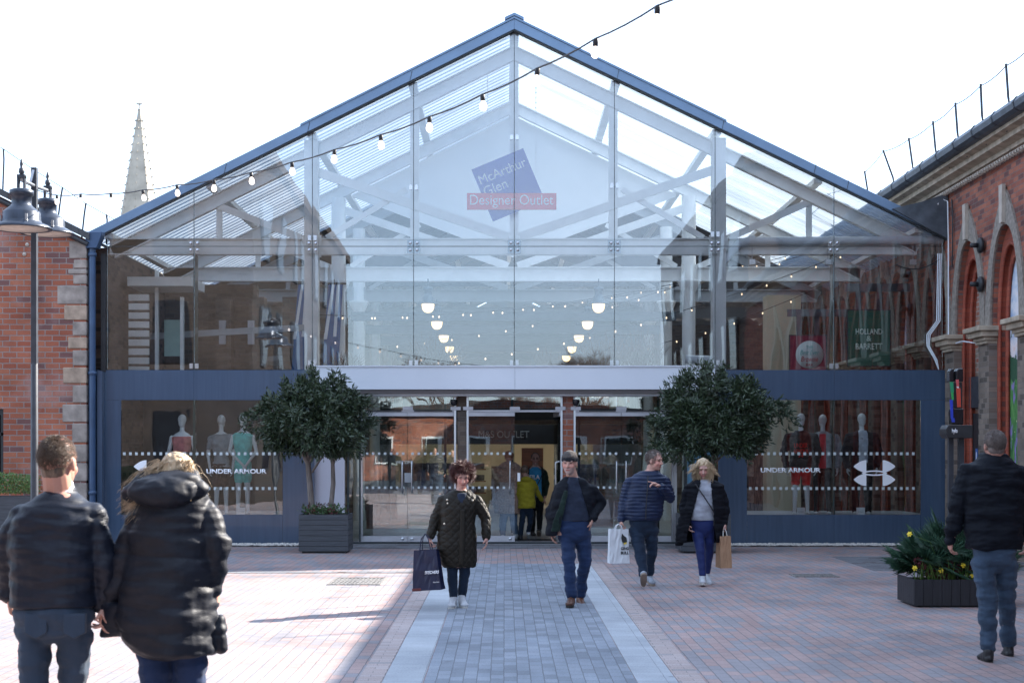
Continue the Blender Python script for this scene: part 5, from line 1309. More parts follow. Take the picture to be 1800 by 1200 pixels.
def hand(mb, w, d, nrm, th, k=1.0, curl=.45):
    """w wrist, d pointing direction, nrm the way the palm faces, th +1/-1 thumb side along d x nrm"""
    w, d, nrm = Vector(w), Vector(d).normalized(), Vector(nrm); nrm = (nrm - d * nrm.dot(d)).normalized(); s = d.cross(nrm).normalized() * th
    for i, (o, L, r) in enumerate(((.031, .072, .0090), (.0105, .080, .0092), (-.0105, .075, .0088), (-.030, .058, .0078))):
        kn = w + d * (.088 - abs(i - 1.3) * .004) * k + s * o * k
        capsule(mb, w + s * o * .45 * k + d * .01, kn, .0165 * k, .0125 * k, 8, 3)
        a = curl * (.7 + .12 * i); p = kn; dirv = d
        for seg, f in enumerate((.45, .32, .25)):
            dirv = (d * math.cos(a) + nrm * math.sin(a)); q_ = p + dirv * L * f * k; capsule(mb, p, q_, r * k * (1 - .08 * seg), r * k * (.92 - .08 * seg), 8, 3); p = q_; a += curl * .9
    p0 = w + d * .025 * k + s * .022 * k; p1 = p0 + (d * .55 + s * .6 + nrm * .35).normalized() * .042 * k; p2 = p1 + (d * .85 + s * .12 + nrm * .5).normalized() * .034 * k
    capsule(mb, p0, p1, .016 * k, .0115 * k, 8, 3); capsule(mb, p1, p2, .0110 * k, .0085 * k, 8, 3)

class Fig:
    def __init__(s, label, d, cx, group=None, cat='person', name='person', k=1.0, footz=None):
        s.d = d; s.loc = Vector((PX(cx, d), d, footz or 0)); s.t = thing(name, label, cat, s.loc, group=group); s.k = k
        s.body = MB()
    def p(s, px, py, dy=0): return P(px, py, s.d + dy) - s.loc
    def w(s, n): return n * s.d / F
    def chain(s, mb, pts, extra=0, mul=1):
        ps = [(s.p(a, b, c), r) for a, b, c, r in pts]
        for (a, ra), (b, rb) in zip(ps, ps[1:]): capsule(mb, a, b, ra * mul + extra, rb * mul + extra)
    def rings(s, rows, mul=1, extra=0):
        out = []
        for r in rows:
            py, cx, hw, ry = r[:4]; dy = r[4] if len(r) > 4 else 0
            out.append((s.p(cx, py, dy), s.w(hw) * mul + extra, ry * mul + extra))
        return out
    def head(s, px, py, dy=0, yaw=0, pitch=0, roll=0, neck=None, nr=.055, face=True, k=1.0, neckr2=None):
        """yaw 0 = looks at the camera, +90 = looks to the photo's right; pitch > 0 looks down"""
        c = s.p(px, py, dy); s.hm = Matrix.Translation(c) @ Matrix.Rotation(R(yaw), 4, 'Z') @ Matrix.Rotation(R(pitch), 4, 'X') @ Matrix.Rotation(R(roll), 4, 'Y') @ Matrix.Scale(k, 4)
        m = s.hm; b = s.body
        ellip(b, (0, .012, .02), (.077, .098, .098), m); ellip(b, (0, -.020, -.045), (.061, .070, .078), m)
        ellip(b, (0, -.058, -.094), (.026, .026, .024), m)
        if face:
            for x in (-1, 1):
                ellip(b, (x * .036, -.052, -.035), (.028, .032, .030), m, 10, 6); ellip(b, (x * .078, .008, -.012), (.010, .019, .031), m, 10, 6)
            q_ = lambda *v: m @ Vector(v)
            capsule(b, q_(0, -.085, .008), q_(0, -.104, -.030), .009, .0135, 8, 3); capsule(b, q_(-.012, -.092, -.036), q_(.012, -.092, -.036), .009, .009, 8, 3)
            capsule(b, q_(-.038, -.074, .026), q_(.038, -.074, .026), .014, .014, 8, 3); capsule(b, q_(-.018, -.078, -.069), q_(.018, -.078, -.069), .0105, .0105, 8, 3)
        if neck is not None:
            capsule(b, m @ Vector((0, .025, -.05)), s.p(*neck), nr, neckr2 or nr * 1.08)
    def finish(s, tone=(.52, .30, .22), brow=(.10, .07, .05), lip=(.40, .14, .12), stubble=None, voxel=.0055, mat=None, face=True, flush=.12):
        inv = s.hm.inverted(); I = np.array(inv)
        def colr(co):
            l = co @ I[:3, :3].T + I[:3, 3]; N = len(co); c = np.tile(np.array(tone), (N, 1)).astype(float)
            hd = l[:, 2] > -.16; x, y, z = np.abs(l[:, 0]), l[:, 1], l[:, 2]
            ck = hd & (y < -.03) & (np.abs(z + .035) < .035) & (x > .015); c[ck] *= (1 + flush, 1 - flush * .6, 1 - flush * .6)
            if stubble is not None:
                st_ = hd & (y < -.005) & (z < -.045) & (z > -.13) & (x < .066); c[st_] = c[st_] * .45 + np.array(stubble) * .55
            fr = hd & (y < -.055)
            c[fr & (np.abs(z - .024) < .0055) & (x > .012) & (x < .048)] = brow
            c[fr & (np.abs(z - .0045) < .0055) & (x > .018) & (x < .044)] = (.10, .07, .06)
            c[fr & (np.abs(z + .070) < .0075) & (x < .024)] = lip
            c[fr & (np.abs(z + .046) < .004) & (x > .004) & (x < .012)] = np.array(tone) * .35
            return c
        o = organic('body', s.body, mat or M['skin'], s.t, voxel, 2, color=colr if face else None, sf=.5)
        return o

def folds(amp=.006, sc_=7, seed=0, st=(1, 1, 1.8)): return lambda co, no: amp * fbm(co, sc_, seed, st) * 2 + amp * .6 * fbm(co, sc_ * 2.6, seed + 5, st)
def bands(sp, amp, seed=0, tilt=0.0, w_=.5, wr=.004):
    def f(co, no):
        ph = (co[:, 2] + tilt * co[:, 0] + .010 * fbm(co, 5, seed)) / sp
        return amp * (np.abs(np.sin(np.pi * ph)) ** w_ - .75) + wr * fbm(co, 13, seed, (.7, 1, 2.2)) * 1.4 + wr * fbm(co, 5, seed + 3, (1, 1, 1.6)) * 2.4
    return f
def diamonds(sp, amp, seed=0):
    def f(co, no):
        u = (co[:, 0] + co[:, 1] * .8 + co[:, 2]) / sp; v = (co[:, 0] + co[:, 1] * .8 - co[:, 2]) / sp
        q_ = np.minimum(np.abs(np.sin(np.pi * u)), np.abs(np.sin(np.pi * v))) ** .5
        return amp * (q_ - .7) + .006 * fbm(co, 6, seed) * 2
    return f
def shoe(f, ax, ay, dy, yaw, mat, sole, pitch=0, L=.27, k=1.0, nm='shoe'):
    """ankle pixel, heading yaw (0 = towards the camera), pitch lifts the toes"""
    c = f.p(ax, ay, dy); m = Matrix.Translation(c) @ Matrix.Rotation(R(yaw), 4, 'Z') @ Matrix.Rotation(R(-pitch), 4, 'X') @ Matrix.Scale(k, 4)
    mb = MB(); q_ = lambda *v: m @ Vector(v)
    capsule(mb, q_(0, .01, -.005), q_(0, .0, -.055), .042, .045); capsule(mb, q_(0, .02, -.06), q_(0, -.17, -.07), .038, .032); capsule(mb, q_(0, -.02, -.035), q_(0, -.12, -.06), .038, .035); ellip(mb, (0, -.15, -.068), (.045, .055, .026), m)
    o = organic(nm, mb, mat, f.t, .006, 3)
    sl_ = MB(); pr = []
    for i in range(20):
        a = 2 * math.pi * i / 20; y = -.062 + .143 * math.sin(a); x = (.040 + .008 * math.sin(a * 1.0 + math.pi) * (1 if math.sin(a) < 0 else .6)) * math.copysign(abs(math.cos(a)) ** .7, math.cos(a)); pr.append((x, y))
    vs = [m @ Vector((x, y, z)) for z in (-.104, -.082) for x, y in pr]; n = 20
    sl_.add(vs, [tuple(range(n))[::-1], tuple(range(n, 2 * n))] + [(i, (i + 1) % n, n + (i + 1) % n, n + i) for i in range(n)]).build('sole', sole, o)
    ellip(f.body, (0, -.05, -.06), (.03, .10, .03), m, 10, 6)
    return o
def strands(name, mat, parent, roots, n, seed, r=.004, seg=5, fn=None):
    rr = random.Random(seed); mb = MB()
    for i in range(n):
        pts = fn(rr, i); mb.tube(pts, [r * (1 - .8 * j / (len(pts) - 1)) for j in range(len(pts))], n=4, cap=False)
    return mb.build(name, mat, parent, fixn=False)
def hair_cap(f, mat, c=(0, .028, .036), r=(.085, .094, .094), amp=.006, extra=(), sc_=38, nm='hair', voxel=.005):
    mb = MB(); ellip(mb, c, r, f.hm)
    for e in extra: ellip(mb, e[0], e[1], f.hm)
    return organic(nm, mb, mat, f.t, voxel, 1, disp=lambda co, no: amp * fbm(co, sc_, 2, (1, 1, .6)) * 1.6 + amp * .5 * fbm(co, sc_ * 2.5, 3, (1, 1, .4)))

W_ = {'navy_coat': cloth('navy_coat', (.008, .011, .021), .52, weave=120, spec=.32, sheen=0), 'char_coat': cloth('charcoal_coat', (.010, .012, .019), .56, weave=120, spec=.29, sheen=0), 'olive': cloth('olive', (.016, .013, .009), .6, spec=.25, sheen=0), 'navy_knit': cloth('navy_knit', (.018, .026, .048), .9),
      'black_jkt': cloth('black_jacket', (.006, .008, .013), .7, spec=.15, sheen=0), 'puffer': cloth('blue_puffer', (.010, .020, .055), .45, weave=110, spec=.3, sheen=0), 'black_coat': cloth('black_coat', (.006, .007, .011), .75, spec=.15, sheen=0), 'grey_knit': cloth('grey_knit', (.36, .38, .43), .9), 'leggings': cloth('blue_leggings', (.010, .022, .11), .6, bump=.1),
      'beige_fur': cloth('beige_fur', (.33, .22, .17), 1, var=.35, scale=40, sheen=.3), 'yellow': cloth('yellow_hoodie', (.34, .29, .02), .8), 'sky': cloth('sky_shirt', (.05, .30, .55), .8), 'black_trs': cloth('black_trousers', (.008, .009, .012), .8), 'green_jkt': cloth('dark_green_jacket', (.012, .03, .022), .7),
      'tan': cloth('tan_hat', (.25, .09, .05), .9), 'white': cloth('white_cloth', (.62, .64, .67), .8), 'beanie': cloth('dark_beanie', (.012, .013, .017), .9), 'beanie_grey': cloth('grey_beanie', (.075, .066, .062), .95, sheen=0),
      'plaid': cloth('green_lining', (.008, .022, .018), .85)}
DN = {'mid': denim('mid_blue', (.042, .064, .10)), 'dark': denim('dark_blue', (.014, .028, .055)), 'navy': denim('navy', (.018, .038, .10)), 'light': denim('light_blue', (.16, .25, .38)), 'worn': denim('worn_blue', (.05, .082, .13))}
LE = {'brown': plain('shoe_brown', (.11, .045, .025), .45, var=.3), 'white': plain('shoe_white', (.50, .52, .55), .6, var=.1), 'black': plain('shoe_black', (.015, .015, .018), .5), 'sole_w': plain('sole_white', (.55, .54, .50), .7), 'sole_d': plain('sole_dark', (.03, .025, .02), .8), 'sole_tan': plain('sole_tan', (.30, .24, .19), .8), 'grey': plain('shoe_grey', (.30, .33, .38), .6)}

def garment(f, nm, mat, trunk=(), arms=(), voxel=.008, extra=0, disp=None, cut=None, solid=0, smooth=5, more=None, e=2.3):
    mb = MB()
    if trunk: loft(mb, f.rings(trunk, extra=extra), e=e)
    for a in arms: f.chain(mb, a, extra)
    if trunk and arms:
        for a in arms: capsule(mb, f.p(*a[0][:3]), f.p(trunk[1][1], trunk[1][0] + 3, .01), a[0][3] * .92 + extra, .055)
    if more: more(mb)
    return organic(nm, mb, mat, f.t, voxel, smooth, disp, cut, solid=solid)
def trousers(f, mat, pelvis, legs, seed=0, amp=.006, nm='trousers', voxel=.008):
    l_ = pelvis[-1]; pelvis = list(pelvis[:-1]) + [(l_[0] - 0.3 * (l_[0] - pelvis[-2][0]), l_[1], l_[2] * .86, l_[3] * .95), (l_[0] + .2 * (l_[0] - pelvis[-2][0]), l_[1], l_[2] * .35, l_[3] * .55)]
    return garment(f, nm, mat, pelvis, legs, voxel, disp=folds(amp, 6, seed, (1, 1, 2.4)), smooth=5)
def fill_body(f, trunk, arms, legs, pelvis):
    loft(f.body, f.rings(trunk, mul=.80)); loft(f.body, f.rings(pelvis[:-1], mul=.78))
    for a in list(arms): f.chain(f.body, a, mul=.66)
    for a in list(legs): f.chain(f.body, a, mul=.72)

def crop(f, mat, n, seed, L=.03, zmin=-.06, r=.0016, rad=(.083, .104, .096), c=(0, .02, .03)):
    def fn(rr, i):
        while True:
            v = Vector((rr.gauss(0, 1), rr.gauss(.2, 1), rr.gauss(0, 1))).normalized(); p = Vector((v.x * rad[0], v.y * rad[1], v.z * rad[2])) + Vector(c)
            if p.z > zmin and not (p.y < -.045 and p.z < .075): break
        b = f.hm @ p; o = (f.hm.to_3x3() @ (Vector((v.x * .7, v.y * .7 - .25, v.z * .8 - .55)))).normalized(); ll = L * rr.uniform(.6, 1.2)
        return [b, b + o * ll * .5 + v * .003, b + o * ll + Vector((rr.gauss(0, .003), rr.gauss(0, .003), 0))]
    return strands('short_hair', mat, f.t, None, n, seed, r, fn=fn)
# ---------------------------------------------------------------- couple walking away
f = Fig('man in a thin quilted navy jacket and jeans walking away, holding a hand', 7.3, 100)
tr = [(862, 104, 24, .07, .02), (874, 103, 44, .09), (888, 102, 64, .115), (912, 101, 76, .14), (950, 98, 82, .155), (1000, 95, 78, .155), (1040, 95, 76, .155), (1064, 96, 76, .15)]
arms = [[(40, 908, 0, .068), (12, 975, .02, .062), (16, 1040, .10, .052)], [(164, 908, 0, .068), (184, 985, -.02, .060), (180, 1060, .03, .046)]]
pel = [(1050, 95, 66, .13), (1085, 95, 70, .14), (1120, 95, 68, .13)]
legs = [[(60, 1108, 0, .088), (62, 1235, -.04, .068), (70, 1390, .0, .058)], [(130, 1108, 0, .088), (128, 1235, .10, .068), (122, 1375, .30, .058)]]
fill_body(f, tr, arms, legs, pel)
f.head(103, 812, .02, yaw=168, neck=(104, 872, .03), nr=.066, k=1.06)
hand(f.body, f.p(16, 1045, .10), (.15, .1, -1), (1, .2, 0), -1); hand(f.body, f.p(181, 1060, .03), (-.03, .05, -1), (1, 0, 0), 1, curl=.5)
f.finish((.50, .27, .20)); hair_cap(f, HM['brown'], (0, .020, .030), (.074, .092, .084), .001, [((0, .05, -.03), (.060, .044, .06))], 60)
crop(f, HM['brown'], 6000, 1, .013, -.08, .0014, (.075, .094, .086))
garment(f, 'shirt_collar', W_['white'], [(845, 105, 22, .062, .03), (868, 105, 27, .075, .03)], voxel=.006)
garment(f, 'jacket', W_['navy_coat'], tr, arms, .0075, disp=bands(.055, .0030, 1, .12, .35, .0085), more=lambda mb: loft(mb, f.rings([(856, 105, 24, .07, .03), (872, 104, 32, .085, .03)])))
trousers(f, DN['mid'], pel, legs, 1, .010)
for px in (62, 130):
    mb = MB(); q4 = [f.p(px - 20, 1078, -.142), f.p(px + 20, 1078, -.142), f.p(px + 19, 1112, -.146), f.p(px, 1122, -.148), f.p(px - 19, 1112, -.146)]
    mb.add(q4 + [v + Vector((0, .03, 0)) for v in q4], [(0, 1, 2, 3, 4), (0, 5, 6, 1), (1, 6, 7, 2), (2, 7, 8, 3), (3, 8, 9, 4), (4, 9, 5, 0)]).build('back_pocket', DN['mid'], f.t, bevel=.004)
shoe(f, 72, 1385, 0, 180, LE['brown'], LE['sole_d']); shoe(f, 118, 1378, .3, 180, LE['brown'], LE['sole_d'], -20)

f = Fig('blonde woman in a long charcoal padded coat with its hood down walking away', 7.3, 300)
tr = [(855, 300, 34, .09, 0), (872, 300, 62, .12), (895, 303, 66, .135), (940, 302, 74, .155), (990, 299, 79, .17), (1040, 296, 82, .18), (1090, 293, 85, .19), (1122, 296, 82, .185), (1144, 306, 72, .17), (1152, 314, 60, .14)]
arms = [[(248, 912, 0, .074), (222, 985, -.01, .066), (192, 1056, .03, .052)], [(358, 908, 0, .074), (380, 960, -.03, .068), (372, 1030, .02, .056)]]
pel = [(1000, 305, 60, .13), (1060, 300, 62, .13), (1120, 300, 60, .13)]
legs = [[(272, 1120, 0, .095), (276, 1230, -.02, .068), (276, 1390, 0, .05)], [(334, 1120, 0, .095), (334, 1230, .08, .068), (332, 1375, .25, .05)]]
fill_body(f, tr[:7], arms, legs, pel)
f.head(312, 838, .05, yaw=180, pitch=14, neck=(300, 880, .03), nr=.052, k=.98)
hand(f.body, f.p(189, 1058, .03), (-.12, .05, -1), (-1, 0, 0), -1, curl=.7); hand(f.body, f.p(380, 1032, .04), (0, .1, -1), (-1, 0, 0), 1)
f.finish((.52, .30, .23))
hair_cap(f, HM['blonde'], (0, .024, .024), (.086, .100, .092), .006, [((0, .07, -.04), (.078, .05, .07))], 60)
def blow(rr, i):
    a = rr.uniform(-1, 1); c = f.hm @ Vector((a * .085, .05 + rr.uniform(-.06, .06), rr.uniform(-.08, .06))); L = rr.uniform(.05, .21) ; z = rr.uniform(-.6, -.05)
    if i % 3: dv = Vector((-1, rr.uniform(-.3, .2), z - .1))
    else: dv = Vector((rr.uniform(-.5, .5), rr.uniform(-.3, .3), rr.uniform(-1, .4))); L *= .45
    dv.normalize(); w0 = math.floor(i / 12) * 1.7; return [c + dv * L * t + Vector((0, 0, -.07 * t * t + .014 * math.sin(t * 5 + w0))) for t in (0, .25, .5, .75, 1)]
strands('loose_hair', HM['blonde'], f.t, None, 3200, 3, .0019, fn=blow)
def hood(mb):
    ellip(mb, f.p(285, 864, -.11), (.165, .09, .080)); ellip(mb, f.p(300, 843, -.04), (.15, .11, .045)); capsule(mb, f.p(232, 868, -.05), f.p(262, 834, .02), .055, .045); capsule(mb, f.p(345, 862, -.05), f.p(338, 836, .02), .055, .045)
def coat_more(mb):
    loft(mb, f.rings([(1060, 250, 60, .10, .02), (1095, 222, 44, .06, .03), (1118, 206, 30, .03, .04)]))
    ellip(mb, f.p(388, 1115, .05), (.035, .06, .09))
garment(f, 'coat', W_['char_coat'], tr, arms, .0075, disp=bands(.12, .009, 2, .06, .4, .008), more=coat_more)
garment(f, 'hood', W_['char_coat'], voxel=.007, disp=folds(.008, 9, 3), more=hood)
trousers(f, DN['navy'], pel, legs, 2, .007)
shoe(f, 276, 1388, 0, 180, LE['black'], LE['sole_d']); shoe(f, 332, 1380, .25, 180, LE['black'], LE['sole_d'], -20)

# ---------------------------------------------------------------- curly haired woman
f = Fig('woman with curly auburn hair in a long quilted olive coat, looking down', 16.57, 803)
tr = [(861, 810, 13, .07, 0), (868, 809, 25, .09), (877, 808, 34, .115), (895, 806, 33, .14), (915, 805, 31, .14), (940, 803, 34, .15), (965, 803, 35, .16), (985, 806, 32, .155), (996, 808, 28, .145)]
arms = [[(779, 880, 0, .066), (765, 912, .02, .060), (757, 942, -.04, .048)], [(838, 880, 0, .066), (853, 910, .02, .060), (855, 942, -.04, .048)]]
pel = [(930, 804, 24, .12), (950, 804, 26, .12), (970, 804, 24, .12)]
legs = [[(794, 965, 0, .082), (795, 1005, -.05, .060), (797, 1048, .02, .046)], [(817, 965, 0, .082), (817, 1005, -.02, .060), (812, 1046, .10, .046)]]
fill_body(f, tr, arms, legs, pel)
f.head(813, 836, -.03, yaw=8, pitch=26, neck=(810, 868, .02), nr=.05, k=.96)
hand(f.body, f.p(756, 943, -.04), (0, -.1, -1), (1, 0, .1), 1, curl=.95); hand(f.body, f.p(856, 942, -.04), (-.05, -.15, -1), (-1, 0, 0), -1, curl=.4)
f.finish((.55, .33, .27))
mb = MB(); ellip(mb, (0, .03, .035), (.098, .104, .10), f.hm); ellip(mb, (0, .06, -.05), (.11, .07, .09), f.hm)
organic('hair', mb, HM['auburn'], f.t, .007, 1, disp=lambda co, no: .012 * fbm(co, 30, 4))
def curl(rr, i):
    v = Vector((rr.gauss(0, 1), rr.gauss(0, 1), rr.gauss(.15, 1))).normalized()
    if v.y < -.35 and v.z < .42: v.y = abs(v.y); 
    base = f.hm @ Vector((v.x * .10, .03 + v.y * .10, .02 + v.z * .10)); o = (f.hm.to_3x3() @ v).normalized(); L = rr.uniform(.03, .075); dv = (o + Vector((0, 0, -.35))).normalized(); s_ = dv.orthogonal().normalized(); u = dv.cross(s_); ph = rr.random() * 6; R_ = rr.uniform(.005, .011)
    return [base + dv * L * t + (s_ * math.cos(ph + t * 9) + u * math.sin(ph + t * 9)) * R_ for t in [j / 8 for j in range(9)]]
strands('curls', HM['auburn'], f.t, None, 2300, 4, .0030, fn=curl)
garment(f, 'top', W_['navy_knit'], [(866, 812, 9, .06, -.045), (882, 811, 12, .07, -.055), (895, 810, 9, .05, -.06)], voxel=.007)
def coatm(mb):
    capsule(mb, f.p(789, 874, -.04), f.p(806, 884, -.11), .022, .02); capsule(mb, f.p(833, 874, -.04), f.p(820, 886, -.11), .022, .02); ellip(mb, f.p(810, 866, .09), (.13, .05, .05))
garment(f, 'coat', W_['olive'], tr, arms, .0075, disp=diamonds(.085, .011, 3), more=coatm)
pk = garment(f, 'coat_placket', W_['olive'], voxel=.007, more=lambda mb: (loft(mb, [(f.p(813, 895, -.135), .03, .015), (f.p(813, 930, -.147), .03, .015), (f.p(812, 960, -.157), .03, .015), (f.p(811, 992, -.15), .028, .015)])))
M['brass'] = plain('brass', (.70, .62, .50), .3, .8, bump=0)
for px, py, dy in ((786, 878, -.10), (787, 884, -.10), (781, 920, -.155), (831, 879, -.12)):
    mb = MB(); ellip(mb, f.p(px, py, dy), (.011, .008, .011)); mb.build('stud', M['brass'], f.t)
trousers(f, DN['dark'], pel, legs, 4, .004)
shoe(f, 797, 1050, 0, -5, LE['white'], LE['sole_w']); shoe(f, 812, 1049, .06, 12, LE['white'], LE['sole_w'])

# ---------------------------------------------------------------- man in the beanie
f = Fig('older man in a dark beanie and open black jacket, one hand in his pocket', 16.87, 1010)
tr = [(838, 1007, 15, .075), (845, 1008, 24, .095), (855, 1009, 34, .12), (870, 1009, 38, .145), (890, 1007, 40, .155), (910, 1005, 43, .16), (930, 1003, 44, .155), (940, 1003, 44, .15)]
arms = [[(983, 860, 0, .068), (969, 895, .03, .062), (969, 930, -.02, .052)], [(1040, 860, 0, .068), (1056, 884, .05, .064), (1044, 908, -.09, .050)]]
pel = [(900, 1008, 27, .125), (915, 1009, 28, .13), (940, 1010, 29, .13), (952, 1010, 27, .12)]
legs = [[(996, 945, 0, .092), (1001, 990, -.16, .072), (1004, 1045, -.20, .062)], [(1025, 945, 0, .092), (1028, 990, .02, .072), (1020, 1042, .22, .060)]]
fill_body(f, [(r_[0], r_[1], r_[2] * .8, r_[3] * .75) for r_ in tr], arms, legs, pel)
f.head(1001, 814, -.05, yaw=-14, pitch=2, neck=(1008, 845, .02), nr=.058, k=1.0)
hand(f.body, f.p(969, 932, -.02), (.1, -.1, -1), (1, 0, 0), 1, curl=.45); hand(f.body, f.p(1041, 911, -.10), (-.25, .55, -1), (-1, 0, 0), -1, curl=.1)
f.finish((.50, .30, .23), stubble=(.42, .38, .36), brow=(.3, .27, .25))
hair_cap(f, HM['grey'], (0, .03, .015), (.080, .088, .085), .004)
mb = MB(); ellip(mb, (0, .02, .052), (.090, .108, .092), f.hm); organic('beanie', mb, W_['beanie_grey'], f.t, .005, 2, disp=folds(.003, 20, 4), cut=lambda co: (co @ np.array(f.hm.inverted())[:3, :3].T + np.array(f.hm.inverted())[:3, 3])[:, 2] < .028)
mb = MB(); loft(mb, [(Vector((0, .014, .022)), .087, .104), (Vector((0, .016, .045)), .091, .108), (Vector((0, .018, .066)), .090, .106)], 32); mb.v = [tuple(f.hm @ Vector(v)) for v in mb.v]; organic('beanie_band', mb, W_['beanie'], f.t, .005, 2, disp=folds(.002, 30, 2))
garment(f, 'sweater', W_['navy_knit'], [(838, 1007, 9, .07, -.02), (844, 1008, 15, .085, -.01), (856, 1009, 25, .108), (880, 1011, 31, .135), (905, 1011, 30, .143), (915, 1011, 30, .14)], voxel=.007, disp=folds(.006, 7, 5))
inv4 = None
def cut4(co):
    x, y, z = co[:, 0], co[:, 1], co[:, 2]; zt_, zb = f.p(1008, 846).z, f.p(1008, 945).z; t = (zt_ - z) / (zt_ - zb)
    xl_ = f.p(1000, 880).x + (f.p(978, 880).x - f.p(1000, 880).x) * np.clip(t, 0, 1); xr_ = f.p(1016, 880).x + (f.p(1036, 880).x - f.p(1016, 880).x) * np.clip(t * 1.6, 0, 1)
    low = (z < f.p(1008, 917).z) & (x > f.p(992, 900).x)
    return ((y < -.02) & (x > xl_) & (x < xr_) & (z < zt_ + .05)) | low
garment(f, 'jacket', W_['black_jkt'], tr, arms, .0075, disp=folds(.010, 6, 6), cut=cut4, solid=.012, more=lambda mb: (capsule(mb, f.p(990, 846, -.02), f.p(1007, 836, .09), .03, .035), capsule(mb, f.p(1026, 846, -.02), f.p(1007, 836, .09), .03, .035)))
garment(f, 'jacket_lining', W_['plaid'], voxel=.007, disp=folds(.004, 12, 3), more=lambda mb: loft(mb, [(f.p(995, 862, -.13), .025, .012), (f.p(988, 890, -.145), .035, .012), (f.p(980, 915, -.14), .05, .012), (f.p(976, 934, -.12), .05, .012)]))
garment(f, 'belt', LE['sole_d'], [(911, 1009, 28.5, .133), (915, 1009, 28.5, .135)], voxel=.006, smooth=1)
trousers(f, DN['navy'], pel, legs, 6, .009)
shoe(f, 1004, 1049, -.22, -10, LE['brown'], LE['sole_d'], 4); shoe(f, 1020, 1047, .22, 8, LE['brown'], LE['sole_d'], -12)

# ---------------------------------------------------------------- man in the blue puffer
f = Fig('man in a navy puffer jacket pointing and looking sideways, white bag in hand', 19.1, 1137)
tr = [(826, 1143, 12, .07), (832, 1141, 24, .095), (841, 1139, 34, .12), (860, 1137, 35, .15), (885, 1132, 35, .165), (905, 1130, 34, .165), (914, 1130, 31, .15)]
arms = [[(1107, 848, 0, .076), (1097, 882, .03, .068), (1092, 912, -.04, .054)], [(1168, 846, 0, .076), (1178, 874, -.02, .070), (1163, 856, -.19, .054)]]
pel = [(895, 1131, 25, .13), (915, 1131, 26, .13), (940, 1132, 25, .12)]
legs = [[(1119, 932, 0, .095), (1125, 970, -.12, .072), (1131, 1008, -.22, .058)], [(1145, 932, 0, .095), (1146, 970, .04, .070), (1141, 1006, .20, .056)]]
fill_body(f, tr, arms, legs, pel)
f.head(1151, 809, -.02, yaw=58, pitch=6, neck=(1142, 836, .02), nr=.06, k=1.0)
hand(f.body, f.p(1091, 913, -.04), (0, -.1, -1), (1, 0, 0), 1, curl=.95)
hb = f.p(1161, 855, -.20); hand(f.body, hb, (-.8, -.2, .35), (-.1, -.3, -1), 1, curl=.55); capsule(f.body, hb + Vector((-.06, -.02, .045)), hb + Vector((-.155, -.045, .065)), .010, .0075, 8, 3)
f.finish((.55, .33, .26))
hair_cap(f, HM['cropped'], (0, .022, .030), (.079, .099, .091), .002, [((0, .06, -.02), (.066, .045, .06))])
crop(f, HM['cropped'], 1800, 5, .020, -.07, .0018, (.081, .101, .094))
garment(f, 'puffer_jacket', W_['puffer'], tr, arms, .007, disp=bands(.044, .010, 7, .0, .5, .005), more=lambda mb: (capsule(mb, f.p(1131, 832, -.04), f.p(1141, 826, .06), .03, .035), capsule(mb, f.p(1152, 832, -.04), f.p(1143, 826, .06), .03, .035)))
mb = MB(); mb.tube([f.p(1139, 836, -.135), f.p(1138, 860, -.166), f.p(1136, 885, -.182), f.p(1135, 912, -.165)], .006, n=6); mb.build('zip', M['black'], f.t)
trousers(f, DN['dark'], pel, legs, 8, .008)
shoe(f, 1131, 1012, -.22, -4, LE['grey'], LE['sole_tan'], 38); shoe(f, 1141, 1008, .22, 12, LE['grey'], LE['sole_tan'], -10)

# ---------------------------------------------------------------- blonde woman
f = Fig('blonde woman with windblown hair, open black coat and grey sweatshirt', 19.4, 1237)
tr = [(838, 1238, 13, .07, .02), (845, 1238, 24, .10), (854, 1238, 33, .125), (875, 1238, 34, .15), (900, 1238, 38, .16), (925, 1236, 42, .17), (945, 1233, 44, .17), (952, 1233, 43, .16)]
arms = [[(1211, 858, 0, .070), (1201, 890, .02, .064), (1204, 918, -.05, .052)], [(1264, 858, 0, .070), (1274, 890, .02, .062), (1274, 918, -.05, .050)]]
pel = [(900, 1236, 20, .11), (915, 1235, 23, .12), (938, 1236, 22, .12)]
legs = [[(1226, 930, 0, .086), (1231, 967, -.10, .062), (1235, 1008, -.16, .046)], [(1245, 930, 0, .086), (1247, 967, .06, .058), (1243, 1004, .16, .042)]]
fill_body(f, [(r_[0], r_[1], r_[2] * .72, r_[3] * .72) for r_ in tr[:5]], arms, legs, pel)
f.head(1236, 823, -.03, yaw=-4, pitch=20, neck=(1238, 848, .02), nr=.048, k=.96)
hand(f.body, f.p(1274, 919, -.05), (.05, -.1, -1), (-1, 0, 0), -1, curl=.95); hand(f.body, f.p(1205, 919, -.06), (.5, -.1, -1), (1, 0, 0), 1)
f.finish((.58, .36, .30), brow=(.3, .2, .12), lip=(.5, .16, .16))
hair_cap(f, HM['blonde'], (0, .022, .042), (.086, .100, .090), .005, [((.072, .02, -.05), (.026, .055, .10)), ((-.074, .02, -.045), (.028, .055, .10)), ((0, .075, -.05), (.075, .04, .11))], 50)
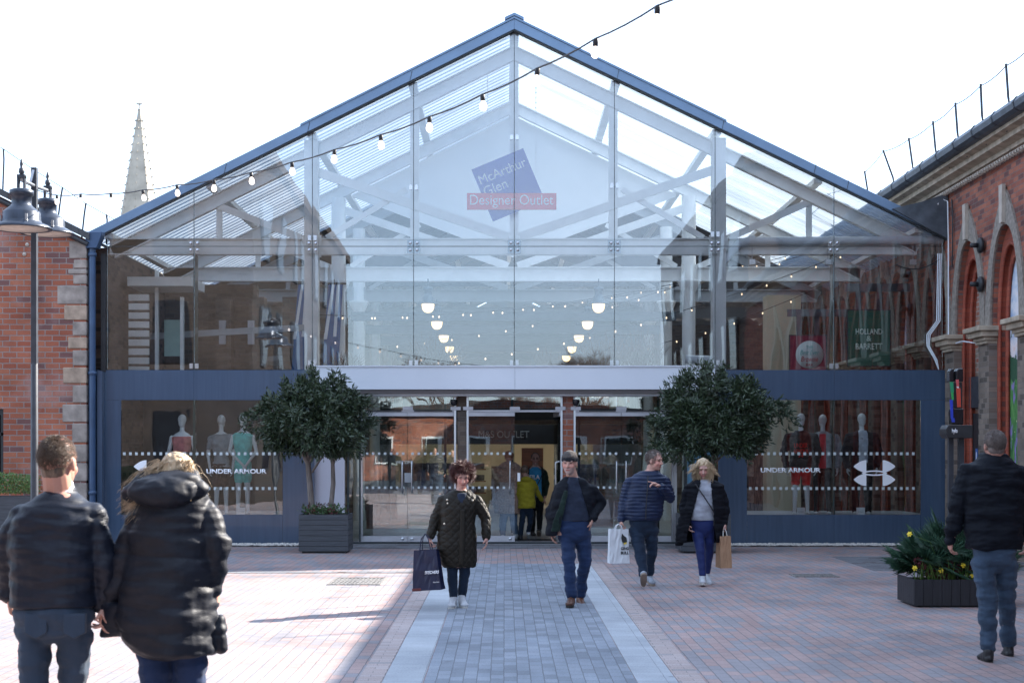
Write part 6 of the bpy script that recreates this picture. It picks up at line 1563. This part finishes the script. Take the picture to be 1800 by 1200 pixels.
def blow2(rr, i):
    jit = rr; rr = random.Random(900 + i // 16); sd_ = 1 if (i // 16) % 2 else -1; a = rr.uniform(.02, .085) * sd_; c = f.hm @ Vector((a, rr.uniform(-.05, .08), rr.uniform(.0, .10) if abs(a) < .06 else rr.uniform(-.04, .04))); L = rr.uniform(.13, .21) if (i // 16) % 9 else rr.uniform(.10, .17)
    c = c + Vector((jit.gauss(0, .009), jit.gauss(0, .009), jit.gauss(0, .009))); L *= jit.uniform(.85, 1.05)
    if (i // 16) % 9 == 0: dv = Vector((sd_ * 1.0, .1, rr.uniform(-1.0, -.1)))
    else: dv = Vector((sd_ * rr.uniform(-.05, .26), rr.uniform(-.1, .3), -1))
    dv = dv + Vector((jit.gauss(0, .05), jit.gauss(0, .05), 0)); dv.normalize(); return [c + dv * L * t + Vector((sd_ * .022 * math.sin(t * 4), 0, -.02 * t)) for t in (0, .25, .5, .75, 1)]
strands('loose_hair', HM['blonde'], f.t, None, 1900, 9, .0024, fn=blow2)
garment(f, 'sweatshirt', W_['grey_knit'], [(842, 1238, 10, .07), (848, 1238, 20, .10), (858, 1237, 26, .125), (885, 1235, 25, .14), (905, 1233, 24, .14), (914, 1233, 24, .135)], voxel=.007, disp=folds(.007, 7, 9))
def cut6(co):
    x, y, z = co[:, 0], co[:, 1], co[:, 2]; zt_, zb = f.p(0, 846).z, f.p(0, 952).z; t = np.clip((zt_ - z) / (zt_ - zb), 0, 1)
    xl_ = f.p(1230, 900).x + (f.p(1206, 900).x - f.p(1230, 900).x) * np.clip(t * 1.15, 0, 1); xr_ = f.p(1247, 900).x + (f.p(1256, 900).x - f.p(1247, 900).x) * t
    return (y < 0) & (x > xl_) & (x < xr_) & (z < zt_ + .06)
garment(f, 'coat', W_['black_coat'], tr, arms, .0075, disp=bands(.11, .006, 9, 0, .6, .008), cut=cut6, solid=.014, more=lambda mb: (capsule(mb, f.p(1219, 850, -.05), f.p(1236, 840, .09), .035, .04), capsule(mb, f.p(1257, 850, -.05), f.p(1240, 840, .09), .035, .04), loft(mb, f.rings([(905, 1204, 10, .08), (935, 1198, 11, .07), (958, 1193, 7, .04)]))))
trousers(f, W_['leggings'], pel, legs, 10, .003, 'leggings', .007)
shoe(f, 1235, 1012, -.17, -6, LE['white'], LE['sole_w'], 3); shoe(f, 1243, 1008, .16, 10, LE['white'], LE['sole_w'], -14)
cb_ = thing('crossbody_bag', 'thin black strap of a crossbody bag over the pale grey sweatshirt', 'bag', f.loc + f.p(1252, 905, -.15))
o = MB().tube([f.p(1222, 850, -.12), f.p(1236, 870, -.163), f.p(1248, 888, -.165), f.p(1256, 902, -.15)], .009, n=6).build('strap', M['black'], cb_); o.location = f.loc - cb_.location
MB().box(.02, .12, .06, .10, -.14, -.0).build('pouch', M['black'], cb_, bevel=.01)

# ---------------------------------------------------------------- man by the low planter
f = Fig('cropped haired man in black jacket and blue jeans walking away past the planter', 12.4, 1745)
tr = [(800, 1748, 20, .085, .02), (810, 1747, 34, .11), (822, 1746, 50, .13), (845, 1746, 54, .155), (885, 1746, 52, .165), (925, 1747, 50, .165), (955, 1747, 50, .165), (964, 1747, 48, .155)]
arms = [[(1700, 832, 0, .080), (1683, 888, .03, .072), (1671, 944, .08, .056)], [(1793, 832, 0, .080), (1806, 888, .02, .072), (1806, 944, .08, .056)]]
pel = [(940, 1747, 38, .13), (965, 1747, 39, .14), (1000, 1747, 37, .13)]
legs = [[(1728, 990, 0, .10), (1736, 1060, -.03, .078), (1737, 1135, -.05, .064)], [(1767, 990, 0, .10), (1769, 1060, .12, .076), (1772, 1128, .32, .062)]]
fill_body(f, tr, arms, legs, pel)
f.head(1748, 783, .0, yaw=180, neck=(1748, 812, .02), nr=.066, k=1.0)
hand(f.body, f.p(1671, 946, .08), (0, .15, -1), (1, 0, 0), -1, curl=.6); hand(f.body, f.p(1806, 946, .08), (0, .15, -1), (-1, 0, 0), 1, curl=.6)
f.finish((.48, .26, .20)); hair_cap(f, HM['cropped'], (0, .020, .026), (.079, .100, .092), .001, [((0, .05, -.025), (.068, .052, .06))])
crop(f, HM['cropped'], 3000, 7, .012, -.085, .0016, (.080, .101, .093))
garment(f, 'jacket', W_['black_jkt'], tr, arms, .0075, disp=folds(.012, 6, 11, (1, 1, 2.6)), more=lambda mb: loft(mb, f.rings([(797, 1748, 21, .085, .02), (812, 1747, 34, .10, .02)])))
trousers(f, DN['worn'], pel, legs, 12, .011)
shoe(f, 1737, 1143, -.06, 180, LE['black'], LE['sole_d']); shoe(f, 1772, 1136, .32, 180, LE['black'], LE['sole_d'], -14)

# ---------------------------------------------------------------- group in the doorway
f = Fig('person in a fluffy beige coat and tan hat walking in at the door', 28.9, 895)
tr = [(812, 895, 12, .09), (820, 895, 20, .13), (832, 895, 24, .15), (860, 894, 26, .17), (885, 893, 26, .17), (902, 893, 24, .15)]
arms = [[(875, 828, 0, .085), (870, 855, 0, .075), (872, 880, .05, .06)], [(914, 828, 0, .085), (923, 845, .1, .07), (924, 836, .25, .06)]]
pel = [(880, 894, 14, .12), (895, 894, 15, .12), (905, 894, 14, .12)]
legs = [[(886, 900, 0, .085), (884, 920, 0, .07), (884, 938, 0, .055)], [(902, 900, 0, .085), (903, 920, .05, .07), (907, 936, .15, .055)]]
fill_body(f, tr, arms, legs, pel); f.head(895, 804, 0, yaw=180, neck=(895, 820, 0)); f.finish((.5, .3, .23), voxel=.008)
hair_cap(f, W_['tan'], (0, .015, .045), (.092, .11, .085), .003, nm='hat', voxel=.008)
garment(f, 'coat', W_['beige_fur'], tr, arms, .010, disp=lambda co, no: .016 * fbm(co, 22, 1) + .02 * fbm(co, 8, 2), smooth=3, more=lambda mb: ellip(mb, f.p(895, 820, -.05), (.2, .16, .09)))
trousers(f, DN['light'], pel, legs, 1); shoe(f, 884, 940, 0, 180, LE['white'], LE['sole_w']); shoe(f, 907, 939, .15, 180, LE['white'], LE['sole_w'], -15)
hbg = thing('handbag', 'small white handbag hanging beside the yellow hoodie in the doorway', 'handbag', P(919, 888, 28.7))
MB().prism([(-.06, 0), (.06, 0), (.045, .17), (-.045, .17)], -.03, .03).build('bag_body', M['white_paint'], hbg, bevel=.01); MB().tube([(-.04, 0, .17), (-.02, 0, .33), (.02, 0, .33), (.04, 0, .17)], .006, n=6).build('handle', M['white_paint'], hbg)

f = Fig('child in a mustard yellow hoodie and dark jeans walking in between two adults', 28.75, 927)
tr = [(838, 925, 6, .06), (842, 926, 12, .09), (850, 926, 15, .11), (870, 926, 15, .12), (893, 926, 16, .12)]
arms = [[(914, 848, 0, .055), (912, 868, 0, .05), (915, 885, 0, .042)], [(938, 848, 0, .055), (945, 866, .1, .05), (952, 878, .2, .042)]]
pel = [(885, 926, 11, .10), (900, 926, 12, .10)]; legs = [[(920, 898, 0, .07), (917, 920, 0, .055), (915, 938, 0, .045)], [(932, 898, 0, .07), (932, 918, .05, .055), (929, 934, .15, .045)]]
fill_body(f, tr, arms, legs, pel); f.head(922, 827, 0, yaw=180, neck=(925, 842, 0), nr=.042, k=.86); hand(f.body, f.p(953, 879, .2), (.6, .5, -.3), (0, 0, -1), 1, k=.8); f.finish((.5, .3, .23), voxel=.008)
hair_cap(f, HM['brown'], (0, .02, .03), (.088, .104, .096), .004, voxel=.008)
garment(f, 'hoodie', W_['yellow'], tr, arms, .009, disp=folds(.006, 9, 3), more=lambda mb: ellip(mb, f.p(925, 842, -.07), (.10, .06, .06)))
trousers(f, DN['dark'], pel, legs, 3); shoe(f, 915, 941, 0, 180, LE['black'], LE['sole_d'], k=.85); shoe(f, 929, 936, .15, 180, LE['white'], LE['sole_w'], -40, k=.85)

f = Fig('person in glasses, sky blue shirt and green jacket coming out of the door', 30.2, 941)
tr = [(818, 941, 7, .06), (823, 941, 14, .09), (830, 941, 19, .12), (850, 941, 19, .14), (870, 941, 20, .14), (875, 941, 19, .13)]
arms = [[(925, 830, 0, .062), (921, 850, 0, .056), (925, 868, -.05, .045)], [(957, 830, 0, .062), (961, 850, 0, .056), (958, 868, -.05, .045)]]
pel = [(865, 941, 16, .12), (885, 941, 16, .12)]; legs = [[(934, 882, 0, .085), (936, 905, -.05, .065), (936, 930, .1, .052)], [(949, 882, 0, .085), (949, 905, -.1, .065), (948, 928, -.15, .052)]]
fill_body(f, tr, arms, legs, pel); f.head(941, 806, -.02, yaw=0, neck=(941, 824, 0), k=.98); hand(f.body, f.p(925, 869, -.05), (0, 0, -1), (1, 0, 0), 1, curl=.5); hand(f.body, f.p(958, 869, -.05), (0, 0, -1), (-1, 0, 0), -1, curl=.5); f.finish((.55, .34, .28), voxel=.007)
hair_cap(f, HM['dark'], (0, .030, .030), (.086, .092, .096), .004, [((0, .07, -.05), (.05, .04, .06))])
mb = MB()
for s_ in (-1, 1): mb.tube([f.hm @ Vector((s_ * .033 + .022 * math.cos(a), -.108, .004 + .016 * math.sin(a))) for a in [2 * math.pi * j / 12 for j in range(13)]], .0028, n=5)
mb.build('glasses', M['black'], f.t)
def cutg(co): return (np.abs(co[:, 0]) < f.w(10.5)) & (co[:, 1] < 0)
garment(f, 'shirt', W_['sky'], [(820, 941, 6, .06), (825, 941, 13, .09), (832, 941, 16, .11), (850, 941, 16.5, .13), (873, 941, 17, .13)], voxel=.008, disp=folds(.004, 8, 2))
garment(f, 'jacket', W_['green_jkt'], tr, arms, .009, disp=folds(.006, 8, 4), cut=cutg, solid=.01)
text('shirt_lettering', 'FILA', M['vinyl_white'], f.t, face_cam(*f.p(940, 838, -.150)), w=.20, h=.085, bold=.03)
trousers(f, W_['black_trs'], pel, legs, 5, .004); shoe(f, 936, 932, .1, 10, LE['black'], LE['sole_d']); shoe(f, 948, 932, -.15, -6, LE['black'], LE['sole_tan'], 25)
mb = MB().tube([f.p(957, 824, -.12), f.p(948, 845, -.16), f.p(938, 866, -.155)], .009, n=6); cbb = thing('crossbody_bag', 'black strap of a crossbody bag over the sky blue shirt', 'bag', f.loc + f.p(938, 868, -.15)); o = mb.build('strap', M['black'], cbb); o.location = f.loc - cbb.location
MB().box(-.06, .05, -.02, .03, -.13, 0).build('pouch', M['black'], cbb, bevel=.01)

# ================================================================ carried bags
def carrier(name, label, base, w_, h_, dp, mat, rim=None, tilt=0, rz=0, hh=.16, hmat=None, gusset=True, taper=.05):
    t = thing(name, label, 'shopping bag', base, rz); t.rotation_euler = (0, R(tilt), rz)
    mb = MB(); n = 9; rows = 7; vs = []
    rr = random.Random(sum(map(ord, label)))
    for j in range(rows):
        z = h_ * j / (rows - 1); g_ = dp * (1 - .35 * j / (rows - 1)); ww = w_ * (1 - taper * j / (rows - 1))
        ring = [(-ww / 2 + ww * i / n, -g_ / 2) for i in range(n)] + [(ww / 2, -g_ / 2), (ww / 2 - .018 * (j > 0) * gusset, 0), (ww / 2, g_ / 2)] + [(ww / 2 - ww * i / n, g_ / 2) for i in range(1, n)] + [(-ww / 2, g_ / 2), (-ww / 2 + .018 * (j > 0) * gusset, 0)]
        for x, y in ring: vs.append((x + rr.uniform(-.003, .003), y + rr.uniform(-.006, .006) * (0 < j), z + (rr.uniform(-.004, .004) if j == rows - 1 else 0)))
    m = len(vs) // rows; fs = [(j * m + i, j * m + (i + 1) % m, (j + 1) * m + (i + 1) % m, (j + 1) * m + i) for j in range(rows - 1) for i in range(m)] + [tuple(range(m))[::-1]]
    o = mb.add(vs, fs).build('bag_body', mat, t); sm = o.modifiers.new('t', 'SOLIDIFY'); sm.thickness = .003; 
    for y in (-dp * .3, dp * .3): MB().tube([(-w_ * .2, y, h_ - .03), (-w_ * .12, y * .6, h_ + hh * .7), (0, y * .2, h_ + hh), (w_ * .12, y * .6, h_ + hh * .7), (w_ * .2, y, h_ - .03)], .006, n=6).build('handle', hmat or mat, t)
    return t
M['bag_navy'] = plain('bag_navy', (.007, .011, .042), .5, var=.15, scale=8, bump=.2, bscale=14); M['bag_white'] = plain('bag_white', (.66, .68, .70), .5, var=.05, scale=8, bump=.3, bscale=14); M['kraft'] = plain('kraft', (.36, .21, .12), .75, var=.1, scale=8, bump=.25, bscale=14); M['bag_red'] = plain('bag_red', (.12, .02, .02), .5)
b0 = P(754, 1036, 16.45); t = carrier('shopping_bag', 'large navy shopping bag with white lettering carried by the curly haired woman', b0, .32, .43, .16, M['bag_navy'], rz=R(-14), tilt=-4, hh=.17, taper=.22)
text('lettering', 'SKECHERS', M['vinyl_white'], t, face_cam(.07, -.079, .19), w=.16, h=.034, bold=.03, shear=.2); text('lettering', 'skechers', M['vinyl_white'], t, face_cam(.11, -.078, .085), w=.07, h=.014)
MB().box(-.167, -.06, -.082, .082, -.004, .03).build('base_patch', M['bag_red'], t, bevel=.01)
b0 = P(1087, 989, 19.0); t = carrier('shopping_bag', 'white paper bag with a black bird print carried by the man in the puffer jacket', b0, .25, .42, .12, M['bag_white'], rz=R(10), hh=.06)
for s_, z in (('GING', .185), ('BULL', .13)): text('lettering', s_, M['black'], t, face_cam(.065, -.064, z), w=.10, h=.036, bold=.04)
MB().prism([(.03, .37), (.055, .34), (.085, .32), (.095, .27), (.07, .235), (.05, .26), (.045, .24), (.03, .27), (.02, .31)], -.066, -.062).build('print', M['black'], t)
MB().prism([(.05, .25), (.06, .225), (.075, .245), (.09, .235), (.085, .26)], -.0675, -.0662).build('print', M['daffodil'], t)
b0 = P(1272, 997, 19.3); t = carrier('shopping_bag', 'narrow brown kraft paper bag carried by the blonde woman', b0, .15, .40, .20, M['kraft'], rz=R(12), hh=.09, hmat=LE['sole_w'])

# walkers behind the photographer, mirrored in the doors
src = {o['label'][:14]: o for o in COL.objects if o.get('category') == 'person' and o.parent is None}
vals = list(src.values())
for i, (k, x, y, rz, lb_) in enumerate(((3, -3.2, -3.5, 0, 'man in a beanie and open jacket walking off behind the photographer'), (4, -2.2, -6.0, 180, 'man in a padded jacket facing the doors from far back'), (2, 2.6, -4.5, 200, 'curly haired woman strolling behind the photographer'),
        (6, .6, -8.0, 10, 'cropped haired man in a dark jacket far behind the photographer'), (5, 3.6, -7.0, 170, 'fair haired woman in an open coat behind the photographer'), (0, -4.6, -9.0, 20, 'man in a plain navy jacket on the far side of the courtyard'))):
    dup(vals[k], (x, y, 0), R(rz), lb_)
# ================================================================ mannequins in the shop windows
M['mannequin'] = plain('mannequin', (.85, .87, .87), .35, var=.04, bump=0)
MW = {'coral': cloth('coral', (.80, .28, .26), .8), 'aqua': cloth('aqua', (.20, .75, .68), .7), 'grey': cloth('soft_grey', (.33, .35, .37), .8), 'brown_s': cloth('brown_shorts', (.05, .035, .035), .8), 'blk': cloth('black_sweat', (.010, .011, .015), .85), 'red': cloth('red_shorts', (.85, .03, .025), .7), 'redstripe': cloth('red_stripe', (.65, .03, .05), .7), 'tee': cloth('white_tee', (.55, .60, .68), .8), 'hood': cloth('black_hoodie', (.014, .016, .022), .8)}
def mannequin(cx, top, label, back=False, fem=False, clothes=(), armpose='down', grp='window mannequins', d=28.15, fz=905):
    zf = PZ(fz, 28.15); f = Fig(label, d, cx, group=grp, cat='mannequin', name='mannequin', footz=zf)
    T = top; k = (fz - top) / 183.0; y = lambda v: T + v * k
    sw = 21 if fem else 27
    tr = [(y(36), cx, 5, .055), (y(40), cx, 12, .07), (y(45), cx, sw * .8, .09), (y(58), cx, sw * .72, .11), (y(78), cx, sw * (.48 if fem else .6), .095), (y(95), cx, sw * .62, .10), (y(102), cx, sw * .6, .10)]
    ar = []
    for s in (-1, 1):
        if armpose == 'clasp' : ar.append([(cx + s * sw * .85, y(47), 0, .040), (cx + s * sw * 1.12, y(72), -.02, .034), (cx + s * 2 + 3, y(97), -.17, .022)])
        elif armpose == 'behind': ar.append([(cx + s * sw * .85, y(47), 0, .040), (cx + s * sw * 1.15, y(72), .03, .034), (cx + s * sw * .5, y(95), .14, .022)])
        else: ar.append([(cx + s * sw * .85, y(47), 0, .044), (cx + s * sw * 1.12, y(74), .02, .036), (cx + s * sw * .95, y(100), -.05, .024)])
    lg = [[(cx + s * sw * .32, y(104), 0, .078 if not fem else .072), (cx + s * sw * .38, y(138), -.01, .050), (cx + s * sw * .42, y(175), .02, .033)] for s in (-1, 1)]
    loft(f.body, f.rings(tr))
    for a in ar: f.chain(f.body, a)
    for a in lg: f.chain(f.body, a)
    for a, s in zip(ar, (-1, 1)): hand(f.body, f.p(*a[-1][:3]), (0, -.15, -1), (-s, 0, 0), -s, curl=.35)
    for a in lg: ellip(f.body, f.p(a[-1][0], y(179), -.07), (.036, .10, .03))
    f.head(cx, y(17), 0, yaw=180 if back else 0, neck=(cx, y(40), 0), nr=.042, face=False, k=1.0)
    if not back:
        q_ = lambda *v: f.hm @ Vector(v); capsule(f.body, q_(0, -.085, .008), q_(0, -.10, -.028), .009, .012, 8, 3); capsule(f.body, q_(-.035, -.074, .026), q_(.035, -.074, .026), .013, .013, 8, 3); capsule(f.body, q_(-.015, -.078, -.066), q_(.015, -.078, -.066), .009, .009, 8, 3)
    f.finish(mat=M['mannequin'], voxel=.008, face=False)
    f.tr, f.ar, f.lg, f.y, f.cx, f.sw = tr, ar, lg, y, cx, sw
    MB().box(-.2, .2, -.2, .2, -.012, -.001).build('base_plate', M['steel'], f.t).location = (0, 0, .013)
    return f
def top_(f, nm, mat, z0, z1, sleeves=0, ex=.014, amp=.005, flare=0):
    rows = [r for r in f.tr if f.y(z0) <= r[0] <= f.y(z1)]
    if rows[-1][0] < f.y(z1) - .5: rows.append((f.y(z1), f.cx, f.sw * .62 + flare, .105))
    ar = []
    if sleeves:
        for a in f.ar:
            if sleeves == 1: ar.append([a[0], tuple(x * .45 + z * .55 for x, z in zip(a[0], a[1]))])
            else: ar.append([a[0], a[1], tuple(x * .12 + z * .88 for x, z in zip(a[1], a[2]))])
    return garment(f, nm, mat, rows, ar, .009, extra=ex, disp=folds(amp, 9, len(nm)))
def shorts_(f, mat, z1=122, ex=.02, full=False, nm='shorts'):
    lg = [[a[0], tuple(x * (1 - (z1 - 104) / 34) + z * ((z1 - 104) / 34) for x, z in zip(a[0], a[1]))] if not full else a for a in f.lg]
    return garment(f, nm, mat, [(f.y(92), f.cx, f.sw * .60, .10), (f.y(106), f.cx, f.sw * .62, .10)], lg, .009, extra=ex, disp=folds(.005, 9, 3))
f = mannequin(320, 722, 'pale mannequin in a coral sports top, alone by the spire side of its window', fem=True); top_(f, 'sports_top', MW['coral'], 44, 72); shorts_(f, MW['brown_s'], 118, .012)
f = mannequin(389, 723, 'pale mannequin seen from behind in a light grey shirt and brown shorts', back=True, fem=True, armpose='down', d=28.5); top_(f, 'shirt', MW['grey'], 40, 98, 1, .022, .009, 3); shorts_(f, MW['brown_s'], 128, .026)
f = mannequin(427, 720, 'pale mannequin in an aqua vest and shorts with its hands clasped', fem=True, armpose='clasp', d=28.05); top_(f, 'vest', MW['aqua'], 40, 104, 0, .020, .006, 2); shorts_(f, MW['aqua'], 121, .024)
f = mannequin(1408, 720, 'mannequin in a black sweatshirt with red lettering and red shorts'); top_(f, 'sweatshirt', MW['blk'], 36, 100, 2, .034, .008, 3); shorts_(f, MW['red'], 126, .020)
for s_, z, ww in (('UNDER', 62, .25), ('ARMOUR', 72, .28)): text('shirt_lettering', s_, MW['red'], f.t, face_cam(*f.p(1408, f.y(z), -.192)), w=ww, h=.085, bold=.02)
e_ = emblem('shirt_emblem', MW['red'], f.t, 0, 0, 0, .10, .06); e_.location = f.p(1408, f.y(80), -.188)
f = mannequin(1446, 722, 'mannequin seen from behind in a grey jacket with a wide red back stripe', back=True, d=28.5); top_(f, 'jacket', MW['grey'], 36, 100, 2, .034, .008, 3)
garment(f, 'red_stripe', MW['redstripe'], [(f.y(40), 1446, 6, .012, -.125), (f.y(60), 1446, 6.5, .012, -.162), (f.y(80), 1446, 6.5, .012, -.155), (f.y(101), 1446, 6.5, .012, -.155)], voxel=.008); shorts_(f, W_['black_trs'], 0, .012, True, 'leggings')
f = mannequin(1515, 720, 'mannequin in an open dark hooded top, white tee and black joggers'); top_(f, 'tee', MW['tee'], 36, 106, 0, .018, .004, 1)
def cutm(co): return (np.abs(co[:, 0]) < f.w(7.5)) & (co[:, 1] < 0)
rows = [r for r in f.tr if r[0] <= f.y(98)] + [(f.y(103), f.cx, f.sw * .66, .11)]
garment(f, 'hooded_top', MW['hood'], rows, [[a[0], a[1], tuple(x * .12 + z * .88 for x, z in zip(a[1], a[2]))] for a in f.ar], .009, extra=.036, disp=folds(.008, 8, 5), cut=cutm, solid=.012, more=lambda mb: (ellip(mb, f.p(1515, f.y(40), .09), (.13, .06, .06)), capsule(mb, f.p(1503, f.y(46), -.06), f.p(1508, f.y(38), .05), .03, .035), capsule(mb, f.p(1527, f.y(46), -.06), f.p(1522, f.y(38), .05), .03, .035)))
shorts_(f, W_['black_trs'], 0, .03, True, 'joggers'); e_ = emblem('shirt_emblem', M['black'], f.t, 0, 0, 0, .045, .027); e_.location = f.p(1515, f.y(50), -.135)
# price cards on the window deck
cards = [(424, 'teal vest'), (1408, 'red shorts'), (1513, 'black joggers')]
for px, nm in cards:
    t = thing('price_card', 'small white price card standing by the mannequin in %s' % nm, 'card', P(px, 905, 27.85) + Vector((0, 0, -.0)), group='price cards')
    MB().box(-.075, .075, 0, .02, 0, .14).build('card', M['white_paint'], t); MB().box(-.05, .05, -.002, -.0005, .05, .056).box(-.05, .05, -.002, -.0005, .07, .074).build('printed_line', M['interior_grey'], t)
